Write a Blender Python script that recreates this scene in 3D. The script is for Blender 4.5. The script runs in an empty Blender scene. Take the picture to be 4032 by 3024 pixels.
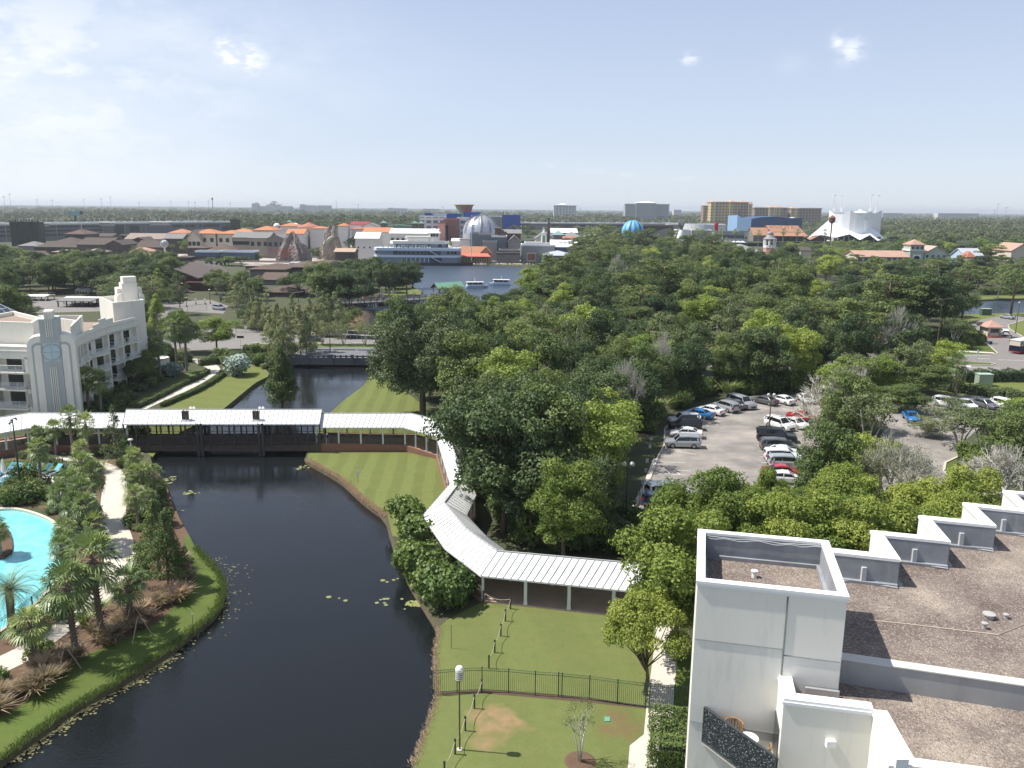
import bpy,math,random
import numpy as np
from mathutils import Vector,Matrix
R_=random.Random(7)
scene=bpy.context.scene
COL=scene.collection
PI=math.pi
CAMH=32.0
HAZE=1e-4
LEAFK=1.5
FPX=3261.0
PITCH,ROLL=math.radians(12.0),0.0092
_F=Vector((0,math.cos(PITCH),-math.sin(PITCH)))
_r0,_u0=Vector((1,0,0)),Vector((0,math.sin(PITCH),math.cos(PITCH)))
_r=_r0*math.cos(ROLL)+_u0*math.sin(ROLL)
_u=_u0*math.cos(ROLL)-_r0*math.sin(ROLL)
cam_d=bpy.data.cameras.new('camera')
cam=bpy.data.objects.new('camera',cam_d);COL.objects.link(cam)
cam.matrix_world=Matrix(((_r.x,_u.x,-_F.x,0),(_r.y,_u.y,-_F.y,0),(_r.z,_u.z,-_F.z,CAMH),(0,0,0,1)))
cam_d.sensor_width=36;cam_d.lens=36*FPX/4032
cam_d.clip_start=0.5;cam_d.clip_end=60000
scene.camera=cam
SUN_EL,SUN_AZ=math.radians(57),math.radians(-83)
sun_dir=Vector((math.sin(SUN_AZ)*math.cos(SUN_EL),math.cos(SUN_AZ)*math.cos(SUN_EL),math.sin(SUN_EL)))
sd=bpy.data.lights.new('sun','SUN');sd.energy=5.0;sd.angle=math.radians(0.55);sd.color=(1,.955,.88)
so=bpy.data.objects.new('sun',sd);COL.objects.link(so)
so.rotation_euler=(-sun_dir).to_track_quat('-Z','Y').to_euler()
so.location=(-60,20,90)
wd=bpy.data.worlds.new("World");scene.world=wd;wd.use_nodes=True
nt=wd.node_tree;nt.nodes.clear()
def N(nt,t,**k):
 n=nt.nodes.new(t)
 for a,b in k.items():setattr(n,a,b)
 return n
out=N(nt,'ShaderNodeOutputWorld');bg=N(nt,'ShaderNodeBackground')
sky=N(nt,'ShaderNodeTexSky',sky_type='NISHITA',sun_disc=False)
sky.sun_elevation=SUN_EL;sky.sun_rotation=SUN_AZ
sky.air_density=1.0;sky.dust_density=.35;sky.ozone_density=1.2;sky.altitude=30
tc=N(nt,'ShaderNodeTexCoord')
nt.links.new(tc.outputs['Generated'],sky.inputs['Vector'])
def vmath(op,a,b=None,nt=nt):
 n=N(nt,'ShaderNodeVectorMath',operation=op)
 for i,x in enumerate((a,b)):
  if x is None:continue
  if isinstance(x,(tuple,Vector)):n.inputs[i].default_value=tuple(x)
  else :nt.links.new(x,n.inputs[i])
 return n
def fmath(nt,op,a,b=None,c=None,clamp=False):
 n=N(nt,'ShaderNodeMath',operation=op,use_clamp=clamp)
 for i,x in enumerate((a,b,c)):
  if x is None:continue
  if isinstance(x,(int,float)):n.inputs[i].default_value=x
  else :nt.links.new(x,n.inputs[i])
 return n.outputs[0]
def raydir(px,py):
 return (_F*FPX+_r*(px-2016)-_u*(py-1512)).normalized()
acc=None
CL=[(915,188,.027,.018,.95,9),(985,262,.030,.013,.8,10),(948,222,.030,.019,1.25,8),(3350,200,.015,.016,.62,14),(3300,165,.008,.010,.65,14),(3115,250,.02,.012,.16,12),(2712,232,.012,.007,.62,14),(375,185,.012,.010,.7,12),(150,300,.22,.12,.62,3.2),(20,560,.26,.17,.55,2.5),(760,170,.22,.06,.45,3.5),(1180,110,.10,.05,.2,4),(1330,330,.11,.05,.16,4),(2325,672,.022,.004,.2,10),(2166,652,.008,.004,.3,12),(2466,690,.014,.004,.25,12),(2700,702,.02,.004,.16,12),(40,70,.05,.03,.3,5)]
def cloud(px,py,wx,wy,amp,fr,i):
 d=raydir(px,py)
 rx=Vector((d.y,-d.x,0)).normalized();uy=rx.cross(d)
 dif=vmath('SUBTRACT',tc.outputs['Generated'],d).outputs[0]
 nz=N(nt,'ShaderNodeTexNoise');nz.inputs['Scale'].default_value=fr*3.2;nz.inputs['Detail'].default_value=7;nz.inputs['Roughness'].default_value=.62
 off=vmath('ADD',tc.outputs['Generated'],(i*3.1,0,0)).outputs[0]
 sc_=vmath('MULTIPLY',off,(1,1,2.2)).outputs[0]
 nt.links.new(sc_,nz.inputs['Vector'])
 a=vmath('DOT_PRODUCT',dif,tuple(rx/wx)).outputs['Value']
 b=vmath('DOT_PRODUCT',dif,tuple(uy/wy)).outputs['Value']
 q=fmath(nt,'ADD',fmath(nt,'MULTIPLY',a,a),fmath(nt,'MULTIPLY',b,b))
 g=fmath(nt,'POWER',2.718,fmath(nt,'MULTIPLY',q,-1.6))
 wn=5.0 if amp>.6 else 2.6
 s=fmath(nt,'MULTIPLY_ADD',fmath(nt,'SUBTRACT',nz.outputs['Fac'],.5),wn,0.6 if amp<=.6 else .35)
 s=fmath(nt,'MULTIPLY',fmath(nt,'ADD',s,.15,clamp=True),g)
 dd=vmath('DOT_PRODUCT',tc.outputs['Generated'],tuple(d)).outputs['Value']
 s=fmath(nt,'MULTIPLY',s,fmath(nt,'GREATER_THAN',dd,0.0))
 return fmath(nt,'MULTIPLY',s,amp*1.25 if amp>.6 else amp,clamp=True)
for i,c in enumerate(CL):
 o=cloud(*c,i)
 acc=o if acc is None else fmath(nt,'MAXIMUM',acc,o)
mixc=N(nt,'ShaderNodeMix',data_type='RGBA')
nt.links.new(acc,mixc.inputs[0]);hs=N(nt,'ShaderNodeHueSaturation');hs.inputs['Saturation'].default_value=.46;nt.links.new(sky.outputs[0],hs.inputs['Color']);tn=N(nt,'ShaderNodeVectorMath',operation='MULTIPLY');tn.inputs[1].default_value=(.91,.975,1.10);nt.links.new(hs.outputs[0],tn.inputs[0]);
zs=N(nt,'ShaderNodeSeparateXYZ');nt.links.new(tc.outputs['Generated'],zs.inputs[0]);zr_=N(nt,'ShaderNodeValToRGB');nt.links.new(zs.outputs[2],zr_.inputs[0])
for i_,(p_,c_) in enumerate([(0,(.41,.455,.52)),(.08,(.355,.405,.50)),(.24,(.262,.328,.462)),(.5,(.22,.265,.36))]):
 e_=zr_.color_ramp.elements[i_] if i_<2 else zr_.color_ramp.elements.new(p_)
 e_.position=p_;e_.color=(*c_,1)
zm=N(nt,'ShaderNodeVectorMath',operation='SCALE');zm.inputs['Scale'].default_value=10;nt.links.new(zr_.outputs[0],zm.inputs[0])
zx=N(nt,'ShaderNodeMix',data_type='RGBA');zx.inputs[0].default_value=.6;nt.links.new(tn.outputs[0],zx.inputs[6]);nt.links.new(zm.outputs[0],zx.inputs[7]);nt.links.new(zx.outputs[2],mixc.inputs[6]);mixc.inputs[7].default_value=(6.6,6.8,7.1,1)
nt.links.new(mixc.outputs[2],bg.inputs['Color']);bg.inputs['Strength'].default_value=0.124
nt.links.new(bg.outputs[0],out.inputs[0])
vs=scene.view_settings
vs.view_transform='Standard';vs.look='None';vs.gamma=1;vs.exposure=0.38;vs.use_curve_mapping=False
scene.cycles.use_denoising=True
scene.cycles.max_bounces=6;scene.cycles.diffuse_bounces=3;scene.cycles.glossy_bounces=3;scene.cycles.transmission_bounces=3
scene.cycles.volume_bounces=0;scene.cycles.transparent_max_bounces=8
scene.cycles.caustics_reflective=False;scene.cycles.caustics_refractive=False
scene.cycles.adaptive_threshold=0.02;scene.cycles.sample_clamp_indirect=4
C0=Vector((0,0,CAMH))
def P(px,py,z=0.0):
 d=_F*FPX+_r*(px-2016)-_u*(py-1512)
 return C0+d*((z-CAMH)/d.z)
def V(px,py,Y):
 d=_F*FPX+_r*(px-2016)-_u*(py-1512)
 return C0+d*(Y/d.y)
def mpp(p):
 return (Vector(p)-C0).dot(_F)/FPX
def poly(pts,z=0.0):return [P(x,y,z) for x,y in pts]
MATS={}
def _pos(nt,scale=1.0,obj=False):
 if obj:
  v=N(nt,'ShaderNodeTexCoord').outputs['Object']
 else :v=N(nt,'ShaderNodeNewGeometry').outputs['Position']
 return v
def noise(nt,vec,scale,detail=4,rough=.6):
 n=N(nt,'ShaderNodeTexNoise');n.inputs['Scale'].default_value=scale;n.inputs['Detail'].default_value=detail;n.inputs['Roughness'].default_value=rough
 nt.links.new(vec,n.inputs['Vector']);return n.outputs['Fac']
def ramp(nt,fac,stops):
 r=N(nt,'ShaderNodeValToRGB');e=r.color_ramp.elements
 while len(e)<len(stops):e.new(.5)
 for el,(p,c) in zip(e,stops):el.position=p;el.color=(*c,1)
 nt.links.new(fac,r.inputs[0]);return r.outputs[0]
def mixrgb(nt,fac,a,b,mode='MIX'):
 m=N(nt,'ShaderNodeMix',data_type='RGBA',blend_type=mode)
 for i,x in ((0,fac),(6,a),(7,b)):
  if isinstance(x,(int,float)):m.inputs[i].default_value=x
  elif isinstance(x,tuple):m.inputs[i].default_value=(*x[:3],1)
  else :nt.links.new(x,m.inputs[i])
 return m.outputs[2]
def newmat(name):
 m=bpy.data.materials.new(name);m.use_nodes=True
 nt=m.node_tree;b=nt.nodes['Principled BSDF'];MATS[name]=m
 return m,nt,b
def S(c,k):return tuple(min(1,x*k) for x in c)
def M(name,col=(.5,.5,.5),rough=.75,var=.12,scale=.6,bump=0,bscale=8,metal=0,spec=.35,fine=0,stain=None,emit=None):
 if name in MATS:return MATS[name]
 m,nt,b=newmat(name);p=_pos(nt)
 c=mixrgb(nt,noise(nt,p,scale,5,.65),S(col,1-var*1.5),S(col,1+var*1.5))
 if fine:c=mixrgb(nt,noise(nt,p,fine,2,.7),S(col,.6),c);
 if stain:
  mp=N(nt,'ShaderNodeMapping');mp.inputs['Scale'].default_value=(1,1,.12);nt.links.new(p,mp.inputs[0])
  f=noise(nt,mp.outputs[0],1.6,6,.7)
  f=fmath(nt,'MULTIPLY_ADD',f,4,-2.1,clamp=True)
  c=mixrgb(nt,fmath(nt,'MULTIPLY',f,.6),c,stain)
 nt.links.new(c,b.inputs['Base Color'])
 b.inputs['Roughness'].default_value=rough;b.inputs['Metallic'].default_value=metal;b.inputs['Specular IOR Level'].default_value=spec
 if bump:
  bp=N(nt,'ShaderNodeBump');bp.inputs['Strength'].default_value=bump;bp.inputs['Distance'].default_value=.05
  nt.links.new(noise(nt,p,bscale,4,.6),bp.inputs['Height']);nt.links.new(bp.outputs[0],b.inputs['Normal'])
 return m
def leafmat(name,c0,c1,rough=.55,trans=.25,ovar=.26,spec=.3):
 if name in MATS:return MATS[name]
 m,nt,b=newmat(name)
 kr,kb=(1.16,1.45) if c1[1]>1.3*c1[0] else (1,1)
 c0,c1=[(min(1,c[0]*kr*LEAFK),min(1,c[1]*LEAFK),min(1,c[2]*kb*LEAFK)) for c in (c0,c1)]
 at=N(nt,'ShaderNodeAttribute',attribute_name='tint');oi=N(nt,'ShaderNodeObjectInfo')
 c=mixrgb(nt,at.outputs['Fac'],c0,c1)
 k=fmath(nt,'MULTIPLY_ADD',oi.outputs['Random'],ovar*2,1-ovar)
 hsv=N(nt,'ShaderNodeHueSaturation');nt.links.new(c,hsv.inputs['Color']);nt.links.new(k,hsv.inputs['Value'])
 nt.links.new(fmath(nt,'MULTIPLY_ADD',oi.outputs['Random'],-.035,.515),hsv.inputs['Hue'])
 nt.links.new(hsv.outputs[0],b.inputs['Base Color']);b.inputs['Roughness'].default_value=rough;b.inputs['Specular IOR Level'].default_value=spec
 tr=N(nt,'ShaderNodeBsdfTranslucent');nt.links.new(hsv.outputs[0],tr.inputs['Color'])
 mx=N(nt,'ShaderNodeMixShader');mx.inputs[0].default_value=trans
 nt.links.new(b.outputs[0],mx.inputs[1]);nt.links.new(tr.outputs[0],mx.inputs[2])
 nt.links.new(mx.outputs[0],nt.nodes['Material Output'].inputs['Surface'])
 return m
def glassmat(name,col=(.02,.025,.03),rough=.06):
 if name in MATS:return MATS[name]
 m,nt,b=newmat(name);b.inputs['Base Color'].default_value=(*col,1);b.inputs['Roughness'].default_value=rough;b.inputs['Specular IOR Level'].default_value=.8
 return m
def carpaint(name,col,metal=.0):
 if name in MATS:return MATS[name]
 m,nt,b=newmat(name)
 c=mixrgb(nt,noise(nt,_pos(nt),1.5,4),S(col,.93),S(col,1.05));nt.links.new(c,b.inputs['Base Color'])
 b.inputs['Roughness'].default_value=.32;b.inputs['Metallic'].default_value=metal;b.inputs['Coat Weight'].default_value=.7;b.inputs['Coat Roughness'].default_value=.06
 return m
def facade(name,wall,win,bw=3.0,bh=3.0,off=0,mortar=.3,rot=0):
 """wall pattern with window openings, laid on the object's own axes (x along, z up)"""
 m,nt,b=newmat(name)
 t=N(nt,'ShaderNodeTexCoord');sp=N(nt,'ShaderNodeSeparateXYZ');nt.links.new(t.outputs['Object'],sp.inputs[0])
 u=fmath(nt,'ADD',sp.outputs[0],sp.outputs[1])
 fu=fmath(nt,'FRACT',fmath(nt,'DIVIDE',u,bw));fv=fmath(nt,'FRACT',fmath(nt,'DIVIDE',sp.outputs[2],bh))
 def band(x,lo,hi):return fmath(nt,'MULTIPLY',fmath(nt,'GREATER_THAN',x,lo),fmath(nt,'LESS_THAN',x,hi))
 k=fmath(nt,'MULTIPLY',band(fu,mortar,1-mortar+.12),band(fv,.28,.82))
 w=mixrgb(nt,noise(nt,t.outputs['Object'],.15,3),S(wall,.9),S(wall,1.08))
 nt.links.new(mixrgb(nt,k,w,win),b.inputs['Base Color']);b.inputs['Roughness'].default_value=.6
 return m
class MB:
 def __init__(s):s.v=[];s.f=[];s.m=[]
 def add(s,vs,fs,mi=0):
  o=len(s.v);s.v+=[tuple(v) for v in vs];s.f+=[tuple(i+o for i in f) for f in fs];s.m+=[mi]*len(fs);return s
 def box(s,x0,x1,y0,y1,z0,z1,mi=0):
  return s.add([(x0,y0,z0),(x1,y0,z0),(x1,y1,z0),(x0,y1,z0),(x0,y0,z1),(x1,y0,z1),(x1,y1,z1),(x0,y1,z1)],[(0,3,2,1),(4,5,6,7),(0,1,5,4),(1,2,6,5),(2,3,7,6),(3,0,4,7)],mi)
 def prism(s,pts,z0,z1,mi=0,top=True,bot=False):
  n=len(pts);a=[(p[0],p[1],z0) for p in pts];b=[(p[0],p[1],z1) for p in pts]
  ar=sum(pts[i][0]*pts[(i+1)%n][1]-pts[(i+1)%n][0]*pts[i][1] for i in range(n))
  if ar<0:a.reverse();b.reverse()
  fs=[(i,(i+1)%n,n+(i+1)%n,n+i) for i in range(n)]
  if top:fs.append(tuple(range(n,2*n)))
  if bot:fs.append(tuple(range(n-1,-1,-1)))
  return s.add(a+b,fs,mi)
 def wall(s,p,q,z0,z1,t=.2,mi=0,side=0):
  """upright slab from p to q, thickness t; side 0 centred, 1 to the left of p->q, -1 to the right"""
  p=Vector(p[:2]);q=Vector(q[:2]);d=(q-p).normalized();n=Vector((-d.y,d.x))
  a,b={0:(-t/2,t/2),1:(0,t),-1:(-t,0)}[side]
  return s.prism([p+n*a,q+n*a,q+n*b,p+n*b],z0,z1,mi,True,True)
 def tube(s,pts,rad,n=6,mi=0,cap=True):
  pts=[Vector(p) for p in pts];k=len(pts)
  if isinstance(rad,(int,float)):rad=[rad]*k
  vs=[];fs=[]
  for i,p in enumerate(pts):
   d=(pts[min(i+1,k-1)]-pts[max(i-1,0)]).normalized()
   a=d.orthogonal().normalized() if abs(d.z)<.98 else Vector((1,0,0));
   if abs(d.z)<.98:a=Vector((-d.y,d.x,0)).normalized()
   b=d.cross(a)
   for j in range(n):
    t=2*PI*j/n;vs.append(p+(a*math.cos(t)+b*math.sin(t))*rad[i])
  for i in range(k-1):
   for j in range(n):fs.append((i*n+j,i*n+(j+1)%n,(i+1)*n+(j+1)%n,(i+1)*n+j))
  if cap:fs+=[tuple(range(n-1,-1,-1)),tuple(range((k-1)*n,k*n))]
  return s.add(vs,fs,mi)
 def lathe(s,prof,c=(0,0,0),n=16,mi=0,a0=0,a1=2*PI):
  vs=[];fs=[];full=abs(a1-a0-2*PI)<1e-6;m=n if full else n+1
  for r,z in prof:
   for j in range(m):
    t=a0+(a1-a0)*j/n;vs.append((c[0]+r*math.cos(t),c[1]+r*math.sin(t),c[2]+z))
  for i in range(len(prof)-1):
   for j in range(n):
    k=(j+1)%m;fs.append((i*m+j,i*m+k,(i+1)*m+k,(i+1)*m+j))
  return s.add(vs,fs,mi)
 def gable(s,x0,x1,y0,y1,z0,z1,ov=.4,mi=0,axis='x',th=.18,gm=None):
  """gable roof; ridge along axis"""
  if axis=='x':
   ym=(y0+y1)/2;X0,X1,Y0,Y1=x0-ov,x1+ov,y0-ov,y1+ov;dz=(z1-z0)*ov/((y1-y0)/2)
   lo=z0-dz
   v=[(X0,Y0,lo),(X1,Y0,lo),(X1,ym,z1),(X0,ym,z1),(X0,Y1,lo),(X1,Y1,lo)]
   v2=[(a,b,c-th) for a,b,c in v]
   s.add(v+v2,[(0,1,2,3),(3,2,5,4),(6,9,8,7),(9,10,11,8),(0,6,7,1),(4,5,11,10),(0,3,9,6),(3,4,10,9),(1,7,8,2),(2,8,11,5)],mi)
   if gm is not None:s.add([(x0,y0,z0),(x0,y1,z0),(x0,ym,z1-th),(x1,y0,z0),(x1,y1,z0),(x1,ym,z1-th)],[(0,2,1),(3,4,5)],gm)
  else :
   t=MB();t.gable(y0,y1,x0,x1,z0,z1,ov,mi,'x',th,gm)
   s.add([(b,a,c) for a,b,c in t.v],[tuple(reversed(f)) for f in t.f],mi);s.m[-len(t.m):]=t.m
  return s
 def hip(s,x0,x1,y0,y1,z0,z1,ov=.5,mi=0,th=.15,run=None):
  X0,X1,Y0,Y1=x0-ov,x1+ov,y0-ov,y1+ov;w=min(X1-X0,Y1-Y0)/2
  if run is not None:w=run
  if X1-X0>=Y1-Y0:a,b=(X0+w,(Y0+Y1)/2,z1),(X1-w,(Y0+Y1)/2,z1)
  else :a,b=((X0+X1)/2,Y0+w,z1),((X0+X1)/2,Y1-w,z1)
  c=[(X0,Y0,z0),(X1,Y0,z0),(X1,Y1,z0),(X0,Y1,z0)];d=[(x,y,z-th) for x,y,z in c]
  if X1-X0>=Y1-Y0:fs=[(0,1,5,4),(1,2,5),(2,3,4,5),(3,0,4)]
  else :fs=[(0,1,4),(1,2,5,4),(2,3,5),(3,0,4,5)]
  fs+=[(6,7,1,0),(7,8,2,1),(8,9,3,2),(9,6,0,3),(9,8,7,6)]
  return s.add(c+[a,b]+d,fs,mi)
 def build(s,name,mats,parent=None,world=False,smooth=False,loc=None):
  me=bpy.data.meshes.new(name)
  v=np.array(s.v,dtype=np.float64).reshape(-1,3)
  if world and parent is not None:v=v-np.array(parent.location)
  if loc is not None:v=v-np.array(loc)
  me.from_pydata(v.tolist(),[],s.f)
  if not isinstance(mats,(list,tuple)):mats=[mats]
  for m in mats:me.materials.append(m)
  if len(mats)>1:me.polygons.foreach_set('material_index',s.m)
  if smooth:me.polygons.foreach_set('use_smooth',[True]*len(me.polygons))
  me.update()
  o=bpy.data.objects.new(name,me);COL.objects.link(o)
  if parent is not None:o.parent=parent
  if loc is not None:o.location=loc
  return o
def tag(o,label=None,cat=None,group=None,kind=None):
 if label:o['label']=label
 if cat:o['category']=cat
 if group:o['group']=group
 if kind:o['kind']=kind
 return o
def thing(name,label,cat,loc=(0,0,0),rz=0,group=None):
 o=bpy.data.objects.new(name,None);COL.objects.link(o);o.empty_display_size=.5
 o.location=loc;o.rotation_euler=(0,0,rz)
 return tag(o,label,cat,group)
def copy_tree(o,parent=None):
 c=o.copy();COL.objects.link(c)
 if parent is not None:c.parent=parent
 for ch in KIDS.get(o.name,None) or o.children:copy_tree(ch,c)
 return c
KIDS={}
def inst(proto,loc,rz=0,sc=(1,1,1),label=None,group=None):
 """proto = (root, [children]); the first call uses the prototype itself"""
 if not proto.get('used'):
  proto['used']=True;r=proto['root']
 else :
  r=proto['root'].copy();COL.objects.link(r)
  for ch,gr in proto['kids']:
   c=ch.copy();COL.objects.link(c);c.parent=r
   for g in gr:
    d=g.copy();COL.objects.link(d);d.parent=c
 r.location=loc;r.rotation_euler=(0,0,rz);r.scale=sc if isinstance(sc,(tuple,list)) else (sc,sc,sc)
 if label:r['label']=label
 if group:r['group']=group
 return r
def protot(root):
 kids=[o for o in bpy.data.objects if o.parent==root]
 return {'root':root,'kids':[(k,[g for g in bpy.data.objects if g.parent==k]) for k in kids]}
def structure(name,mb,mats,**k):return tag(mb.build(name,mats,**k),kind='structure')
def inpoly(x,y,pts):
 c=False;n=len(pts);j=n-1
 for i in range(n):
  xi,yi=pts[i][0],pts[i][1];xj,yj=pts[j][0],pts[j][1]
  if (yi>y)!=(yj>y) and x<(xj-xi)*(y-yi)/(yj-yi)+xi:c= not c
  j=i
 return c
def text(body,size,mat,parent,loc,rot,name='lettering',ext=.03,align='CENTER',sx=1):
 cu=bpy.data.curves.new('t','FONT');cu.body=body;cu.size=size;cu.extrude=ext;cu.align_x=align;cu.align_y='CENTER';cu.space_character=1.1;cu.resolution_u=2
 o=bpy.data.objects.new('t',cu);COL.objects.link(o);dg=bpy.context.evaluated_depsgraph_get();dg.update()
 me=bpy.data.meshes.new_from_object(o.evaluated_get(dg));bpy.data.objects.remove(o)
 me.materials.clear();me.materials.append(mat)
 n=bpy.data.objects.new(name,me);COL.objects.link(n);n.parent=parent;n.location=loc;n.rotation_euler=rot;n.scale=(sx,1,1)
 return n
# ================================================================ ground, water, roads
LAG=[(-150,3080),(0,2985),(56,2935),(139,2880),(240,2807),(312,2757),(446,2690),(557,2618),(668,2551),(741,2490),(824,2429),(862,2385),(875,2330),(869,2267),(824,2217),(769,2156),(741,2100),(712,2050),(675,1967),(651,1898),(600,1830),(590,1790),(640,1750),(710,1700),(800,1660),(880,1610),(947,1555),(1008,1505),(1055,1483),(1061,1469),(1045,1452),(1150,1436),(1240,1395),(1360,1330),(1425,1290),(1430,1245),(1390,1216),(1410,1192),(1560,1168),(1655,1162),(1665,1148),(1625,1130),(1600,1100),(1500,1070),(1240,1049),(1250,1041),(2150,1041),(2130,1090),(2060,1150),(1900,1200),(1760,1262),(1640,1340),(1520,1410),(1452,1476),(1432,1519),(1352,1577),(1301,1624),(1240,1700),(1205,1790),(1208,1809),(1248,1831),(1347,1886),(1397,1933),(1446,1978),(1526,2032),(1545,2110),(1575,2200),(1625,2300),(1690,2400),(1733,2468),(1722,2540),(1718,2592),(1723,2690),(1729,2730),(1707,2800),(1675,2893),(1631,3017),(1560,3170),(-150,3300)]
POND=[(3700,1186),(3820,1180),(4150,1172),(4150,1236),(4000,1238),(3850,1234),(3700,1240)]
POOLP=[(-140,2030),(0,2006),(60,2006),(130,2022),(200,2052),(232,2085),(242,2150),(246,2222),(225,2275),(180,2335),(100,2410),(0,2487),(-140,2580)]
def smoothpoly(pts,it=1):
 for _ in range(it):
  n=len(pts);q=[]
  for i in range(n):
   a,b=pts[i],pts[(i+1)%n]
   q+=[(a[0]*.75+b[0]*.25,a[1]*.75+b[1]*.25),(a[0]*.25+b[0]*.75,a[1]*.25+b[1]*.75)]
  pts=q
 return pts
def wpoly(px,it=1):return [(p.x,p.y) for p in poly(smoothpoly(px,it))]
lag_w,pond_w,pool_w=wpoly(LAG),wpoly(POND),wpoly(POOLP,2)
slv_w=wpoly([(3385,1262),(3500,1258),(3490,1308),(3390,1314)])
BIG=16000
import bmesh
def fill(loops,z,name,mats,kind='structure',label=None):
 bm=bmesh.new();eds=[]
 for lp in loops:
  vs=[bm.verts.new((x,y,z)) for x,y in lp]
  eds+=[bm.edges.new((vs[i],vs[(i+1)%len(vs)])) for i in range(len(vs))]
 bmesh.ops.triangle_fill(bm,use_beauty=True,use_dissolve=False,edges=eds)
 for f in bm.faces:
  if f.normal.z<0:f.normal_flip()
 me=bpy.data.meshes.new(name);bm.to_mesh(me);bm.free()
 for m in (mats if isinstance(mats,(list,tuple)) else [mats]):me.materials.append(m)
 o=bpy.data.objects.new(name,me);COL.objects.link(o);o['kind']=kind
 return o
m,nt,b=newmat('forest_floor');p=_pos(nt)
c=ramp(nt,noise(nt,p,.12,6,.7),[(.3,(.045,.05,.022)),(.5,(.07,.085,.03)),(.62,(.10,.085,.05)),(.75,(.075,.11,.035))])
c=mixrgb(nt,fmath(nt,'MULTIPLY',noise(nt,p,3,4,.7),.6),c,(.03,.035,.018));nt.links.new(c,b.inputs['Base Color']);b.inputs['Roughness'].default_value=.95
def warp(v,k,nt):
 n=N(nt,'ShaderNodeVectorMath',operation='SCALE');nt.links.new(v,n.inputs[0]);n.inputs['Scale'].default_value=k;return n.outputs[0]
def lawnmat(name,ang,width,base=(.185,.225,.068),amp=.16,patch=None):
 m,nt,b=newmat(name);p=_pos(nt)
 sp=N(nt,'ShaderNodeSeparateXYZ');nt.links.new(p,sp.inputs[0])
 u=fmath(nt,'ADD',fmath(nt,'MULTIPLY',sp.outputs[0],math.cos(ang)),fmath(nt,'MULTIPLY',sp.outputs[1],math.sin(ang)))
 u=fmath(nt,'ADD',u,fmath(nt,'MULTIPLY',noise(nt,p,.25,3),.9))
 st=fmath(nt,'SINE',fmath(nt,'MULTIPLY',u,PI/width))
 st=fmath(nt,'MULTIPLY_ADD',st,2.2,.5,clamp=True)
 c=mixrgb(nt,st,S(base,1-amp),S(base,1+amp))
 n1=noise(nt,p,.35,5,.65);c=mixrgb(nt,fmath(nt,'MULTIPLY_ADD',n1,1.6,-.55,clamp=True),c,S((base[0]*1.45,base[1]*1.08,base[2]*1.3),1))
 c=mixrgb(nt,fmath(nt,'MULTIPLY_ADD',noise(nt,p,1.3,5,.75),1.8,-.75,clamp=True),c,S(base,.72));c=mixrgb(nt,noise(nt,p,9,3,.8),S(base,.5),c)
 if patch:
  for (cx,cy,rr,pc) in patch:
   wv=N(nt,'ShaderNodeTexNoise');wv.inputs['Scale'].default_value=.5;nt.links.new(p,wv.inputs['Vector']);d=vmath('DISTANCE',vmath('ADD',p,warp(vmath('SUBTRACT',wv.outputs['Color'],(.5,.5,.5),nt=nt).outputs[0],5.5,nt),nt=nt).outputs[0],(cx,cy,0),nt=nt).outputs['Value']
   f=fmath(nt,'MULTIPLY_ADD',fmath(nt,'DIVIDE',d,rr),-1.6,1.75,clamp=True)
   f=fmath(nt,'MULTIPLY',f,fmath(nt,'MULTIPLY_ADD',noise(nt,p,1.1,5,.7),2.2,-.35,clamp=True))
   c=mixrgb(nt,f,c,pc)
 nt.links.new(c,b.inputs['Base Color']);b.inputs['Roughness'].default_value=.9;b.inputs['Specular IOR Level'].default_value=.15
 bp=N(nt,'ShaderNodeBump');bp.inputs['Strength'].default_value=.6;bp.inputs['Distance'].default_value=.05
 nt.links.new(noise(nt,p,7,4,.75),bp.inputs['Height']);nt.links.new(bp.outputs[0],b.inputs['Normal'])
 return m
def watermat(name,col,rough,bscale,bstr,deep=None):
 m,nt,b=newmat(name);p=_pos(nt)
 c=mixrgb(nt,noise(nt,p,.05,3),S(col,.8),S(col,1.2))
 sy=N(nt,'ShaderNodeSeparateXYZ');nt.links.new(p,sy.inputs[0]);nt.links.new(mixrgb(nt,fmath(nt,'MULTIPLY_ADD',sy.outputs[1],1/120,-1.7,clamp=True),c,(.04,.06,.09)),b.inputs['Base Color']);nt.links.new(fmath(nt,'MULTIPLY_ADD',fmath(nt,'MULTIPLY_ADD',sy.outputs[1],1/120,-1.7,clamp=True),.30,rough),b.inputs['Roughness']);b.inputs['IOR'].default_value=1.33;b.inputs['Specular IOR Level'].default_value=.5  # far water paler and bluer by position: sky reflection put into the colour
 mp=N(nt,'ShaderNodeMapping');mp.inputs['Scale'].default_value=(1,2.4,1);mp.inputs['Rotation'].default_value=(0,0,.35);nt.links.new(p,mp.inputs[0])
 h1=noise(nt,mp.outputs[0],bscale,3,.55)
 h2=noise(nt,p,.06,3,.6);k=fmath(nt,'MULTIPLY_ADD',h2,3.2,-1.15,clamp=True)
 h=fmath(nt,'MULTIPLY',h1,fmath(nt,'MULTIPLY_ADD',k,.9,.12))
 bp=N(nt,'ShaderNodeBump');nt.links.new(fmath(nt,'MULTIPLY_ADD',fmath(nt,'MULTIPLY_ADD',sy.outputs[1],1/120,-1.7,clamp=True),-bstr*.7,bstr),bp.inputs['Strength']);bp.inputs['Distance'].default_value=.06
 nt.links.new(h,bp.inputs['Height']);nt.links.new(bp.outputs[0],b.inputs['Normal'])
 return m
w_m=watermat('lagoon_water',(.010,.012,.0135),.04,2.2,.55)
asph=M('asphalt',(.235,.215,.20),.9,.10,.25,fine=14)
m,nt,b=newmat('road_asphalt');p=_pos(nt)
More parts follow.
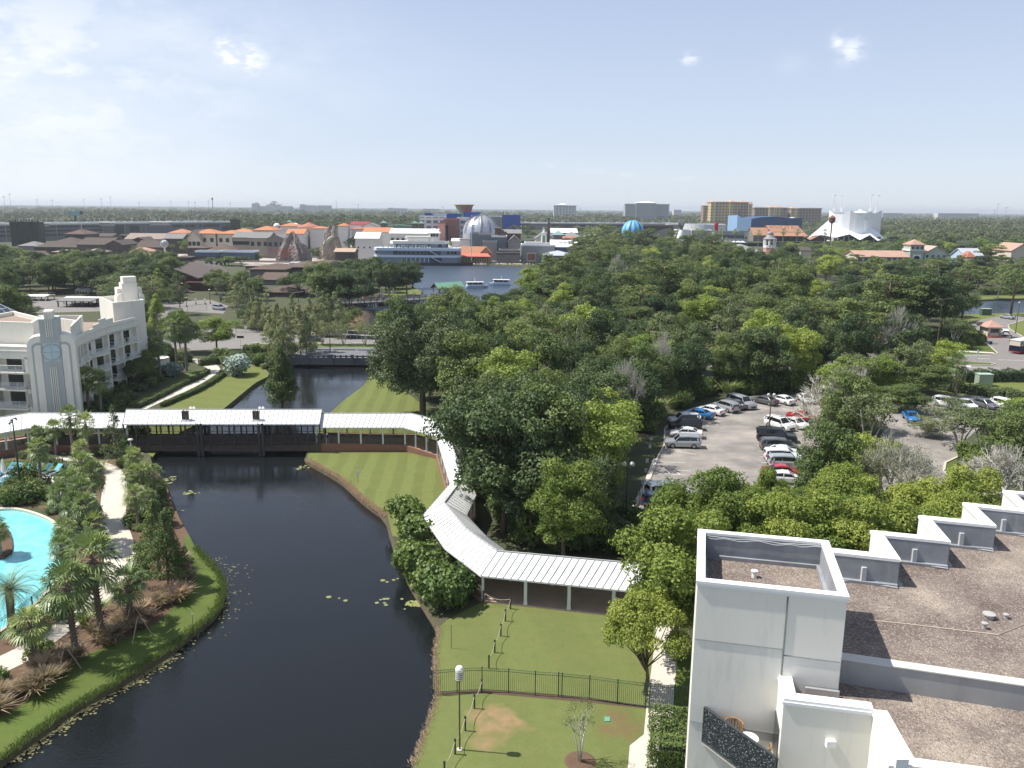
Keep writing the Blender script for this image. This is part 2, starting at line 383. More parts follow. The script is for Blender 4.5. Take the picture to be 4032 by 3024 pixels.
c=mixrgb(nt,noise(nt,p,.08,6,.7),(.22,.20,.185),(.33,.305,.28));c=mixrgb(nt,noise(nt,p,20,2),S((.2,.19,.18),.7),c)
nt.links.new(c,b.inputs['Base Color']);b.inputs['Roughness'].default_value=.9;road_m=m
m,nt,b=newmat('lot_asphalt');p=_pos(nt)
c=ramp(nt,noise(nt,p,.16,6,.65),[(.32,(.15,.14,.13)),(.46,(.23,.21,.19)),(.6,(.31,.28,.25)),(.75,(.38,.345,.30))])
f=fmath(nt,'MULTIPLY_ADD',noise(nt,p,.55,3,.5),9,-5.9,clamp=True);c=mixrgb(nt,fmath(nt,'MULTIPLY',f,.6),c,(.07,.07,.07))
nt.links.new(c,b.inputs['Base Color']);b.inputs['Roughness'].default_value=.9;lot_m=m
conc=M('path_concrete',(.72,.65,.555),.9,.12,.5,fine=10)
kerb_m=M('kerb_concrete',(.50,.46,.40),.9,.12,.7)
mulch=M('mulch',(.16,.10,.065),.95,.3,1.2,fine=9)
paint_w=M('road_paint',(.75,.74,.70),.7,.1,2)
white=M('white_paint',(.80,.80,.78),.55,.03,.4)
paver=M('plaza_paving',(.42,.37,.33),.9,.12,.3)
def sheet(name,px,mat,z,it=0):return fill([wpoly(px,it) if it else [(q.x,q.y) for q in poly(px)]],z,name,mat)
fill([[(-BIG,-60),(BIG,-60),(BIG,BIG),(-BIG,BIG)],lag_w,pond_w,pool_w,slv_w],0,'ground',MATS['forest_floor'])
mb=MB()
for lp in (lag_w,pond_w,slv_w):
 n=len(lp);ar=sum(lp[i][0]*lp[(i+1)%n][1]-lp[(i+1)%n][0]*lp[i][1] for i in range(n))
 for i in range(n):
  a,b_=Vector(lp[i]),Vector(lp[(i+1)%n]);d=(b_-a)
  if d.length<1e-4:continue
  k=max(1,int(d.length/1.5)) if a.y<200 else 1
  nn=Vector((-d.y,d.x)).normalized()*(1 if ar>0 else -1)
  for j in range(k):
   p0,p1=a+d*j/k,a+d*(j+1)/k
   w0,w1=.55,.55
   mb.add([(p0.x,p0.y,0),(p1.x,p1.y,0),(p1.x+nn.x*w1*.6,p1.y+nn.y*w1*.6,-.8),(p0.x+nn.x*w0*.6,p0.y+nn.y*w0*.6,-.8)],[(0,1,2,3)])
structure('bank',mb,M('bank_soil',(.10,.085,.05),.95,.35,1.5,bump=.6,bscale=3))
def grow(lp,k):
 cx=sum(q[0] for q in lp)/len(lp);cy=sum(q[1] for q in lp)/len(lp)
 return [(cx+(x-cx)*k,cy+(y-cy)*k) for x,y in lp]
mb=MB();xs=[q[0] for q in lag_w];ys=[q[1] for q in lag_w]
mb.add([(min(xs)-20,min(ys)-40,-.55),(max(xs)+30,min(ys)-40,-.55),(max(xs)+30,max(ys)+20,-.55),(min(xs)-20,max(ys)+20,-.55)],[(0,1,2,3)])
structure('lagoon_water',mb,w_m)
for lp,nm in ((pond_w,'pond_water'),(slv_w,'creek_water')):
 mb=MB();mb.prism(grow(lp,1.2),-.6,-.55);structure(nm,mb,w_m)
m,nt,b=newmat('pool_water');p=_pos(nt)
v=N(nt,'ShaderNodeTexVoronoi',feature='SMOOTH_F1');v.inputs['Scale'].default_value=1.3;nt.links.new(vmath('ADD',p,vmath('SCALE',N(nt,'ShaderNodeTexNoise').outputs['Color'],nt=nt).outputs[0],nt=nt).outputs[0],v.inputs['Vector'])
c=mixrgb(nt,fmath(nt,'MULTIPLY_ADD',noise(nt,p,.9,5,.7),2,-.5,clamp=True),(.12,.50,.56),(.30,.70,.72));nt.links.new(c,b.inputs['Base Color'])  # pale mottling is rippling caustic light put into the pool colour
b.inputs['Roughness'].default_value=.08;b.inputs['IOR'].default_value=1.33
bp=N(nt,'ShaderNodeBump');bp.inputs['Strength'].default_value=.5;bp.inputs['Distance'].default_value=.05;nt.links.new(noise(nt,p,3,3),bp.inputs['Height']);nt.links.new(bp.outputs[0],b.inputs['Normal'])
fill([pool_w],-.12,'pool_water',m)
mb=MB();n=len(pool_w);cx=sum(q[0] for q in pool_w)/n;cy=sum(q[1] for q in pool_w)/n
for i in range(n):
 a,b_=Vector(pool_w[i]),Vector(pool_w[(i+1)%n]);ao=a+(a-Vector((cx,cy))).normalized()*.55;bo=b_+(b_-Vector((cx,cy))).normalized()*.55
 mb.add([(a.x,a.y,.12),(b_.x,b_.y,.12),(bo.x,bo.y,.12),(ao.x,ao.y,.12),(a.x,a.y,-.3),(b_.x,b_.y,-.3),(bo.x,bo.y,0),(ao.x,ao.y,0)],[(0,1,2,3),(4,5,1,0),(3,2,6,7)])
mbi=MB();mbi.prism([P(x,y,0) for x,y in smoothpoly([(-70,2075),(30,2075),(52,2130),(46,2190),(-70,2215)])],-.4,.1);structure('pool_island',mbi,mulch)
structure('pool_coping',mb,M('coping_stone',(.62,.55,.44),.8,.1,1.2))
patchp=P(1930,2868)
lawn_a=lawnmat('mown_lawn_near',0.05,1.3,amp=.17)
lawn_d=lawnmat('mown_lawn_front',.25,3.4,base=(.18,.22,.07),amp=.06,patch=[(patchp.x+.3,patchp.y+.4,2.0,(.31,.20,.115)),(patchp.x+8.3,patchp.y+.3,1.7,(.17,.12,.06))])
lawn_c=lawnmat('mown_lawn_far',1.2,2.2,base=(.185,.225,.065),amp=.07)
lush=lawnmat('bank_grass',1.2,5,base=(.12,.175,.04),amp=.12)
sheet('lawn',[(1208,1809),(1248,1831),(1347,1886),(1397,1933),(1446,1978),(1526,2032),(1545,2110),(1600,2120),(1700,2010),(1790,1920),(1780,1830),(1735,1780),(1685,1765),(1596,1755),(1220,1765)],lawn_a,.008)
sheet('lawn',[(1301,1624),(1352,1577),(1432,1519),(1460,1478),(1540,1500),(1700,1620),(1720,1735),(1240,1738),(1240,1700)],lawn_a,.008)
sheet('lawn',[(600,1800),(640,1750),(710,1700),(800,1660),(880,1610),(947,1555),(1008,1505),(1055,1483),(1059,1469),(1041,1450),(981,1432),(927,1455),(877,1474),(836,1506),(769,1545),(678,1582),(600,1640),(520,1740)],lawn_c,.008)
sheet('lawn',[(430,1640),(560,1585),(640,1560),(705,1525),(760,1490),(810,1465),(815,1455),(760,1460),(640,1530),(560,1560)],lush,.006)
sheet('lawn',[(1733,2468),(1722,2540),(1718,2592),(1723,2690),(1729,2730),(1707,2800),(1675,2893),(1631,3017),(1560,3170),(2460,3170),(2472,3024),(2480,2936),(2535,2892),(2545,2789),(2563,2700),(2577,2565),(2590,2400),(2390,2400),(2205,2392),(1901,2370),(1840,2400),(1760,2440)],lawn_d,.008)
sheet('lawn',[(2655,2545),(2900,2560),(2900,2900),(2640,2860)],lush,.008)
IB=[(0,2851),(84,2796),(212,2707),(334,2601),(473,2545),(613,2479),(696,2401),(763,2295),(752,2211),(720,2150)]
sheet('bank_lawn',[(-150,3080),(0,2985),(56,2935),(139,2880),(240,2807),(312,2757),(446,2690),(557,2618),(668,2551),(741,2490),(824,2429),(862,2385),(875,2330),(869,2267),(824,2217),(769,2156),(741,2100)]+[(x,y-22) for x,y in IB[::-1]]+[(-150,2900)],lush,.008)
sheet('planting_bed',IB+[(741,2100),(712,2050),(675,1967),(651,1898),(600,1830),(400,1800),(60,1795),(-160,1850),(-160,1990),(150,1998),(290,2080),(290,2260),(180,2430),(-150,2600),(-150,2950)],mulch,.004)
sheet('footpath',[(60,1775),(200,1793),(300,1798),(420,1822),(470,1840),(495,1875),(505,1946),(494,1999),(504,2068),(529,2139),(542,2200),(525,2261),(479,2322),(401,2389),(312,2462),(223,2523),(139,2590),(0,2657),(-150,2730),(-150,2650),(0,2585),(128,2520),(240,2440),(301,2405),(370,2330),(400,2270),(408,2200),(400,2130),(392,2060),(395,1990),(402,1930),(420,1890),(405,1855),(330,1848),(260,1835),(190,1815),(60,1800)],conc,.016,1)
sheet('footpath',[(2590,2400),(2575,2556),(2545,2789),(2535,2892),(2480,2936),(2472,3024),(2465,3170),(2590,3170),(2590,3024),(2596,2871),(2649,2838),(2651,2795),(2668,2556),(2680,2430)],conc,.016)
sheet('footpath',[(500,1650),(583,1607),(651,1575),(746,1535),(814,1498),(859,1467),(870,1449),(836,1426),(769,1410),(750,1418),(790,1438),(822,1452),(815,1467),(769,1494),(705,1530),(633,1571),(556,1607),(460,1650)],conc,.016,1)
sheet('pool_deck',[(-160,1880),(-60,1868),(260,1868),(300,1890),(200,1960),(120,1985),(20,1990),(-160,2010)],M('deck_paving',(.66,.62,.56),.85,.08,.6),.012)
sheet('lawn',[(-160,1800),(60,1812),(200,1822),(280,1852),(200,1866),(-160,1868)],lush,.008)
mb=MB()
ROADS={'road':[(400,1420),(560,1340),(640,1326),(800,1308),(880,1285),(933,1296),(1045,1308),(1160,1319),(1280,1330),(1480,1338),(2400,1350),(3410,1396),(3915,1398),(4150,1402),(4150,1484),(3915,1481),(3741,1480),(3300,1466),(2400,1425),(1461,1392),(1160,1383),(954,1372),(800,1378),(640,1385),(520,1430)],'side_road':[(3912,1402),(3928,1391),(3905,1370),(3870,1340),(3835,1305),(3815,1285),(3864,1258),(3915,1249),(4150,1235),(4150,1252),(4032,1262),(3969,1281),(3975,1296),(4032,1328),(4150,1370),(4150,1405)],'parking_lot':[(2470,2050),(2547,1923),(2590,1800),(2616,1753),(2617,1690),(2650,1650),(2725,1610),(2825,1585),(2970,1562),(3250,1556),(3360,1600),(3330,1680),(3235,1740),(3215,1900),(3180,2000),(3150,2200),(2480,2200)],'back_parking_lot':[(3400,1620),(3560,1568),(3700,1550),(4150,1570),(4150,1690),(3850,1690),(3760,1770),(3850,1782),(3787,1795),(3722,1825),(3718,1855),(3817,1962),(3952,1970),(4150,1978),(4150,2060),(3400,2060),(3460,1850),(3480,1700)],'carport_yard':[(20,1172),(430,1168),(440,1225),(20,1235)],'far_parking_lot':[(3100,1118),(3640,1103),(3760,1150),(3740,1166),(3200,1185)],'service_yard':[(560,1250),(640,1190),(830,1180),(900,1205),(880,1235),(700,1225),(600,1330),(560,1340)],}
for k,v in ROADS.items():
 sheet(k,v,{'parking_lot':lot_m,'back_parking_lot':lot_m}.get(k,road_m),.012 if k!='side_road' else .016)
sheet('median',[(960,1362),(1000,1357),(1135,1357),(1262,1355),(1471,1358),(2400,1378),(3441,1416),(3662,1420),(3895,1430),(3920,1434),(3900,1438),(3600,1431),(2400,1392),(1464,1371),(1100,1366),(983,1364)],lush,.13)
mb=MB()
def kerb(px,w=.18,h=.13,z=0,closed=False,mb=mb):
 q=poly(px)
 for i in range(len(q)-(0 if closed else 1)):
  a,b_=q[i],q[(i+1)%len(q)]
  mb.wall(a,b_,z,z+h,w)
kerb([(945,1362),(1000,1357),(1135,1357),(1262,1355),(1471,1358),(2400,1378),(3441,1416),(3662,1420),(3895,1430),(3922,1434),(3900,1439),(3600,1432),(2400,1393),(1464,1372),(1100,1367),(975,1365)],.25,.16)
kerb([(3412,1395),(3700,1396),(3912,1398),(3928,1391),(3905,1370),(3870,1340),(3835,1305)],.25)
kerb([(4150,1372),(4032,1329),(3975,1296),(3969,1281),(4032,1261),(4150,1251)],.25)
kerb([(3860,1770),(3787,1793),(3722,1823),(3716,1855),(3817,1964),(3952,1972),(4150,1980)],.3)
kerb([(2547,1923),(2590,1800),(2616,1753),(2617,1690),(2650,1650),(2725,1610),(2825,1585),(2970,1562),(3250,1556)],.2)
kerb([(933,1296),(1045,1307),(1160,1318)],.25)
structure('kerb',mb,kerb_m)
sheet('pavement',[(3412,1372),(3568,1368),(3625,1378),(3915,1394),(3912,1389),(3625,1372),(3568,1362),(3412,1366)],conc,.10)
sheet('pavement',[(2510,1990),(2547,1923),(2590,1808),(2572,1808),(2528,1920),(2480,2010)],conc,.10)
sheet('verge',[(3300,1330),(3600,1340),(3830,1310),(3905,1372),(3925,1391),(3915,1397),(3412,1395),(3300,1390)],lush,.006)
sheet('verge',[(3860,1236),(4150,1228),(4150,1240),(3915,1250),(3864,1258),(3780,1270),(3760,1240)],lawn_c,.006)
sheet('verge',[(3969,1281),(4032,1263),(4150,1253),(4150,1368),(4032,1328),(3975,1296)],lawn_c,.006)
sheet('verge',[(3760,1486),(4150,1484),(4150,1568),(3700,1550)],lawn_c,.006)
sheet('verge',[(3722,1825),(3718,1855),(3817,1964),(3952,1972),(4150,1980),(4150,1780),(3860,1775)],lush,.006)
sheet('verge',[(3700,1170),(4150,1162),(4150,1172),(3700,1184)],lawn_c,.006)
sheet('verge',[(1560,1168),(1655,1162),(1665,1148),(1625,1130),(1560,1130),(1500,1160)],lawn_c,.006)
sheet('verge',[(1250,1220),(1390,1216),(1430,1245),(1425,1290),(1360,1330),(1280,1325),(1000,1295),(960,1250)],lawnmat('marsh_grass',.4,30,base=(.16,.15,.06),amp=.05),.004)
sheet('plaza',[(150,1060),(250,1035),(620,1030),(900,1032),(1260,1060),(1250,1040),(1400,1028),(2150,1030),(2600,1000),(2700,950),(2000,930),(1000,930),(300,960)],paver,.008)
sheet('verge',[(3180,962),(3550,958),(3560,975),(3180,980)],lawn_c,.02)
mb=MB()
def line(a,b_,w=.12,dash=None,mb=mb,z=.022):
 a,b_=P(*a),P(*b_);d=b_-a;L=d.length;d.normalize();n=Vector((-d.y,d.x,0))*w/2
 t=0;seg=dash or (L,0)
 while t<L-.01:
  e=min(L,t+seg[0]);q,r=a+d*t,a+d*e
  mb.add([(q+n).to_tuple()[:2]+(z,),(q-n).to_tuple()[:2]+(z,),(r-n).to_tuple()[:2]+(z,),(r+n).to_tuple()[:2]+(z,)],[(0,1,2,3)]);t=e+seg[1]
  if dash is None:break
for a,b_,ds in [((990,1348),(1480,1350),(3,9)),((1030,1340),(1120,1341),None),((985,1366),(1300,1383),(3,9)),((3420,1407),(3915,1413),(3,9)),((3440,1396.6),(3900,1400),None),((3735,1445),(3937,1450),None),((3700,1461),(4100,1463),(6,9)),((3733,1470),(4100,1473),None),((3930,1417),(4150,1422),(6,9)),((3520,1439),(3700,1443),(3,9))]:
 line(a,b_,.2,ds)
mb.add([P(3783+x,1440+y,0).to_tuple()[:2]+(.022,) for x,y in ((0,2),(12,-4),(12,0),(40,0),(40,4),(12,4),(12,8))],[(0,1,2,3,4,5,6)])
for y in range(1842,2000,24):
 pass
for a,b_ in [((2634,1820),(2698,1823)),((2594,1850),(2720,1855)),((2592,1864),(2700,1871)),((2604,1901),(2665,1906)),((2660,1775),(2740,1790)),((2805,1655),(2835,1662)),((2765,1671),(2790,1678)),((2981,1601),(3020,1610)),((3075,1605),(3095,1612)),((2620,1850),(2642,1868)),((2655,1853),(2680,1870)),((2980,1755),(3040,1757)),((2985,1777),(3045,1779)),((2990,1799),(3045,1801)),((2997,1822),(3050,1824)),((3000,1847),(3050,1849)),((2870,1625),(2885,1632)),((2915,1610),(2935,1618))]:
 line(a,b_,.1)
structure('road_markings',mb,paint_w)
NOTREE=[lag_w,pond_w,pool_w]+[[(q.x,q.y) for q in poly(v)] for v in ROADS.values()]
# ================================================================ vegetation
def leafmesh(name,pos,nrm,size,tint,mat,aspect=.75,parent=None,seed=0,tri=False):
 g=np.random.default_rng(seed);n=len(pos)
 nrm=nrm/np.maximum(np.linalg.norm(nrm,axis=1,keepdims=True),1e-6)
 a=g.normal(size=(n,3));a-=nrm*(a*nrm).sum(1,keepdims=True);a/=np.maximum(np.linalg.norm(a,axis=1,keepdims=True),1e-6)
 b=np.cross(nrm,a);s=np.asarray(size).reshape(-1,1)*.5*np.ones((n,1));fold=nrm*s*.35
 q=np.stack([pos-a*s,pos-b*s*aspect+fold,pos+a*s,pos+b*s*aspect+fold],1)
 me=bpy.data.meshes.new(name);me.vertices.add(n*4);me.vertices.foreach_set('co',q.reshape(-1).astype(np.float32))
 me.loops.add(n*4);me.loops.foreach_set('vertex_index',np.arange(n*4,dtype=np.int32))
 me.polygons.add(n);me.polygons.foreach_set('loop_start',np.arange(0,n*4,4,dtype=np.int32));me.polygons.foreach_set('loop_total',np.full(n,4,dtype=np.int32))
 at=me.attributes.new('tint','FLOAT','POINT');at.data.foreach_set('value',np.repeat(np.clip(tint,0,1),4).astype(np.float32))
 me.materials.append(mat);me.update()
 o=bpy.data.objects.new(name,me);COL.objects.link(o)
 if parent is not None:o.parent=parent
 return o
def blobs_in(g,c,rad,n,rb,up=.1,shell=(.48,1.14),flat=.8):
 out=[]
 for i in range(n):
  d=g.normal(size=3);d/=np.linalg.norm(d);d[2]=d[2]+up
  r=g.uniform(*shell);r_=g.uniform(.5,1.32)*rb
  out.append((np.array(c)+d*np.array(rad)*r,np.array([r_,r_,r_*flat])))
 return out
def foliage(g,bl,leaf,cover=1.3,low=-.45):
 P_,Nn,T,Sz=[],[],[],[]
 for c,r in bl:
  area=4*PI*((r[0]*r[1]+r[0]*r[2]+r[1]*r[2])/3);n=int(area*cover/(leaf*leaf*.55))
  d=g.normal(size=(n,3));d/=np.linalg.norm(d,axis=1,keepdims=True)
  keep=d[:,2]>low+g.uniform(-.3,.3,n);d=d[keep];n=len(d)
  lump=1+.22*np.sin(d[:,0]*5+c[0]*3)*np.sin(d[:,1]*5+c[1]*3)+.12*np.sin(d[:,2]*9+c[2])
  rr=(1-.38*g.random(n)**1.7)*lump
  P_.append(c+d*r*rr[:,None]);Nn.append(d*.9+g.normal(size=(n,3))*.55+np.array([0,0,.35]))
  t0=g.random();T.append(t0*.55+g.random(n)*.45);Sz.append(leaf*g.uniform(.65,1.3,n))
 return np.concatenate(P_),np.concatenate(Nn),np.concatenate(Sz),np.concatenate(T)
bark=M('bark',(.16,.125,.095),.9,.25,2,bump=.5,bscale=12)
bark_pale=M('bark_pale',(.50,.47,.42),.85,.15,2)
bark_pine=M('bark_pine',(.15,.10,.075),.9,.3,2.5,bump=.5,bscale=10)
L_oak=leafmat('leaf_oak',(.045,.085,.018),(.115,.175,.035))
L_dark=leafmat('leaf_dark',(.030,.060,.016),(.075,.125,.030))
L_maple=leafmat('leaf_maple',(.075,.135,.016),(.175,.245,.035),trans=.3)
L_lime=leafmat('leaf_lime',(.10,.17,.02),(.20,.29,.045),trans=.3)
L_pine=leafmat('leaf_pine',(.050,.080,.022),(.12,.155,.045),trans=.15)
L_olive=leafmat('leaf_olive',(.080,.10,.04),(.175,.205,.085),trans=.25)
L_moss=leafmat('leaf_moss',(.055,.080,.030),(.14,.17,.072),trans=.2)
L_cyp=leafmat('leaf_cypress',(.105,.125,.05),(.22,.25,.11),trans=.25)
L_twig=leafmat('leaf_twig',(.20,.18,.13),(.32,.29,.21),trans=.1)
L_palm=leafmat('leaf_palm',(.075,.115,.032),(.20,.25,.085),rough=.4,trans=.2,spec=.5)
L_date=leafmat('leaf_date',(.07,.11,.045),(.16,.20,.09),rough=.45,trans=.15)
L_shrub=leafmat('leaf_shrub',(.035,.075,.014),(.11,.17,.03))
L_big=leafmat('leaf_big',(.045,.095,.016),(.125,.20,.035),rough=.5,trans=.25,spec=.35)
L_tan=leafmat('leaf_tan',(.22,.165,.10),(.40,.32,.21),trans=.3)
L_silver=leafmat('leaf_silver',(.16,.20,.17),(.36,.42,.36),trans=.1)
L_far=leafmat('leaf_far',(.030,.052,.016),(.085,.115,.035),ovar=.22,trans=.1)
def limbs(mb,g,base_h,tips,r0,lean=(0,0),trunk_top=None,n=7,split=.55):
 """trunk plus a limb from the trunk to each tip"""
 top=Vector(trunk_top or (lean[0],lean[1],base_h))
 mid=Vector((lean[0]*.3+g.uniform(-.15,.15),lean[1]*.3+g.uniform(-.15,.15),top.z*.5))
 mb.tube([(0,0,-.3),(0,0,.15),mid,top],[r0*1.35,r0*1.05,r0*.85,r0*.6],n)
 for c in tips:
  c=Vector(c);s=top*1.0
  f=g.uniform(split,1.0);s=Vector((0,0,0)).lerp(top,f) if f<1 else top
  m=s.lerp(c,.5)+Vector((g.uniform(-.3,.3),g.uniform(-.3,.3),g.uniform(-.2,.5)))
  rr=r0*.38*g.uniform(.7,1.1);mb.tube([s,m,c],[rr,rr*.65,rr*.22],5)
def make_tree(name,label,cat,h,r,leaf,kind='round',seed=1,lm=None,bm_=None,nb=40,rb=None,cover=1.25,trunk_r=None,part='crown'):
 g=np.random.default_rng(seed);lm=lm or L_oak;bm_=bm_ or bark
 root=thing(name,label,cat)
 tr=MB();trunk_r=trunk_r or max(.12,h*.018)
 if kind=='round':
  cz=h*.60;bl=blobs_in(g,(0,0,cz),(r*.78,r*.78,h*.32),nb,rb or r*.30)
  bl+=blobs_in(g,(0,0,h*.42),(r*.62,r*.62,h*.14),nb//3,r*.26)
  limbs(tr,g,h*.45,[b[0] for b in bl[::3]],trunk_r)
 elif kind=='spread':
  bl=[]
  for i in range(nb):
   a=g.uniform(0,2*PI);q=math.sqrt(g.random())*r*.85;z=h*(.88-.36*(q/r)**2)-g.random()*h*.16
   s=(rb or r*.24)*g.uniform(.7,1.3);bl.append((np.array([q*math.cos(a),q*math.sin(a),z]),np.array([s,s,s*.62])))
  limbs(tr,g,h*.3,[b[0] for b in bl[::2]],trunk_r*1.2,split=.7)
 elif kind=='pine':
  bl=[];lx,ly=g.uniform(-.8,.8,2)
  tr.tube([(0,0,-.3),(lx*.2,ly*.2,h*.4),(lx*.7,ly*.7,h*.75),(lx,ly,h*.95)],[trunk_r*1.15,trunk_r*.9,trunk_r*.6,trunk_r*.2],7)
  for i in range(nb):
   f=g.uniform(.52,.97);a=g.uniform(0,2*PI);q=r*(1.15-abs(f-.74)*1.7)*g.uniform(.35,1.0)
   c=np.array([lx*f+q*math.cos(a),ly*f+q*math.sin(a),h*f+q*.12]);s=(rb or r*.27)*g.uniform(.65,1.25)
   bl.append((c,np.array([s,s,s*.62])))
   if i%2==0:
    st=Vector((lx*f,ly*f,h*(f-.06)));e=Vector(c);m=st.lerp(e,.55)+Vector((0,0,.25));rr=trunk_r*.3
    tr.tube([st,m,e],[rr,rr*.7,rr*.25],4)
 elif kind=='cone':
  bl=[]
  for i in range(nb):
   f=g.random()**.8;a=g.uniform(0,2*PI);q=r*(1-f)**.8*g.uniform(.35,.95);s=(rb or r*.3)*(1.1-f*.6)
   bl.append((np.array([q*math.cos(a),q*math.sin(a),h*(.14+.82*f)]),np.array([s,s,s*.8])))
  tr.tube([(0,0,-.3),(0,0,h*.5),(0,0,h*.95)],[trunk_r,trunk_r*.6,trunk_r*.12],6)
  for b_ in bl[::2]:
   e=Vector(b_[0]);tr.tube([(0,0,max(.6,e.z-r*.35)),e],[trunk_r*.22,.02],4)
 elif kind=='vase':
  bl=blobs_in(g,(0,0,h*.68),(r*.75,r*.75,h*.24),nb,rb or r*.3)
  for i in range(5):
   a=i*2*PI/5+g.uniform(-.3,.3);k=g.uniform(.3,.55)*r
   tr.tube([(.1*math.cos(a),.1*math.sin(a),-.2),(k*.35*math.cos(a),k*.35*math.sin(a),h*.3),(k*math.cos(a),k*math.sin(a),h*.68)],[trunk_r*.55,trunk_r*.42,trunk_r*.15],5)
   for j in range(4):
    e=Vector(bl[g.integers(len(bl))][0]);s=Vector((k*.6*math.cos(a),k*.6*math.sin(a),h*.45));tr.tube([s,s.lerp(e,.5)+Vector((0,0,.2)),e],[trunk_r*.2,trunk_r*.12,.015],4)
 p,n,sz,t=foliage(g,bl,leaf,cover)
 if kind in ('round','spread'):pass
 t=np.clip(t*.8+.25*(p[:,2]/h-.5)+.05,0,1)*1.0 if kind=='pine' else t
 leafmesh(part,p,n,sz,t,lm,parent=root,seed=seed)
 tr.build('trunk',bm_,root,smooth=True)
 return protot(root)
def make_bare(name,label,h,r,seed,leaf_amt=.5):
 g=np.random.default_rng(seed);root=thing(name,label,'tree');mb=MB();tips=[]
 def grow_(p,d,L,rad,k):
  e=p+d*L;m=p.lerp(e,.5)+Vector(g.normal(size=3))*L*.06
  mb.tube([p,m,e],[rad,rad*.82,rad*.6],5 if k<2 else 3,cap=False)
  if k>=6:tips.append(e);return
  for j in range(3 if k<5 else 2):
   nd=(d+Vector(g.normal(size=3))*.42+Vector((0,0,.10))).normalized()
   grow_(e if j else m.lerp(e,.8),nd,L*g.uniform(.64,.84),rad*.66,k+1)
 for i in range(4):
  a=i*PI/2+g.uniform(-.5,.5);grow_(Vector((0,0,.3 if i else 0)),Vector((math.cos(a)*.45,math.sin(a)*.45,1)).normalized(),h*.24,h*.019,0)
 mx=max(abs(t.x) for t in tips)+.01;mz=max(t.z for t in tips)
 mb.v=[(x*r/mx,y*r/mx,z*h/mz) for x,y,z in mb.v]
 mb.build('branches',bark_pale,root)
 pts=np.array([(t.x*r/mx,t.y*r/mx,t.z*h/mz) for t in tips])
 k=int(len(pts)*leaf_amt*8);idx=g.integers(0,len(pts),k)
 p=pts[idx]+g.normal(size=(k,3))*np.array([.5,.5,.5])*r*.11;p[:,2]=np.maximum(p[:,2]-abs(g.normal(size=k))*h*.1,.3)
 leafmesh('crown',p,g.normal(size=(k,3)),np.full(k,.15),g.random(k),L_olive,parent=root,seed=seed)
 return protot(root)
def fan(g,pos,nrm,sz,tint,c,az,el,pet,rad,segs=13,spread=2.6,V_=None):
 """one fan frond: list of blade quads appended to V_"""
 d=Vector((math.cos(az)*math.cos(el),math.sin(az)*math.cos(el),math.sin(el)))
 side=Vector((-math.sin(az),math.cos(az),0));up=side.cross(d)*-1
 h=Vector(c)+d*pet;tt=g.random()*.6+(.4 if el>.6 else 0)
 for i in range(segs):
  t=(i/(segs-1)-.5)*spread
  e=(d*math.cos(t)+side*math.sin(t));L=rad*(1-.18*abs(t)/(spread/2))*g.uniform(.9,1.06)
  w=side*math.cos(t)-d*math.sin(t);w=w*rad*.052
  fold=up*(-.06*rad)*(1 if i%2 else -1)
  m=h+e*L*.62+fold*.5;tip=h+e*L+Vector((0,0,-.30*rad*g.uniform(.6,1.3)))
  V_.append(([h,m-w,tip,m+w],min(1,tt+g.random()*.25)))
 return h
def quads_obj(name,Q,mat,parent):
 me=bpy.data.meshes.new(name);n=len(Q);co=np.array([[tuple(v) for v in q] for q,_ in Q],dtype=np.float32)
 me.vertices.add(n*4);me.vertices.foreach_set('co',co.reshape(-1));me.loops.add(n*4);me.loops.foreach_set('vertex_index',np.arange(n*4,dtype=np.int32))
 me.polygons.add(n);me.polygons.foreach_set('loop_start',np.arange(0,n*4,4,dtype=np.int32));me.polygons.foreach_set('loop_total',np.full(n,4,dtype=np.int32))
 at=me.attributes.new('tint','FLOAT','POINT');at.data.foreach_set('value',np.repeat(np.array([t for _,t in Q]),4).astype(np.float32))
 me.materials.append(mat);me.update();o=bpy.data.objects.new(name,me);COL.objects.link(o);o.parent=parent
 return o
def make_fanpalm(name,label,h,rad,seed,boots=False,nf=34,dead=True):
 g=np.random.default_rng(seed);root=thing(name,label,'palm tree');Q=[];tr=MB();top=Vector((g.uniform(-.2,.2),g.uniform(-.2,.2),h))
 tr.tube([(0,0,-.3),(0,0,.3),top*.5,top],[.27,.22,.2,.21],8)
 if boots:
  for i in range(90):
   z=h*(.12+.86*i/90);a=i*2.4;rr=.23;c=top*(z/h);c=Vector((c.x,c.y,z));d=Vector((math.cos(a),math.sin(a),.55))
   s=Vector((-math.sin(a),math.cos(a),0))*.05;p0=c+Vector((math.cos(a),math.sin(a),0))*rr*.8
   tr.add([p0-s,p0+s,p0+d*.22+s*.6,p0+d*.22-s*.6,p0-s+Vector((0,0,.07)),p0+s+Vector((0,0,.07))],[(0,1,2,3),(4,3,2,5),(0,3,4),(1,5,2)])
 for i in range(nf):
  f=i/nf;el=1.35-2.35*f+g.uniform(-.12,.12);az=i*2.399+g.uniform(-.2,.2)
  c=top+Vector((0,0,.15-.35*f));pet=rad*.5*g.uniform(.85,1.1)
  hh=fan(g,None,None,None,None,c,az,el,pet,rad*g.uniform(.85,1.05)*.72,V_=Q)
  tr.tube([c,hh],[.03,.015],3,cap=False)
 quads_obj('crown',Q,L_palm,root);tr.build('trunk',M('palm_trunk',(.15,.115,.085),.9,.3,3,bump=.6,bscale=10) if boots else M('palm_trunk_grey',(.24,.20,.165),.9,.2,3,bump=.4,bscale=9),root)
 return protot(root)
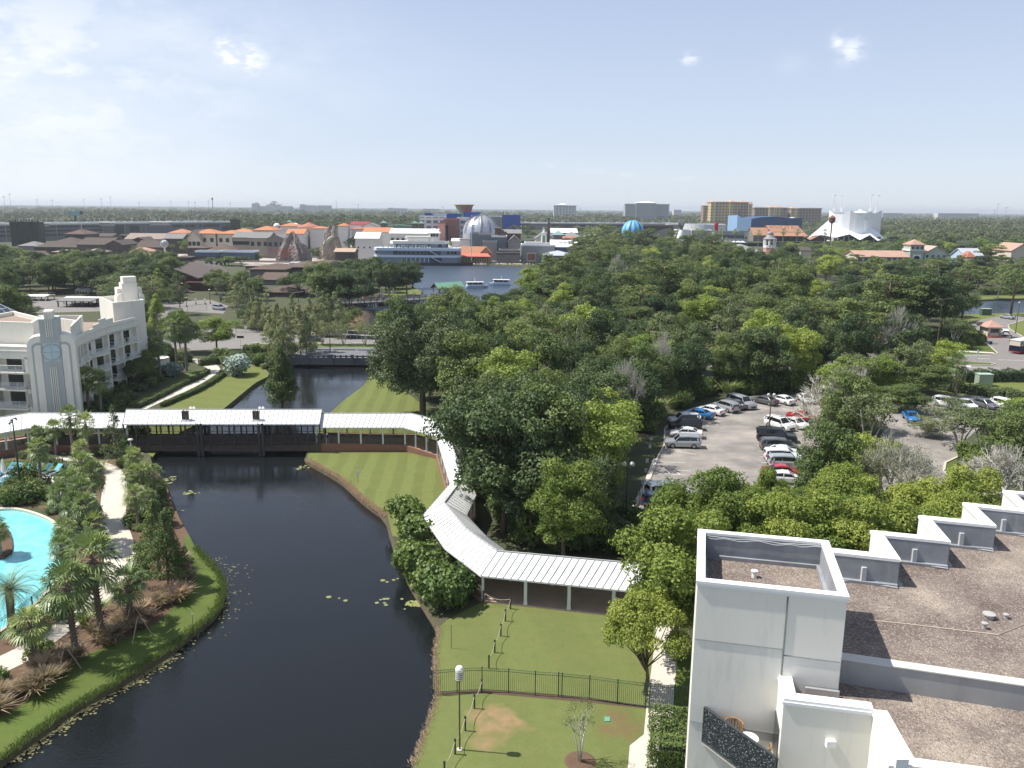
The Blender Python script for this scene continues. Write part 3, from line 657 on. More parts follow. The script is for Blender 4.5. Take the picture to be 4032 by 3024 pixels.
def make_datepalm(name,label,h,seed):
 g=np.random.default_rng(seed);root=thing(name,label,'palm tree');Q=[];tr=MB();top=Vector((.1,0,h))
 tr.tube([(0,0,-.3),(0,0,h*.5),top],[.36,.3,.34],9)
 for i in range(90):
  z=h*(.08+.9*i/90);a=i*2.4;c=Vector((.1*z/h,0,z));d=Vector((math.cos(a),math.sin(a),.9));s=Vector((-math.sin(a),math.cos(a),0))*.07
  p0=c+Vector((math.cos(a),math.sin(a),0))*.27;tr.add([p0-s,p0+s,p0+d*.16],[(0,1,2)])
 for i in range(34):
  f=i/34;el=1.3-1.9*f;az=i*2.399;L=3.0*g.uniform(.9,1.05);pts=[]
  for k in range(9):
   u=k/8;e=el-u*u*1.35;
   if k==0:q=top+Vector((0,0,.1))
   else :q=pts[-1]+Vector((math.cos(az)*math.cos(e),math.sin(az)*math.cos(e),math.sin(e)))*L/8
   pts.append(q)
  tr.tube(pts,[.035,.03,.028,.025,.022,.018,.015,.012,.008],3,cap=False)
  side=Vector((-math.sin(az),math.cos(az),0));t0=g.random()*.6
  for k in range(2,34):
   u=k/34;j=min(7,int(u*8));q=pts[j].lerp(pts[j+1],u*8-j);dr=(pts[j+1]-pts[j]).normalized();ll=.55*(1-.55*abs(u-.45))
   for sgn in (-1,1):
    e=(side*sgn+dr*.7+Vector((0,0,.25))).normalized();w=dr*.022
    Q.append(([q-w,q+e*ll*.5-w+Vector((0,0,.03)),q+e*ll+Vector((0,0,-.12)),q+e*ll*.5+w+Vector((0,0,.03))],min(1,t0+g.random()*.35)))
 quads_obj('crown',Q,L_date,root);tr.build('trunk',M('palm_trunk',(.15,.115,.085)),root)
 return protot(root)
def make_bush(name,label,r,h,leaf,lm,seed,nb=12,cover=1.3,cat='shrub',single=True):
 g=np.random.default_rng(seed);bl=blobs_in(g,(0,0,h*.45),(r*.62,r*.62,h*.28),nb,r*.38,flat=min(1,h/r*.8))
 p,n,sz,t=foliage(g,bl,leaf,cover,low=-.8);p[:,2]=np.abs(p[:,2])
 o=leafmesh(name,p,n,sz,t,lm,seed=seed);tag(o,label,cat)
 return {'root':o,'kids':[]}
def make_tuft(name,label,r,h,n,lm,seed,cat='grass clump'):
 g=np.random.default_rng(seed);Q=[]
 for i in range(n):
  a=g.uniform(0,2*PI);l=abs(g.normal())*.45;b0=Vector((math.cos(a),math.sin(a),0))*r*.2*g.random()
  m=b0+Vector((math.cos(a)*r*l*.5,math.sin(a)*r*l*.5,h*.6));e=b0+Vector((math.cos(a)*r*(l+.25),math.sin(a)*r*(l+.25),h*g.uniform(.6,1.05)))
  w=Vector((-math.sin(a),math.cos(a),0))*.03;Q.append(([b0-w,m-w,e,m+w],g.random()))
 o=quads_obj(name,Q,lm,None);tag(o,label,cat);return {'root':o,'kids':[]}
T={}
T['oakA']=make_tree('oak_tree','x','tree',14,6.5,.30,'round',11,L_oak,nb=46)
T['oakB']=make_tree('oak_tree','x','tree',13,6,.30,'round',12,L_oak,nb=40)
T['darkA']=make_tree('oak_tree','x','tree',13,6,.30,'round',13,L_dark,nb=42)
T['darkB']=make_tree('laurel_tree','x','tree',12,5,.28,'round',14,L_dark,nb=34)
T['mapleA']=make_tree('maple_tree','x','tree',11.5,4.2,.20,'round',15,L_maple,nb=44,cover=1.4)
T['mapleB']=make_tree('maple_tree','x','tree',11,4.0,.20,'round',16,L_maple,nb=40,cover=1.4)
T['mapleC']=make_tree('maple_tree','x','tree',10,4.4,.20,'spread',17,L_maple,nb=46,cover=1.3)
T['limeA']=make_tree('sweetgum_tree','x','tree',12,4.5,.26,'round',18,L_lime,nb=34,cover=1.1)
T['limeB']=make_tree('sweetgum_tree','x','tree',13,4.2,.26,'cone',19,L_lime,nb=46,cover=1.0)
T['mossA']=make_tree('mossy_oak_tree','x','tree',15,8.5,.30,'round',20,L_moss,nb=70,rb=1.9,cover=1.05,trunk_r=.5)
T['spreadA']=make_tree('live_oak_tree','x','tree',8.5,6.5,.26,'spread',21,L_oak,nb=44,bm_=bark)
T['spreadB']=make_tree('live_oak_tree','x','tree',8,6,.24,'spread',22,L_dark,nb=40)
T['pineA']=make_tree('pine_tree','x','tree',18,4.6,.34,'pine',23,L_pine,bark_pine,nb=34,cover=1.0)
T['pineB']=make_tree('pine_tree','x','tree',17,4.2,.34,'pine',24,L_pine,bark_pine,nb=28,cover=1.0)
T['pineC']=make_tree('pine_tree','x','tree',19,5.4,.36,'pine',25,L_pine,bark_pine,nb=40,cover=.95)
T['cypA']=make_tree('cypress_tree','x','tree',11,2.7,.20,'cone',26,L_olive,nb=70,rb=.7,cover=.75,bm_=bark_pale)
T['cypB']=make_tree('cypress_tree','x','tree',12,2.9,.22,'cone',27,L_cyp,nb=70,rb=.72,cover=.7,bm_=bark_pale)
T['thinA']=make_tree('birch_tree','x','tree',13,4.0,.24,'round',28,L_olive,nb=44,rb=.9,cover=.6,bm_=bark_pale)
T['thinB']=make_tree('birch_tree','x','tree',12,4.2,.24,'vase',29,L_moss,nb=46,rb=.9,cover=.6,bm_=bark_pale)
T['elmA']=make_tree('elm_tree','x','tree',8.5,2.9,.15,'cone',30,L_oak,nb=80,rb=.6,cover=.75)
T['elmB']=make_tree('elm_tree','x','tree',7,2.2,.14,'cone',31,L_moss,nb=60,rb=.5,cover=.6)
T['crape']=make_tree('crape_myrtle_tree','x','tree',5.6,3.0,.13,'vase',32,L_olive,nb=50,rb=.55,cover=.42,bm_=bark_pale,trunk_r=.16)
T['crapeB']=make_tree('crape_myrtle_tree','x','tree',5.6,3.0,.12,'vase',39,L_olive,nb=40,rb=.5,cover=.14,bm_=bark_pale,trunk_r=.2)
T['vine']=make_tree('vine_covered_tree','x','tree',9.5,3.3,.26,'cone',33,L_oak,nb=60,rb=1.15,cover=.95)
T['midA']=make_tree('broadleaf_tree','x','tree',11,5.5,.62,'round',34,L_oak,nb=26,cover=1.1)
T['midB']=make_tree('broadleaf_tree','x','tree',10,5.5,.62,'spread',35,L_dark,nb=26,cover=1.1)
T['midC']=make_tree('broadleaf_tree','x','tree',11,4.5,.62,'round',36,L_lime,nb=22,cover=1.0)
T['bareA']=make_bare('bare_tree','x',9.5,5.2,41,.14)
T['bareB']=make_bare('bare_tree','x',9.5,5.6,43,.4)
T['sabalA']=make_fanpalm('sabal_palm','x',5.0,1.75,51)
T['sabalB']=make_fanpalm('sabal_palm','x',4.0,1.7,52)
T['bootA']=make_fanpalm('fan_palm','x',5.0,1.9,53,True,nf=30)
T['bootB']=make_fanpalm('fan_palm','x',3.2,1.6,54,True,nf=22)
T['date']=make_datepalm('date_palm','x',4.2,55)
T['skypalm']=make_fanpalm('tall_palm','x',9.0,2.0,56,nf=20)
T['bushA']=make_bush('shrub','x',1.1,1.3,.16,L_shrub,61)
T['bushB']=make_bush('low_shrub','x',1.0,1.0,.14,L_oak,62)
T['bushM']=make_bush('grey_shrub','x',.9,.9,.14,L_moss,67)
T['bigleaf']=make_bush('large_leaved_shrub','x',2.6,3.6,.42,L_big,63,nb=26,cover=1.5)
T['silver']=make_bush('silver_shrub','x',2.1,3.0,.34,L_silver,64,nb=22)
T['tan']=make_tuft('muhly_grass','x',.9,.85,420,L_tan,65)
T['palmetto']=make_tuft('palmetto','x',1.0,1.0,160,L_palm,66,'shrub')
BASE={k:None for k in T}
DIM={'oakA':(14,6.5),'oakB':(13,6),'darkA':(13,6),'darkB':(12,5),'mapleA':(11.5,4.2),'mapleB':(11,4),'mapleC':(10,4.4),'limeA':(12,4.5),'limeB':(13,4.2),'mossA':(15,8.5),'spreadA':(8.5,6.5),'spreadB':(8,6),'pineA':(18,4.6),'pineB':(17,4.2),'pineC':(19,5.4),'cypA':(11,2.7),'cypB':(12,2.9),'thinA':(13,4),'thinB':(12,4.2),'elmA':(8.5,2.9),'elmB':(7,2.2),'crape':(5.6,3),'crapeB':(5.6,3),'vine':(9.5,3.3),'midA':(11,5.5),'midB':(10,5.5),'midC':(11,4.5),'bareA':(9.5,5.2),'bareB':(9.5,5.6),'sabalA':(6.2,1.75),'sabalB':(5.2,1.7),'bootA':(6.2,1.9),'bootB':(4.3,1.6),'date':(6.0,2.6),'skypalm':(10.3,2),'bushA':(1.3,1.1),'bushB':(1,1),'bushM':(.9,.9),'bigleaf':(3.6,2.6),'silver':(3,2.1),'tan':(.85,.9),'palmetto':(1,1)}
NTREE=0;TREES=[]
def blocked(x,y,zones=None):
 return any(inpoly(x,y,z) for z in (NOTREE if zones is None else zones))
def plant(kind,loc,h=None,r=None,label=None,group=None):
 global NTREE
 H0,R0=DIM[kind];h=h or H0;r=r or R0*h/H0;NTREE+=1
 TREES.append((loc[0],loc[1],r))
 return inst(T[kind],(loc[0],loc[1],loc[2] if len(loc)>2 else 0),R_.uniform(0,2*PI),(r/R0,r/R0,h/H0),label,group)
def attop(px,py,h,r,kind,label=None,group=None,nudge=True):
 """a tree of height h whose top shows at (px,py); moved out along its line of sight while its foot is on water or road"""
 for k in range(60):
  p=P(px,py,h)
  if not nudge or not blocked(p.x,p.y):break
  h*=.985
 return plant(kind,(p.x,p.y,0),h,r,label,group)
def atbase(px,py,h,r,kind,label=None,group=None):
 p=P(px,py,0);return plant(kind,(p.x,p.y,0),h,r,label,group)
# ================================================================ the near hotel wing (lower right)
def xy(px,py,z):q=P(px,py,z);return (q.x,q.y)
wallw=M('render_wall',(.81,.78,.70),.8,.04,.25,stain=(.50,.52,.50))
cope=M('coping_metal',(.86,.86,.85),.4,.02,.5)
bitum=M('bitumen_upstand',(.27,.285,.305),.7,.35,1.1,stain=(.45,.46,.47))
m,nt,b=newmat('gravel_roof');p=_pos(nt)
c=ramp(nt,noise(nt,p,.33,6,.68),[(.34,(.115,.085,.072)),(.47,(.18,.14,.12)),(.56,(.235,.19,.16)),(.68,(.37,.31,.25))])
v=N(nt,'ShaderNodeTexVoronoi');v.inputs['Scale'].default_value=20;nt.links.new(p,v.inputs['Vector'])
vc=N(nt,'ShaderNodeSeparateColor');nt.links.new(v.outputs['Color'],vc.inputs[0])
c=mixrgb(nt,fmath(nt,'MULTIPLY_ADD',vc.outputs[0],1.4,-.85,clamp=True),c,(.52,.45,.37));c=mixrgb(nt,fmath(nt,'MULTIPLY_ADD',vc.outputs[1],1.5,-.95,clamp=True),c,(.06,.045,.038))
c=mixrgb(nt,fmath(nt,'MULTIPLY_ADD',noise(nt,p,.16,5,.6),3.2,-1.95,clamp=True),c,(.36,.30,.245));nt.links.new(c,b.inputs['Base Color']);b.inputs['Roughness'].default_value=.95
bp=N(nt,'ShaderNodeBump');bp.inputs['Strength'].default_value=.8;bp.inputs['Distance'].default_value=.04;nt.links.new(v.outputs['Distance'],bp.inputs['Height']);nt.links.new(bp.outputs[0],b.inputs['Normal'])
gravel=m
ht=thing('hotel_wing','white hotel wing with gravel roofs, stepped white parapet and square corner tower, nearest the viewer','building',(20,25,0))
ZT,ZR,ZP,ZN=20.6,17.9,19.0,17.2
T1,T2,T3,T4=[Vector(xy(*q,ZT)) for q in ((2748,2281),(3338,2343),(3258,2126),(2753,2081))]
def inset(pts,d):
 n=len(pts);o=[]
 ar=sum(pts[i][0]*pts[(i+1)%n][1]-pts[(i+1)%n][0]*pts[i][1] for i in range(n));sg=1 if ar>0 else -1
 for i in range(n):
  a,b_,c=Vector(pts[i-1]),Vector(pts[i]),Vector(pts[(i+1)%n]);d1=(b_-a).normalized();d2=(c-b_).normalized()
  n1=Vector((-d1.y,d1.x))*sg;n2=Vector((-d2.y,d2.x))*sg;k=(n1+n2);k=k/max(.3,k.dot(n1));o.append(b_+k*d)
 return o
def ring(mb,outer,inner,z0,z1,mi=0):
 n=len(outer);v=[]
 for z in (z0,z1):v+=[(p[0],p[1],z) for p in outer]+[(p[0],p[1],z) for p in inner]
 fs=[]
 for i in range(n):
  j=(i+1)%n
  fs+=[(i,j,2*n+j,2*n+i),(n+j,n+i,3*n+i,3*n+j),(2*n+i,2*n+j,3*n+j,3*n+i),(j,i,n+i,n+j)]
 mb.add(v,fs,mi)
tw=[T1,T2,T3,T4]
mb=MB();ti=inset(tw,.2);ring(mb,tw,ti,0,ZT-.12);
mb.build('tower_wall',wallw,ht,True)
mb=MB();ring(mb,inset(tw,-.05),inset(tw,.23),ZT-.12,ZT-.03);ring(mb,inset(tw,-.03),inset(tw,-.0),ZT-.21,ZT-.12);mb.build('tower_coping',cope,ht,True)
mb=MB();tj=inset(tw,.225);ring(mb,ti,tj,ZR,ZT-.12,0);tk=inset(tw,.34);ring(mb,tj,tk,ZT-1.2,ZT-.86,0);mb.build('tower_upstand',bitum,ht,True)
mb=MB();mb.prism(tj,ZT-1.5,ZT-1.0);mb.build('tower_roof',gravel,ht,True)
ex=(T2-T1).normalized();ey=(T4-T1).normalized();Lf=(T2-T1).length
def onwall(u,z,off=.0):q=T1+ex*u-Vector((-ex.y,ex.x))*off;return (q.x,q.y,z)
joint=M('joint_line',(.17,.18,.18),.8,.1,1)
mb=MB()
ujo=Lf*.615
mb.tube([onwall(ujo,0,.004),onwall(ujo,ZT-.26,.004)],.028,4)
for z in (18.55,15.6,12.6,9.6,6.6):mb.tube([onwall(0.02,z,.004),onwall(ujo,z,.004)],.018,4)
mb.tube([onwall(ujo,18.35,.004),onwall(Lf-.02,18.35,.004)],.018,4)
mb.build('wall_joint',joint,ht,True)
mb=MB();q0,q1=inset(tw,.235)[3],inset(tw,.235)[2]
pts=[]
for i in range(25):
 t=i/24;q=q0.lerp(q1,t);pts.append((q.x,q.y,ZT-.14-.05*abs(math.sin(t*7))-.01*math.sin(t*31)))
mb.tube(pts,.012,4);pts2=[(x,y-.03,z-.05-.03*math.sin(i)) for i,(x,y,z) in enumerate(pts)];mb.tube(pts2,.01,4)
mb.build('lightning_cable',M('cable_grey',(.55,.56,.57),.5,.1,2),ht,True)
q=T1.lerp(T3,.45);mb=MB();mb.lathe([(.09,0),(.09,.2),(.12,.21),(.12,.25),(0,.25)],(P(2970,2262,19.7).x,P(2970,2262,19.7).y,19.6),10);mb.build('vent_pipe',cope,ht,True)
ZZ=[(3270,2160),(3492,2184),(3430,2090),(3690,2116),(3619,2031),(3870,2055),(3793,1980),(4030,2005),(3951,1932),(4150,1947),(4110,1885),(4330,1908)]
zz=[Vector(xy(*q,ZP)) for q in ZZ]
zi=[]
for i in range(len(zz)):
 a=zz[max(0,i-1)];b_=zz[i];c=zz[min(len(zz)-1,i+1)]
 d1=(b_-a).normalized() if i else (c-b_).normalized();d2=(c-b_).normalized() if i<len(zz)-1 else d1
 n1=Vector((d1.y,-d1.x));n2=Vector((d2.y,-d2.x));k=n1+n2;k=k/max(.35,k.dot(n1));zi.append(b_+k*.36)
mbw,mbc,mbu=MB(),MB(),MB()
for i in range(len(zz)-1):
 a,b_,c,d=zz[i],zz[i+1],zi[i+1],zi[i]
 mbw.prism([a,b_,c,d],0 if i%2 else 0,ZP-.1)
 e=(b_-a).normalized()*.0;n1=Vector((-(b_-a).normalized().y,(b_-a).normalized().x))*.05
 mbc.prism([a+n1,b_+n1,c-n1*.8,d-n1*.8],ZP-.10+(.002 if i%2 else 0),ZP+.02+(.002 if i%2 else 0))
 mbu.wall(zi[i],zi[i+1],ZR-.2,ZP-.12,.03,0,-1)
 dd=(zi[i+1]-zi[i]);nn=Vector((dd.y,-dd.x)).normalized()
 mbu.prism([zi[i],zi[i+1],zi[i+1]+nn*.2,zi[i]+nn*.2],ZR-.2,ZR+.12)
mbw.build('parapet_wall',wallw,ht,True);mbc.build('parapet_coping',cope,ht,True);mbu.build('parapet_upstand',bitum,ht,True)
P1=Vector(xy(3313,2590,ZR));
beamA,beamB=Vector(xy(3290,2570,ZR+.15)),Vector(xy(4250,2710,ZR+.15))
far_roof=zi+[Vector(xy(4500,2300,ZR)),beamB,beamA,Vector((T2.x-.3,T2.y+.3)),Vector((T3.x-.3,T3.y-.4)),zi[0]-Vector((.9,0))]
mb=MB();mb.prism(far_roof,ZR-.3,ZR);mb.build('roof_deck',gravel,ht,True)
bd=(beamB-beamA).normalized();bn=Vector((-bd.y,bd.x))
mb=MB();mb.prism([beamA-bd*1.0-bn*.34,beamB-bn*.34,beamB+bn*.02,beamA-bd*1.0+bn*.02],ZN-.3,ZR+.13);mb.build('roof_kerb',M('kerb_metal',(.34,.345,.345),.6,.15,.8,stain=(.2,.2,.2)),ht,True)
mb=MB();mb.prism([beamA-bd*1.0-bn*.37,beamB-bn*.37,beamB+bn*.05,beamA-bd*1.0+bn*.05],ZR+.13,ZR+.17);mb.build('roof_kerb_capping',M('capping',(.55,.54,.50),.6,.1,.8),ht,True)
ZQ=ZN+.45
N0=Vector(xy(3052,2578,ZQ));N1_,N2_=Vector(xy(3087,2752,ZQ)),Vector(xy(3440,2795,ZQ));N3=Vector(xy(3560,3014,ZQ));N4=Vector(xy(3900,3060,ZQ));N5=Vector(xy(4600,3160,ZQ))
near=[N0,N1_,N2_,N3,N4,N5,beamB+bd*4,Vector((beamB.x+4,beamB.y))]
mb=MB();mb.prism(inset([N0,N1_,N2_,N3,N4,N5,beamB-bn*.0,beamA-bd*1.0,Vector((T2.x-1.2,T2.y+.15))],.2),ZN-.3,ZN);mb.build('near_roof_deck',gravel,ht,True)
mbw,mbc=MB(),MB();L=[N0,N1_,N2_,N3,N4,N5]
for i in range(len(L)-1):
 a,b_=L[i],L[i+1];mbw.wall(a,b_,0,ZQ-.08,.34,0,1);mbc.wall(a,b_,ZQ-.08+(.003 if i%2 else 0),ZQ+.01+(.003 if i%2 else 0),.38,0,1)
 d=(b_-a).normalized();n=Vector((-d.y,d.x));mbc.wall(a-n*.035,b_-n*.035,ZQ-.18,ZQ-.08,.03,0,1)
mbw.build('bay_wall',wallw,ht,True);mbc.build('bay_coping',cope,ht,True)
for z in (15.05,12.0):mb=MB();mb.tube([(N1_.x-.003,N1_.y-.003,z),((N2_.x),N2_.y-.003,z)],.016,4);mb.build('wall_joint',joint,ht,True)
mb=MB();a=T1+ex*(ujo+.7);mb.wall(a-Vector((0,.1)),T2-Vector((0,.1)),ZN,ZN+.22,.1);mb.build('flashing',M('zinc',(.62,.63,.64),.35,.05,1,metal=.6),ht,True)
for px,py,r,h,rim in ((3893,2434,.22,.14,1),(3960,2434,.10,.12,0),(3875,2475,.11,.18,0)):
 q=P(px,py,ZR);mb=MB();mb.lathe([(r*.7,0),(r*.7,h),(r,h),(r,h+.04),(0,h+.06)],(q.x,q.y,ZR),14);mb.build('roof_vent',M('vent_metal',(.42,.41,.39),.6,.2,2),ht,True)
q=N1_.lerp(N2_,.56);n=Vector((ex.y,-ex.x));q=q+n*.05;mb=MB();mb.box(q.x-.14,q.x+.14,q.y-.1,q.y+.06,16.3,16.52);mb.build('wall_light',cope,ht,True)
for i in range(5):
 a=zi[2*i].lerp(zi[2*i+1],.5);d=(zi[2*i+1]-zi[2*i]).normalized();nn=Vector((d.y,-d.x));mb=MB()
 c=a+nn*.07;mb.box(c.x-.09,c.x+.09,c.y-.06,c.y+.06,ZR+.12,ZR+.66);e=zi[2*i+1]+nn*.25;f=zi[2*i]+nn*.25
 mb.tube([(c.x,c.y,ZR+.2),(c.x,c.y-.05,ZR+.08),((c.x+e.x)/2,(c.y+e.y)/2-.02,ZR+.05),(e.x,e.y,ZR+.05)],.025,5);mb.tube([(c.x,c.y-.05,ZR+.08),(f.x,f.y,ZR+.05)],.025,5)
 mb.build('junction_box',M('conduit',(.50,.51,.52),.5,.1,2),ht,True)
mb=MB();q=N3;mb.box(q.x-.35,q.x-.02,q.y-.25,q.y+.05,ZQ+.06,ZQ+.36);mb.box(q.x-.5,q.x-.33,q.y-.18,q.y,ZQ-.1,ZQ+.12);mb.build('security_camera',cope,ht,True)
mb=MB();pts=[P(3420,2441,ZR+.02),P(3560,2455,ZR+.02),P(3930,2499,ZR+.02),P(4040,2455,ZR+.02)];mb.tube(pts,.022,4)
mb.tube([P(3390,2655,ZN+.02),P(3600,2675,ZN+.02),P(3780,2690,ZN+.02),P(4000,2714,ZN+.03)],.02,4);mb.tube([P(3140,2665,ZN+.02),P(3200,2700,ZN+.02),P(3290,2765,ZN+.02)],.012,4)
mb.build('earthing_strip',M('strip',(.5,.42,.34),.7,.1,3),ht,True)
B0=Vector(xy(2772,2795,15.9));B0=T1+ex*((2779-2712)*.0083)
zb=15.08
bq=[T1+ex*.55,T1+ex*.55+Vector((0,0)),Vector((N1_.x-.05,N1_.y-1.55))]
ba=Vector(onwall(.46,0)[:2]);bb=Vector(xy(3058,2988,16.15))
bw=Vector((N1_.x-.2,N1_.y));mb=MB();mb.prism([ba,bb,Vector((bb.x,T1.y)),],zb-.25,zb);mb.build('balcony_slab',conc,ht,True)
def P3(v,z):return (v.x,v.y,z)
fr=M('dark_frame',(.05,.055,.06),.4,.1,2);rg=newmat('etched_glass');m,nt,b=rg;p=N(nt,'ShaderNodeTexCoord').outputs['Object']
mp=N(nt,'ShaderNodeMapping');mp.inputs['Scale'].default_value=(6,6,14);nt.links.new(p,mp.inputs[0])
f=fmath(nt,'MULTIPLY_ADD',noise(nt,mp.outputs[0],2.2,3,.75),13,-7.6,clamp=True);nt.links.new(mixrgb(nt,f,(.022,.028,.035),(.55,.58,.60)),b.inputs['Base Color']);b.inputs['Roughness'].default_value=.2
dv=(bb-ba).normalized();bn2=Vector((dv.y,-dv.x))
mb=MB();mb.prism([ba+bn2*.02,bb+bn2*.02,bb-bn2*.02,ba-bn2*.02],zb-.1,zb+1.05);mb.build('balcony_glass',rg[0],ht,True)
mb=MB();mb.tube([P3(ba,zb+1.1),P3(bb,zb+1.1)],.045,6);mb.tube([P3(ba,zb-.14),P3(bb,zb-.14)],.035,6);mb.tube([P3(ba,zb-.15),P3(ba,zb+1.1)],.04,6);mb.tube([P3(bb,zb-.3),P3(bb,zb+1.1)],.05,6);mb.build('balcony_rail',fr,ht,True)
mb=MB();dA=N0.lerp(N1_,.25);dB=N0.lerp(N1_,.88);n=Vector((-1,0));mb.prism([dA+n*.03,dB+n*.03,dB,dA],zb,16.4);mb.build('balcony_door',glassmat('dark_glass'),ht,True)
bc=ba.lerp(bb,.42)+Vector((.18,.55));bc2=ba.lerp(bb,.62)+Vector((.2,.5));bc3=ba.lerp(bb,.78)+Vector((.2,.42))
t=thing('balcony_table','round white table on the hotel balcony behind the etched glass','table',(bc2.x,bc2.y,zb))
mb=MB();mb.lathe([(.30,.72),(.30,.75),(0,.75)],n=20);mb.build('table_top',white,t);mb=MB();mb.tube([(0,0,0),(0,0,.72)],.03,6);mb.lathe([(.2,0),(.2,.03),(0,.04)],n=12);mb.build('leg',white,t)
def wicker(loc,rz,label):
 t=thing('wicker_chair',label,'chair',loc,rz,'wicker chairs on the balcony');wk=M('wicker',(.30,.19,.10),.7,.2,8)
 mb=MB();mb.lathe([(0,.40),(.24,.40),(.27,.43),(.26,.46),(0,.47)],n=16);mb.build('seat',wk,t)
 mb=MB()
 for i in range(11):
  a=PI*(i/10)+PI;mb.tube([(.25*math.cos(a),.25*math.sin(a),.45),(.29*math.cos(a),.29*math.sin(a),.86)],.018,4)
 mb.tube([(.29*math.cos(PI+PI*i/12),.29*math.sin(PI+PI*i/12),.87) for i in range(13)],.025,5);mb.build('backrest',wk,t)
 for x,y in ((.16,.16),(-.16,.16),(.16,-.16),(-.16,-.16)):mb=MB();mb.tube([(x,y,0),(x*.9,y*.9,.41)],.018,5);mb.build('leg',wk,t)
wicker((bc.x,bc.y,zb),2.8,'brown wicker chair left of the round white balcony table');wicker((bc3.x,bc3.y,zb),.2,'brown wicker chair right of the round white balcony table')
mb=MB();a=P(2682,2890,3.2);mb.box(T1.x-.75,T1.x-.02,T1.y-4.5,T1.y+.6,0,8.3);mb.build('stair_wall',wallw,ht,True)
# ================================================================ covered walkway with standing-seam roof
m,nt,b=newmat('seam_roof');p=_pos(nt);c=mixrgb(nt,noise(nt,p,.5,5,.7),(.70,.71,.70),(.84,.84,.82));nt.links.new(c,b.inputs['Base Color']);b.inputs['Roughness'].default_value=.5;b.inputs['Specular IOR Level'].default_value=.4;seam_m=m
seamline=M('seam_rib',(.36,.37,.37),.6,.05,1)
postw=M('post_paint',(.70,.74,.70),.6,.05,1);wood=M('bridge_timber',(.085,.07,.06),.8,.3,2,bump=.4,bscale=6);wood2=M('timber_boards',(.115,.085,.065),.85,.35,1.5,stain=(.05,.04,.035))
brick=M('brick_base',(.33,.17,.12),.9,.15,3,fine=6);deck=M('walk_deck',(.42,.31,.25),.9,.15,1)
cw=thing('covered_walkway','long covered walkway with white standing-seam roof, crossing the lagoon and bending round the lawn','covered walkway',(-20,106,0))
NODES={'a':((-260,1752,2.8),(-260,1684,4.1)),'b':((106,1686,3.3),(106,1627,4.6)),'c':((497,1684,3.3),(510,1627,4.6)),'d':((484,1670,3.85),(497,1613,5.1)),'e':((1257,1670,3.85),(1267,1613,5.1)),'f':((1243,1683,3.35),(1258,1628,4.6)),'g':((1591,1683,3.35),(1616,1628,4.6)),'h':((1717,1717,3.1),(1755,1662,4.4)),'i':((1772,1905,2.7),(1822,1885,3.9)),'j':((1663,2030,2.6),(1750,1980,3.9)),'k':((1750,2158,2.5),(1836,2083,3.8)),'l':((1893,2267,2.4),(1958,2170,3.7)),'m':((2590,2338,2.4),(2650,2232,3.7))}
def nod(k):
 e,r=NODES[k];E=P(*e);Rr=P(*r);Fv=Vector((2*Rr.x-E.x,2*Rr.y-E.y,E.z));return E,Rr,Fv
def canopy(k1,k2,name='canopy_roof'):
 E1,R1,F1=nod(k1);E2,R2,F2=nod(k2);mb=MB();th=Vector((0,0,.14))
 mb.add([E1,E2,R2,R1,F1,F2,E1-th,E2-th,R2-th,R1-th,F1-th,F2-th],[(0,1,2,3),(3,2,5,4),(6,9,8,7),(9,10,11,8),(0,6,7,1),(4,5,11,10),(0,3,9,6),(3,4,10,9),(1,7,8,2),(2,8,11,5)])
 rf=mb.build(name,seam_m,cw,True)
 mb=MB();n=max(2,int((R2-R1).length/.62))
 for (A,B) in ((E1,E2),(F1,F2)):
  nrm=(B-A).cross(R1-A).normalized();nrm*=1 if nrm.z>0 else -1
  for i in range(n+1):
   t=i/n;a=A.lerp(B,t);c=R1.lerp(R2,t);d=(R2-R1).normalized()*.026;up=nrm*.05
   mb.add([a-d,a+d,c+d,c-d,a-d+up,a+d+up,c+d+up,c-d+up],[(4,5,6,7),(0,1,5,4),(3,7,6,2),(0,4,7,3),(1,2,6,5)])
 mb.tube([R1+Vector((0,0,.03)),R2+Vector((0,0,.03))],.07,5)
 mb.build('roof_seams',seamline,cw,True)
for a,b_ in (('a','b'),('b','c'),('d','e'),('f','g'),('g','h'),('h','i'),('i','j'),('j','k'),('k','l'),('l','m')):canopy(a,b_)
def runs(k1,k2,inn=.35):
 E1,R1,F1=nod(k1);E2,R2,F2=nod(k2)
 f=lambda A,R:Vector((A.x+(R.x-A.x)*inn/max(.1,(R-A).length),A.y+(R.y-A.y)*inn/max(.1,(R-A).length),A.z))
 return (f(E1,R1),f(E2,R2)),(f(F1,R1),f(F2,R2))
def posts(k1,k2,n,zf1,zf2,mat,w=.2,base=True,far=True,sk=()):
 nr,fr_=runs(k1,k2)
 for side,(A,B) in enumerate((nr,fr_)):
  if side and not far:continue
  for i in range(n+1):
   if i in sk:continue
   t=i/n;q=A.lerp(B,t);z0=zf1+(zf2-zf1)*t;mb=MB();mb.box(q.x-w/2,q.x+w/2,q.y-w/2,q.y+w/2,z0,q.z+.05);mb.box(q.x-w/2-.03,q.x+w/2+.03,q.y-w/2-.03,q.y+w/2+.03,z0,z0+.2)
   mb.build('post',mat,cw,True)
def railing(A,B,z1,z2,mat,n_p,side='near',h=1.05):
 mb=MB();A=Vector((A.x,A.y,0));B=Vector((B.x,B.y,0));up=Vector((0,0,1));n=max(4,int((B-A).length/.16))
 for hh,r in ((h,.05),(h-.14,.03),(.12,.03)):mb.tube([A+up*(z1+hh),B+up*(z2+hh)],r,4)
 for i in range(n+1):
  t=i/n;q=A.lerp(B,t);z=z1+(z2-z1)*t;mb.box(q.x-.022,q.x+.022,q.y-.022,q.y+.022,z+.1,z+h-.1)
 mb.build('railing',mat,cw,True)
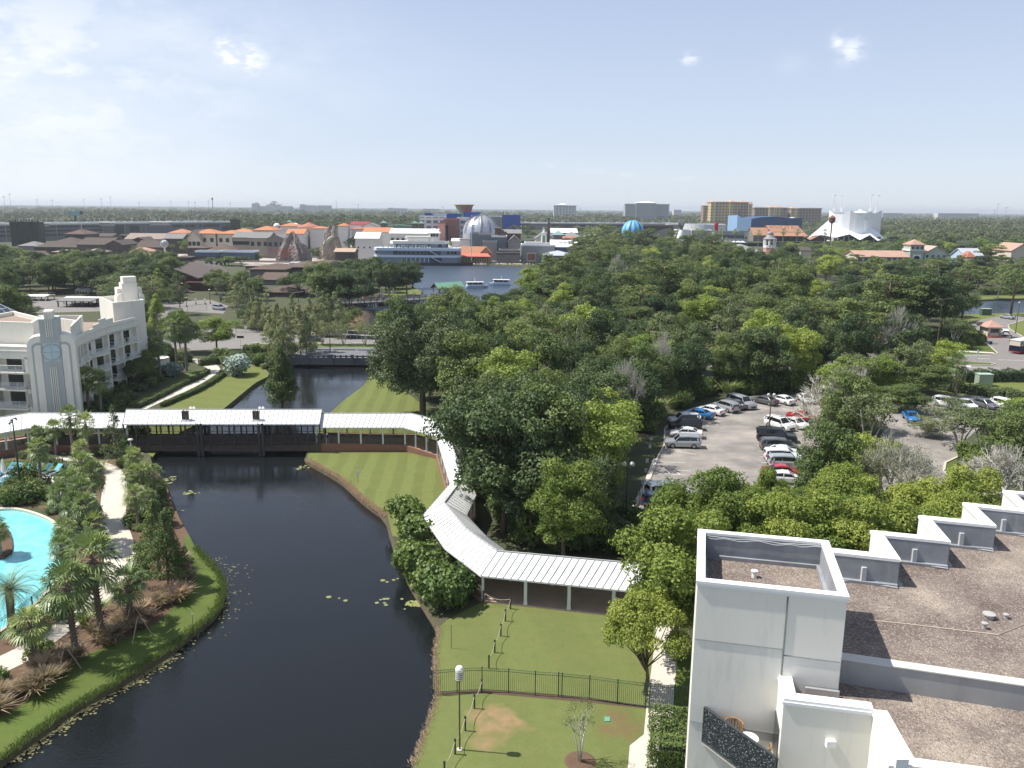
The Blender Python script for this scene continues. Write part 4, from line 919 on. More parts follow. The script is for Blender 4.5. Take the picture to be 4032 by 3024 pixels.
def floor(k1,k2,z1,z2,mat=deck,th=.25,inn=.15,name='walk_floor'):
 (a,b_),(c,d)=runs(k1,k2,inn);mb=MB();v=[(a.x,a.y,z1),(b_.x,b_.y,z2),(d.x,d.y,z2),(c.x,c.y,z1)]
 mb.add(v+[(x,y,z-th) for x,y,z in v],[(0,1,2,3),(7,6,5,4),(0,4,5,1),(1,5,6,2),(2,6,7,3),(3,7,4,0)]);mb.build(name,mat,cw,True)
floor('d','e',1.0,1.0,wood2,.2);nr,fr_=runs('d','e',.2)
for (A,B),sg in ((nr,-1),(fr_,1)):
 mb=MB();mb.wall(A,B,.12,1.0,.12);o=mb.build('fascia_boards',wood2,cw,True)
 mb=MB()
 for z in (.98,1.22,.14):mb.tube([(A.x,A.y+sg*.08,z),(B.x,B.y+sg*.08,z)],.045,4)
 mb.build('fascia_rail',wood,cw,True)
 railing(A,B,1.15,1.15,wood,0)
 for i in range(17):
  q=A.lerp(B,i/16);w=.32 if i in (6,11) else .16;mb=MB();mb.box(q.x-w/2,q.x+w/2,q.y-w/2+sg*.02,q.y+w/2+sg*.02,(-.9 if i in (0,6,11,16) else .1),3.9)
  if w>.2:mb.box(q.x-w/2+.5,q.x+w/2+.5,q.y-w/2+sg*.02,q.y+w/2+sg*.02,-.9,3.9)
  mb.build('bridge_post',wood,cw,True)
for px in (402,558+0):
 pass
for a,b_,z1,z2 in (('f','g',1.0,.75),('g','h',.75,.3),('h','i',.3,.18),('i','j',.18,.18),('j','k',.18,.18),('k','l',.18,.16),('l','m',.16,.12),('b','c',.7,.95),('a','b',.25,.7)):
 floor(a,b_,z1,z2,deck,z1+.1)
 (A,B),(C,D)=runs(a,b_,.15)
 for q,r in ((A,B),(C,D)):
  if b_=='m':continue
  mb=MB();d=(r-q).normalized();n=Vector((-d.y,d.x,0))*.12
  mb.add([q-n,q+n,r+n,r-n],[],0);v=[(p_.x,p_.y,zz_) for zz_ in (0,) for p_ in (q-n,q+n,r+n,r-n)]+[((q-n).x,(q-n).y,z1+.18),((q+n).x,(q+n).y,z1+.18),((r+n).x,(r+n).y,z2+.18),((r-n).x,(r-n).y,z2+.18)]
  mb=MB();mb.add(v,[(4,5,6,7),(0,4,7,3),(1,2,6,5),(0,1,5,4),(2,3,7,6)])
  mb.build('brick_kerb',brick,cw,True)
posts('f','g',4,1.0,.85,postw);posts('g','h',3,.85,.4,postw,sk=(0,));posts('h','i',5,.4,.25,postw,sk=(0,));posts('i','j',3,.25,.2,postw,sk=(0,));posts('j','k',3,.2,.2,postw,sk=(0,));posts('k','l',3,.2,.2,postw,sk=(0,));posts('l','m',4,.15,.15,postw,.26,sk=(0,))
posts('b','c',7,.7,.9,postw);posts('a','b',4,.3,.7,postw,sk=(4,))
for a,b_,z1,z2 in (('f','g',1.15,.95),('b','c',.9,1.1)):
 nr,fr_=runs(a,b_,.3);railing(*nr,z1,z2,fr,0);railing(*fr_,z1,z2,fr,0)
for a,b_ in (('j','k'),('k','l')):nr,fr_=runs(a,b_,.25);railing(*nr,.3,.3,wood2,0,h=.95)
nr,fr_=runs('l','m',.25);railing(*fr_,.25,.25,wood2,0,h=.95)
globe=M('globe_glass',(.85,.85,.82),.3,.02,1);blackm=M('black_metal',(.03,.032,.034),.45,.15,3);darkg=M('dark_green_metal',(.028,.06,.05),.45,.15,3)
for px,lab in ((758,'left twin-globe lamp above the bridge roof'),(1030,'right twin-globe lamp above the bridge roof')):
 q=V(px,1612,P(px,1640,5.1).y+5.2);t=thing('globe_lamp',lab,'lamp',(q.x,q.y,.9),group='globe lamps behind the bridge roof')
 for s in (-.22,.22):mb=MB();mb.lathe([(.19*math.sin(PI*i/8),-.19*math.cos(PI*i/8)) for i in range(9)],(s,0,q.z-.9+.2),12);mb.build('globe',globe,t,smooth=True)
 mb=MB();mb.tube([(0,0,0),(0,0,q.z-.9-.05)],.05,6);mb.tube([(-.22,0,q.z-.9),(.22,0,q.z-.9)],.03,5);mb.build('pole',blackm,t)
for px,lab in ((731,'left pair of brown square vents on the bridge roof'),(1009,'right pair of brown square vents on the bridge roof')):
 q=P(px,1652,4.25);t=thing('roof_vent_pair',lab,'roof vent',(q.x,q.y,4.2),group='vents on the bridge roof');bm2=M('bronze_metal',(.10,.08,.065),.5,.2,2)
 for s in (-.24,.24):mb=MB();mb.box(s-.19,s+.19,-.18,.18,-.1,1.15);mb.box(s-.22,s+.22,-.21,.21,1.15,1.22);mb.tube([(s,0,1.2),(s,0,1.4)],.05,5);mb.build('vent_hood',bm2,t)
 mb=MB();mb.box(-.55,.6,-.35,.3,-.12,.06);mb.build('base_plate',cope,t)
# ================================================================ fence, rope posts, lamps on the front lawn
def fence_run(root,pts,h,mat,step=.13,name='fence_panel',post_h=None):
 for i in range(len(pts)-1):
  a,b_=Vector((pts[i][0],pts[i][1],0)),Vector((pts[i+1][0],pts[i+1][1],0));L_=(b_-a).length;n=max(2,int(L_/step));mb=MB()
  for z in (h,h-.18,.14):mb.tube([a+Vector((0,0,z)),b_+Vector((0,0,z))],.02,4)
  for j in range(1,n):q=a.lerp(b_,j/n);mb.box(q.x-.009,q.x+.009,q.y-.009,q.y+.009,.06,h)
  mb.build(name,mat,root,True)
 for p_ in pts:mb=MB();mb.box(p_[0]-.035,p_[0]+.035,p_[1]-.035,p_[1]+.035,-.6,h+.06);mb.add([(p_[0]-.05,p_[1]-.05,h+.06),(p_[0]+.05,p_[1]-.05,h+.06),(p_[0]+.05,p_[1]+.05,h+.06),(p_[0]-.05,p_[1]+.05,h+.06),(p_[0],p_[1],h+.1)],[(0,1,4),(1,2,4),(2,3,4),(3,0,4)]);mb.build('fence_post',mat,root,True)
fg=M('green_fence_paint',(.035,.085,.06),.45,.1,2)
FP=[(1702,2735),(1800,2726),(1898,2722),(2002,2728),(2107,2738),(2198,2744),(2212,2746),(2320,2756),(2430,2772),(2540,2786),(2556,2788),(2652,2795),(2720,2800)]
fpw=[P(x,y,0) for x,y in FP]
fe=thing('metal_fence','green metal picket fence crossing the front lawn from the water to the hotel wall','fence',(fpw[4].x,fpw[4].y,0))
fence_run(fe,[(q.x,q.y) for q in fpw],1.75,fg)
mb=MB();bedp=[(1730,2722),(1800,2722),(1900,2716),(2110,2728),(2330,2748),(2556,2782),(2556,2792),(2330,2768),(2110,2748),(1900,2730),(1800,2732),(1745,2740)]
sheet('planting_bed',bedp,M('mulch_dark',(.12,.08,.055),.95,.3,2,fine=9),.014)
bol=M('bollard_green',(.02,.04,.034),.5,.15,2)
def rope_line(px,lab,h=.95):
 W_=[P(x,y,0) for x,y in px]
 r=thing('rope_barrier',lab,'rope barrier',(W_[0].x,W_[0].y,0),group='rope barriers along the front lawn')
 for q in W_:mb=MB();mb.tube([(q.x,q.y,-.1),(q.x,q.y,h)],.055,8);mb.lathe([(.075,0),(.075,.05),(.04,.1),(0,.12)],(q.x,q.y,h),8);mb.build('post',bol,r,True)
 for a,b_ in zip(W_,W_[1:]):
  pts=[(a.x+(b_.x-a.x)*t,a.y+(b_.y-a.y)*t,h-.08-.30*math.sin(PI*t)) for t in [i/10 for i in range(11)]];mb=MB();mb.tube(pts,.022,5);mb.build('rope',M('rope',(.42,.36,.27),.9,.1,8),r,True)
rope_line([(1903,2372),(2010,2398),(1990,2446),(1972,2505),(1948,2570),(1925,2632)],'rope barrier on short posts between the walkway and the green fence')
rope_line([(1897,2728),(1868,2790),(1832,2878),(1792,2970),(1750,3060)],'rope barrier on short posts on the near side of the green fence')
q=P(1810,2952,0);t=thing('lawn_lamp','tall lamp with ribbed white capsule head standing on the front lawn','street lamp',(q.x,q.y,0))
mb=MB();mb.tube([(0,0,0),(0,0,4.7)],[.055,.045],8);mb.build('pole',M('brown_pole',(.12,.09,.06),.5,.1,2),t);mb=MB();mb.lathe([(.18,0),(.18,.06),(0,.07)],n=12);mb.build('base_plate',conc,t)
mb=MB();mb.lathe([(.0,4.6),(.16,4.62),(.21,4.8),(.22,5.2),(.17,5.45),(0,5.5)],n=14);mb.build('lamp_shade',M('lamp_body',(.22,.22,.22),.4,.05,1),t,smooth=True)
mb=MB()
for z in (4.72,4.84,4.96,5.08,5.2):mb.lathe([(.225,z),(.235,z+.02),(.225,z+.04)],n=14)
mb.lathe([(.235,5.24),(.235,5.4),(.17,5.52),(0,5.56)],n=14);mb.build('lamp_cap',white,t)
def signpost(px,py,h,lab,board=(.12,.18),boardc=white,pole=blackm,cat='sign'):
 q=P(px,py,0);t=thing('sign_post',lab,cat,(q.x,q.y,0));mb=MB();mb.tube([(0,0,-.8),(0,0,h)],.02,5);mb.build('pole',pole,t)
 if board:mb=MB();mb.box(-board[0],board[0],-.015,.015,h-board[1]*2,h);mb.build('sign_board',boardc,t)
signpost(1410,1899,1.5,'small white sign on a thin post in the striped lawn',(.16,.30));signpost(1777,2553,1.9,'thin dark stake standing near the water on the front lawn',None)
signpost(762,2490,1.6,'thin post standing in the water by the curving grass bank',(.07,.12));signpost(688,2380,1.5,'short dark post among the tan grasses of the left bank',(.06,.3),M('grey_board',(.3,.3,.3)))
q=P(2391,2834,0);mb=MB();mb.prism([P(2379+a,2825+b_,0) for a,b_ in ((0,0),(22,0),(24,17),(2,18))],0,.06);tag(mb.build('hatch_cover',M('lid_green',(.14,.33,.24))),'pale green square utility lid set in the front lawn','utility lid')
q=P(2361,2845,0);mb=MB();mb.lathe([(.17,0),(.15,.06),(0,.09)],(0,0,0),10);tag(mb.build('lawn_stone',white,loc=(q.x,q.y,0)),'small white cap beside the green utility lid on the lawn','cap')
q=P(1249,1801,0);mb=MB();mb.box(-.45,.45,-.2,.2,0,.25);tag(mb.build('concrete_block',conc,loc=(q.x,q.y,0)),'low pale block on the lawn tip beside the bridge','block')
# ================================================================ the left hotel
hw=M('hotel_stucco',(.78,.75,.67),.8,.04,.3,stain=(.52,.54,.52));hw2=M('hotel_stucco_grey',(.42,.45,.45),.8,.05,.4);hgl=glassmat('dark_glass');hg2=M('pale_blue_glass',(.45,.58,.62),.2,.05,.5)
rfd=M('flat_roof_tan',(.36,.28,.22),.9,.2,.4,fine=5);bar_m=M('rail_white',(.74,.76,.74),.5,.03,1)
lh=thing('art_deco_hotel','white four-storey hotel with curved wing, balconies and rounded pilaster tower beside the lagoon','building',(-72,135,0))
ZH=12.3
def pilasterbox(mb,poly_,z0,z1):mb.prism(poly_,z0,z1)
A0=Vector(xy(292,1330,ZH));A1=Vector(xy(540,1247,ZH));
def wingpt(t,off=0.0):
 q=A0.lerp(A1,t);d=(A1-A0).normalized();n=Vector((-d.y,d.x));q=q+n*(2.6*4*t*(1-t)*.55)
 return q+n*off
NSEG=10;front=[wingpt(i/NSEG) for i in range(NSEG+1)];back=[wingpt(i/NSEG,13) for i in range(NSEG+1)]
set_=[wingpt(i/NSEG,.6) for i in range(NSEG+1)]
mb=MB();mb.prism(set_+back[::-1],0,ZH-1.3);mb.build('wing_wall',hw,lh,True)
mb=MB();mb.prism(set_+back[::-1],ZH-1.3,ZH-1.0);mb.build('wing_roof',rfd,lh,True)
mb=MB()
for i in range(NSEG):
 a,b_=front[i],front[i+1];n=Vector((a-set_[i])).normalized()
 z1=ZH+{4:.5,5:1.1,6:.8}.get(i,0)
 mb.prism([a,b_,set_[i+1]-(set_[i+1]-b_)*.7,set_[i]-(set_[i]-a)*.7],ZH-1.9,z1)
 mb.prism([a+n*.12,b_+n*.12,b_,a],ZH-.55,ZH-.35)
mb.prism([front[0],front[-1],set_[-1],set_[0]],ZH-1.92,ZH-1.85) if False else None
for i in range(NSEG):mb.prism([front[i],front[i+1],set_[i+1],set_[i]],ZH-1.95,ZH-1.7,0,True,True)
mb.build('parapet',hw,lh,True)
mb=MB()
for i in range(NSEG):mb.prism([back[i],back[i+1],back[i+1]-(back[i+1]-set_[i+1]).normalized()*.4,back[i]-(back[i]-set_[i]).normalized()*.4],ZH-1.3,ZH+.1)
mb.build('rear_parapet',hw,lh,True)
bays=[(0.0,.11),(.13,.25),(.29,.59),(.63,.78),(.82,.97)]
for t0,t1 in bays:
 pass
for t in (0.0,.12,.27,.61,.80,.985):
 q=wingpt(t,-.05);q2=wingpt(t+.012,-.05);mb=MB();d=(wingpt(min(1,t+.02))-wingpt(max(0,t-.02))).normalized();n=Vector((-d.y,d.x));w=.28
 mb.prism([q-d*w,q+d*w,q+d*w+n*.68,q-d*w+n*.68],0,ZH-1.8);mb.build('pier',hw,lh,True)
for fl,z in enumerate((2.6,5.4,8.1)):
 for bi,(t0,t1) in enumerate(bays):
  bow=1.5 if bi==2 else .7;k=9 if bi==2 else 2;pts=[]
  for i in range(k+1):
   t=t0+(t1-t0)*i/k;u=i/k;pts.append(wingpt(t,-bow*(4*u*(1-u) if bi==2 else 1)))
  inner=[wingpt(t0+(t1-t0)*i/k,.62) for i in range(k+1)]
  mb=MB();mb.prism(pts+inner[::-1],z-.22,z,0,True,True);sl=mb.build('balcony',hw,lh,True)
  mb=MB()
  for h in (.2,.36,.52,.68,.84,1.0):mb.tube([(q.x,q.y,z+h) for q in pts],.028 if h<.9 else .04,4)
  for q in pts:mb.tube([(q.x,q.y,z),(q.x,q.y,z+1.0)],.03,4)
  for e in (0,-1):mb.tube([(pts[e].x,pts[e].y,z+1.0),(inner[e].x,inner[e].y,z+1.0)],.03,4);mb.tube([(pts[e].x,pts[e].y,z+.5),(inner[e].x,inner[e].y,z+.5)],.03,4)
  v=np.array(mb.v)-np.array((lh.location[0],lh.location[1],0));mb.v=[tuple(x) for x in v];rl=mb.build('rail',bar_m);rl.parent=sl
for fl,z in enumerate((0,2.6,5.4,8.1)):
 for t0,t1 in [(.02,.08),(.145,.215),(.30,.38),(.47,.56),(.64,.73),(.83,.92)]:
  a,b_=wingpt(t0,.48),wingpt(t1,.48);d=(b_-a).normalized();n=Vector((-d.y,d.x))*.2;mb=MB();mb.prism([a,b_,b_+n,a+n],z+.05,z+2.15);mb.build('balcony_door',hgl,lh,True)
E=[Vector(xy(389,1170,15)),Vector(xy(443,1193,15)),Vector(xy(567,1181,15)),Vector(xy(520,1155,15))]
E[3]=E[0]+E[2]-E[1]
mb=MB();Ei=inset(E,.35);ring(mb,E,Ei,0,15.05);mb.prism(Ei,13.5,14.0);mb.build('end_tower',hw,lh,True)
e1=E[2];w2=[e1,e1+(E[3]-E[2]).normalized()*8,e1+(E[3]-E[2]).normalized()*8+Vector((4.5,5)),Vector(xy(590,1395,3.5))]
mb=MB();mb.prism([E[1]+Vector((.3,.3)),Vector(xy(668,1418,2.0)),Vector(xy(668,1418,2.0))+Vector((-3,4)),E[2]+Vector((-1,1))],0,2.6);mb.build('garden_wall',hw,lh,True)
c=Vector(xy(493,1183,15.0));c=(E[0]+E[1]+E[2]+E[3])/4+Vector((1.2,.6));mb=MB()
def rbox(cx,cy,w,d,z0,z1,mb=mb,ang=.62):
 ca,sa=math.cos(ang),math.sin(ang);mb.prism([(cx+ca*x-sa*y,cy+sa*x+ca*y) for x,y in ((-w,-d),(w,-d),(w,d),(-w,d))],z0,z1)
rbox(c.x,c.y,1.3,1.3,14,17.9);rbox(c.x,c.y,2.1,.9,14,16.9);rbox(c.x-1.6,c.y-.3,.5,1.4,14,17.0);rbox(c.x+.1,c.y+.1,1.15,1.15,17.9,19.0)
for s in (-1,1):
 mb.lathe([(1.1,-1.0),(1.1,1.0)],(0,0,0),14,0,0,PI) if False else None
 t_=MB();k=10;pr=[(s*(1.4+.95*math.cos(PI/2*i/k)),15.2+.95*math.sin(PI/2*i/k)) for i in range(k+1)]+[(s*1.4,14),(s*2.35,14)]
 ca,sa=math.cos(.62),math.sin(.62);v=[(c.x+ca*x-sa*y,c.y+sa*x+ca*y,z) for y in (-1.6,.9) for x,z in pr];n=len(pr)
 mb.add(v,[tuple(range(n)),tuple(range(2*n-1,n-1,-1))]+[(i,(i+1)%n,n+(i+1)%n,n+i) for i in range(n)])
mb.build('stepped_cap',hw,lh,True)
Q0,Q1=Vector(xy(118,1625,0)),Vector(xy(330,1625,0));
Yp=P(0,1354,ZH).y;Q0=Vector(V(108,1400,Yp-1.5)[:2]);Q1=Vector(V(300,1400,Yp+1.0)[:2]);dq=(Q1-Q0).normalized();nq=Vector((dq.y,-dq.x));Wq=(Q1-Q0).length
def pw(u,o=0.0):q=Q0+dq*(u*Wq)+nq*o;return (q.x,q.y)
def shoulder(u0,u1,zt,rr,o,side,name,mat=hw,dep=4.0):
 """slab with one rounded top corner"""
 k=8;W_=(u1-u0)*Wq;prof=[]
 if side<0:prof=[(0,0),(W_,0),(W_,zt)]+[(rr-rr*math.sin(PI/2*i/k),zt-rr+rr*math.cos(PI/2*i/k)) for i in range(k+1)]
 elif side>0:prof=[(0,0),(W_,0)]+[(W_-rr+rr*math.cos(PI/2*i/k),zt-rr+rr*math.sin(PI/2*i/k)) for i in range(k+1)]+[(0,zt)]
 else :prof=[(0,0),(W_,0),(W_,zt),(0,zt)]
 n=len(prof);v=[]
 for oo in (o,o-dep):
  for x,z in prof:q=pw(u0+x/Wq,oo);v.append((q[0],q[1],z))
 mb=MB();mb.add(v,[tuple(range(n)),tuple(range(2*n-1,n-1,-1))]+[(i,n+i,n+(i+1)%n,(i+1)%n) for i in range(n)]);mb.build(name,mat,lh,True)
shoulder(0,.33,13.6,1.5,0,-1,'pilaster_shoulder');shoulder(.67,1.0,13.6,1.5,0,1,'pilaster_shoulder')
shoulder(.10,.29,12.6,.7,.10,-1,'pilaster_panel',hw2,.3);shoulder(.14,.29,12.3,.5,.14,-1,'pilaster_inset',hw,.3);shoulder(.71,.90,12.6,.7,.10,1,'pilaster_panel',hw2,.3);shoulder(.71,.86,12.3,.5,.14,1,'pilaster_inset',hw,.3)
shoulder(.30,.70,16.0,0,.22,0,'pilaster_centre',hw2,4.4)
mb=MB()
for i in range(4):
 u=.43+.04*i;
 for z0,z1 in ((.5,9.2),(13.4,16.9)):a,b_=pw(u,.22),pw(u+.02,.22);c1,d1=pw(u+.02,.42),pw(u,.42);mb.prism([a,b_,c1,d1],z0,z1)
mb.build('fluting',hw,lh,True)
mb=MB();mb.prism([pw(.42,.27),pw(.60,.27),pw(.60,-2.2),pw(.42,-2.2)],16.0,17.1);mb.build('pilaster_cap',hw,lh,True)
mb=MB();mb.prism([pw(.34,.24),pw(.66,.24),pw(.66,.30),pw(.34,.30)],9.9,12.6);wn=mb.build('round_window',M('pale_square',(.50,.57,.60)),lh,True)
mb=MB();k=24;zc=11.25
for rr,rw in ((1.15,.07),):
 for i in range(k):
  a0,a1=2*PI*i/k,2*PI*(i+1)/k;q0,q1=pw(.5+rr*math.cos(a0)/Wq,.34),pw(.5+rr*math.cos(a1)/Wq,.34);mb.tube([(q0[0],q0[1],zc+rr*math.sin(a0)),(q1[0],q1[1],zc+rr*math.sin(a1))],rw,4)
q0,q1=pw(.5-1.1/Wq,.34),pw(.5+1.1/Wq,.34);mb.tube([(*q0,zc),(*q1,zc)],.05,4);q0=pw(.5,.34);mb.tube([(*q0,zc-1.1),(*q0,zc+1.1)],.05,4)
mb.v=[(x-lh.location[0],y-lh.location[1],z) for x,y,z in mb.v];fr2=mb.build('window_frame',M('frame_grey',(.42,.47,.50)));fr2.parent=wn
mb=MB();k=24;v=[pw(.5,.315)+(zc,)]+[pw(.5+1.1*math.cos(2*PI*i/k)/Wq,.315)+(zc+1.1*math.sin(2*PI*i/k),) for i in range(k)];v=[(x-lh.location[0],y-lh.location[1],z) for x,y,z in v];mb.add(v,[(0,i+1,(i+1)%k+1) for i in range(k)]);pn=mb.build('pane',hg2);pn.parent=wn
Lw0=Vector(V(-190,1400,Yp+.5)[:2]);Lw1=Vector(pw(.0,-1.0));dl=(Lw1-Lw0).normalized();nl=Vector((dl.y,-dl.x))
mb=MB();mb.prism([Lw0-nl*1.6,Lw1-nl*1.6,Lw1-nl*14,Lw0-nl*14],0,10.4);mb.build('front_wing_wall',hw,lh,True)
mb=MB();mb.prism([Lw0,Lw1,Lw1-nl*1.7,Lw0-nl*1.7],10.2,12.0,0,True,True);mb.prism([Lw0+nl*.1,Lw1+nl*.1,Lw1,Lw0],11.2,11.4);mb.build('front_wing_parapet',hw,lh,True)
mb=MB();mb.prism([Lw0-nl*3,Vector(pw(.12,-3)),Vector(pw(.2,-9)),Lw0-nl*14],10.4,14.6);mb.build('penthouse',hw,lh,True)
mb=MB();q=[Lw0-nl*3.5,Vector(pw(.10,-3.5)),Vector(pw(.16,-8.6)),Lw0-nl*13.5];mb.prism(q,14.55,14.62);mb.build('penthouse_roof',rfd,lh,True)
mb=MB();qq=[Lw0-nl*3,Vector(pw(.12,-3)),Vector(pw(.2,-9)),Lw0-nl*14];ring(mb,qq,inset(qq,.35),14.6,15.2);mb.build('penthouse_parapet',hw,lh,True)
mb=MB();tq=[Vector(pw(.9,-3)),wingpt(.45,2),wingpt(.45,9),Vector(pw(.9,-11))];mb.prism(tq,11,13.6);mb.build('roof_block',hw,lh,True)
mb=MB();mb.prism(inset(tq,.4),13.6,13.66);mb.build('roof_block_roof',rfd,lh,True);mb=MB();ring(mb,tq,inset(tq,.3),13.6,14.3);mb.build('roof_block_parapet',hw,lh,True)
Lwl=(Lw1-Lw0).length
for z in (.2,3.0,5.8,8.3)[1:]:
 for s in (0,1):
  a=Lw1-dl*(.7+s*5.6);b_=a-dl*4.6;mb=MB();mb.prism([a+nl*.5,b_+nl*.5,b_-nl*1.6,a-nl*1.6],z-.25,z,0,True,True);sl=mb.build('balcony',hw,lh,True)
  mb=MB()
  for h in (.2,.36,.52,.68,.84,1.02):mb.tube([(a.x+nl.x*.5,a.y+nl.y*.5,z+h),(b_.x+nl.x*.5,b_.y+nl.y*.5,z+h)],.03,4)
  for i in range(5):q=a.lerp(b_,i/4)+nl*.5;mb.tube([(q.x,q.y,z),(q.x,q.y,z+1.02)],.03,4)
  for rr in (.4,.65,.9):mb.tube([(b_.x+dl.x*rr*math.sin(PI/2*i/6)+nl.x*.53,b_.y+dl.y*rr*math.sin(PI/2*i/6)+nl.y*.53,z+.1+rr*math.cos(PI/2*i/6)) for i in range(7)],.035,4)
  mb.v=[(x-lh.location[0],y-lh.location[1],z_) for x,y,z_ in mb.v];rl=mb.build('rail',bar_m);rl.parent=sl
  c1=a.lerp(b_,.35)-nl*1.54;d1=a.lerp(b_,.85)-nl*1.54;mb=MB();mb.prism([c1,d1,d1-nl*.04,c1-nl*.04],z+.05,z+2.15,0,True,True);mb.build('balcony_door',hgl,lh,True)
 for s in (0,1):q=Lw1-dl*(.2+s*5.6);mb=MB();mb.prism([q,q-dl*.5,q-dl*.5-nl*1.7,q-nl*1.7],0 if z==3.0 else z-2.6,z+2.2);mb.build('pier',hw,lh,True)
g0=P(0,1260,12);g0=V(-30,1262,Yp+22);t=thing('glass_pyramid','dark glazed pyramid skylight with white bars behind the left hotel','skylight',(g0.x,g0.y,11.5));t.parent=None
mb=MB();s=5.2;ap=(0,0,4.6);cs=[(-s,-s,0),(s,-s,0),(s,s,0),(-s,s,0)];mb.add(cs+[ap],[(0,1,4),(1,2,4),(2,3,4),(3,0,4)]);mb.build('glazing',glassmat('blue_glass',(.04,.06,.09),.12),t)
mb=MB()
for i in range(4):
 a,b_=Vector(cs[i]),Vector(cs[(i+1)%4]);A=Vector(ap);mb.tube([a,A],.1,4);mb.tube([a,b_],.1,4)
 for k in range(1,6):q=a.lerp(b_,k/6);f=1-abs(k/6-.5)*2;mb.tube([q,q.lerp(A,0)+(A-a.lerp(b_,.5))*f*.98],.05,4);mb.tube([a.lerp(A,k/6),b_.lerp(A,k/6)],.05,4)
mb.build('glazing_bars',white,t)
mb=MB();mb.box(-5.6,5.6,-5.6,5.6,-11.5,0);mb.build('skylight_base',hw,t)
# ================================================================ the far shore: shops, garages, towers
brn=M('shingle_brown',(.115,.092,.078),.9,.2,.3,fine=2);brn2=M('shingle_umber',(.15,.105,.085),.9,.18,.3,fine=2);gry=M('shingle_grey',(.21,.205,.20),.85,.15,.3);tanr=M('shingle_tan',(.37,.30,.255),.9,.15,.3,fine=2)
org=M('tile_orange',(.60,.255,.13),.85,.14,.3,fine=2);rdr=M('tile_red',(.40,.16,.11),.85,.15,.3);salm=M('salmon_roof',(.44,.27,.21),.85,.15,.2);whr=M('white_roof',(.80,.80,.80),.5,.04,.2)
mtl=M('metal_grey',(.30,.315,.33),.4,.12,.3,metal=.5);cream=M('cream_wall',(.58,.52,.42),.85,.06,.2);wwall=M('offwhite_wall',(.66,.65,.62),.85,.05,.2);stone=M('stone_wall',(.34,.29,.235),.9,.12,.4)
dkw=M('dark_wall',(.075,.068,.062),.85,.2,.3);rdw=M('maroon_wall',(.085,.035,.032),.85,.2,.3);blw=M('blue_wall',(.07,.12,.21),.7,.12,.3);gw=M('grey_wall',(.25,.255,.255),.85,.1,.3);tw_=M('taupe_wall',(.215,.19,.175),.9,.1,.4)
win_m=glassmat('window_glass',(.03,.035,.045),.15);coral=M('coral_awning',(.62,.16,.10),.7,.08,.3);greenr=M('green_roof',(.16,.34,.24),.6,.1,.3);sage=M('sage_wall',(.38,.44,.37),.85,.06,.3);pinkw=M('pink_wall',(.62,.30,.27),.85,.06,.3);skyb=M('pale_blue_wall',(.42,.55,.66),.8,.05,.3)
def house(name,label,x0,x1,ye,yr,Y=None,yb=None,dep=12,typ='hip',wm=cream,rm=org,win=None,rz=0,ov=.6,cat='building',group=None,zb=0,run=None,axis='x',wmat=None):
 c=(x0+x1)/2;b_=P(c,yb,0) if Y is None else V(c,1000,Y);b_=Vector((b_.x,b_.y,zb));Yv=b_.y;m_=mpp((b_.x,b_.y,10));w=(x1-x0)*m_;ze=V(c,ye,Yv).z-zb;zr=V(c,yr,Yv+(dep/2 if typ!='flat' else 0)).z-zb
 t=thing(name,label,cat,b_,rz,group);mb=MB();mb.box(-w/2,w/2,0,dep,0,ze if typ!='flat' else zr)
 if typ=='front':mb.add([(-w/2,0,ze),(w/2,0,ze),(0,0,zr)],[(0,1,2)])
 mb.build('wall',wm,t);mb=MB()
 if typ=='hip':mb.hip(-w/2,w/2,0,dep,ze,zr,ov,0,.3,run)
 elif typ=='gable':mb.gable(-w/2,w/2,0,dep,ze,zr,ov,0,'x',.3);mb2=MB();mb2.add([(-w/2,0,ze),(-w/2,dep,ze),(-w/2,dep/2,zr-.3),(w/2,0,ze),(w/2,dep,ze),(w/2,dep/2,zr-.3)],[(0,2,1),(3,4,5)]);mb2.build('gable_wall',wm,t)
 elif typ=='front':mb.gable(-w/2,w/2,-.1,dep,ze,zr,ov,0,'y',.3)
 elif typ=='flat':ring(mb,[Vector((-w/2-.1,-.1)),Vector((w/2+.1,-.1)),Vector((w/2+.1,dep+.1)),Vector((-w/2-.1,dep+.1))],[Vector((-w/2+.5,.5)),Vector((w/2-.5,.5)),Vector((w/2-.5,dep-.5)),Vector((-w/2+.5,dep-.5))],zr-.6,zr+.35)
 mb.build('roof' if typ!='flat' else 'parapet',rm,t)
 if win:
  nc,nr,ww,wh,zt=win
  for r in range(nr):
   for k in range(nc):
    x=-w/2+w*(k+.5)/nc;z=ze*zt-r*(wh+1.3);mb=MB();mb.box(x-ww/2,x+ww/2,-.06,.1,z-wh,z);mb.build('window',wmat or win_m,t)
 return t,w,ze,zr
GZ=15.0
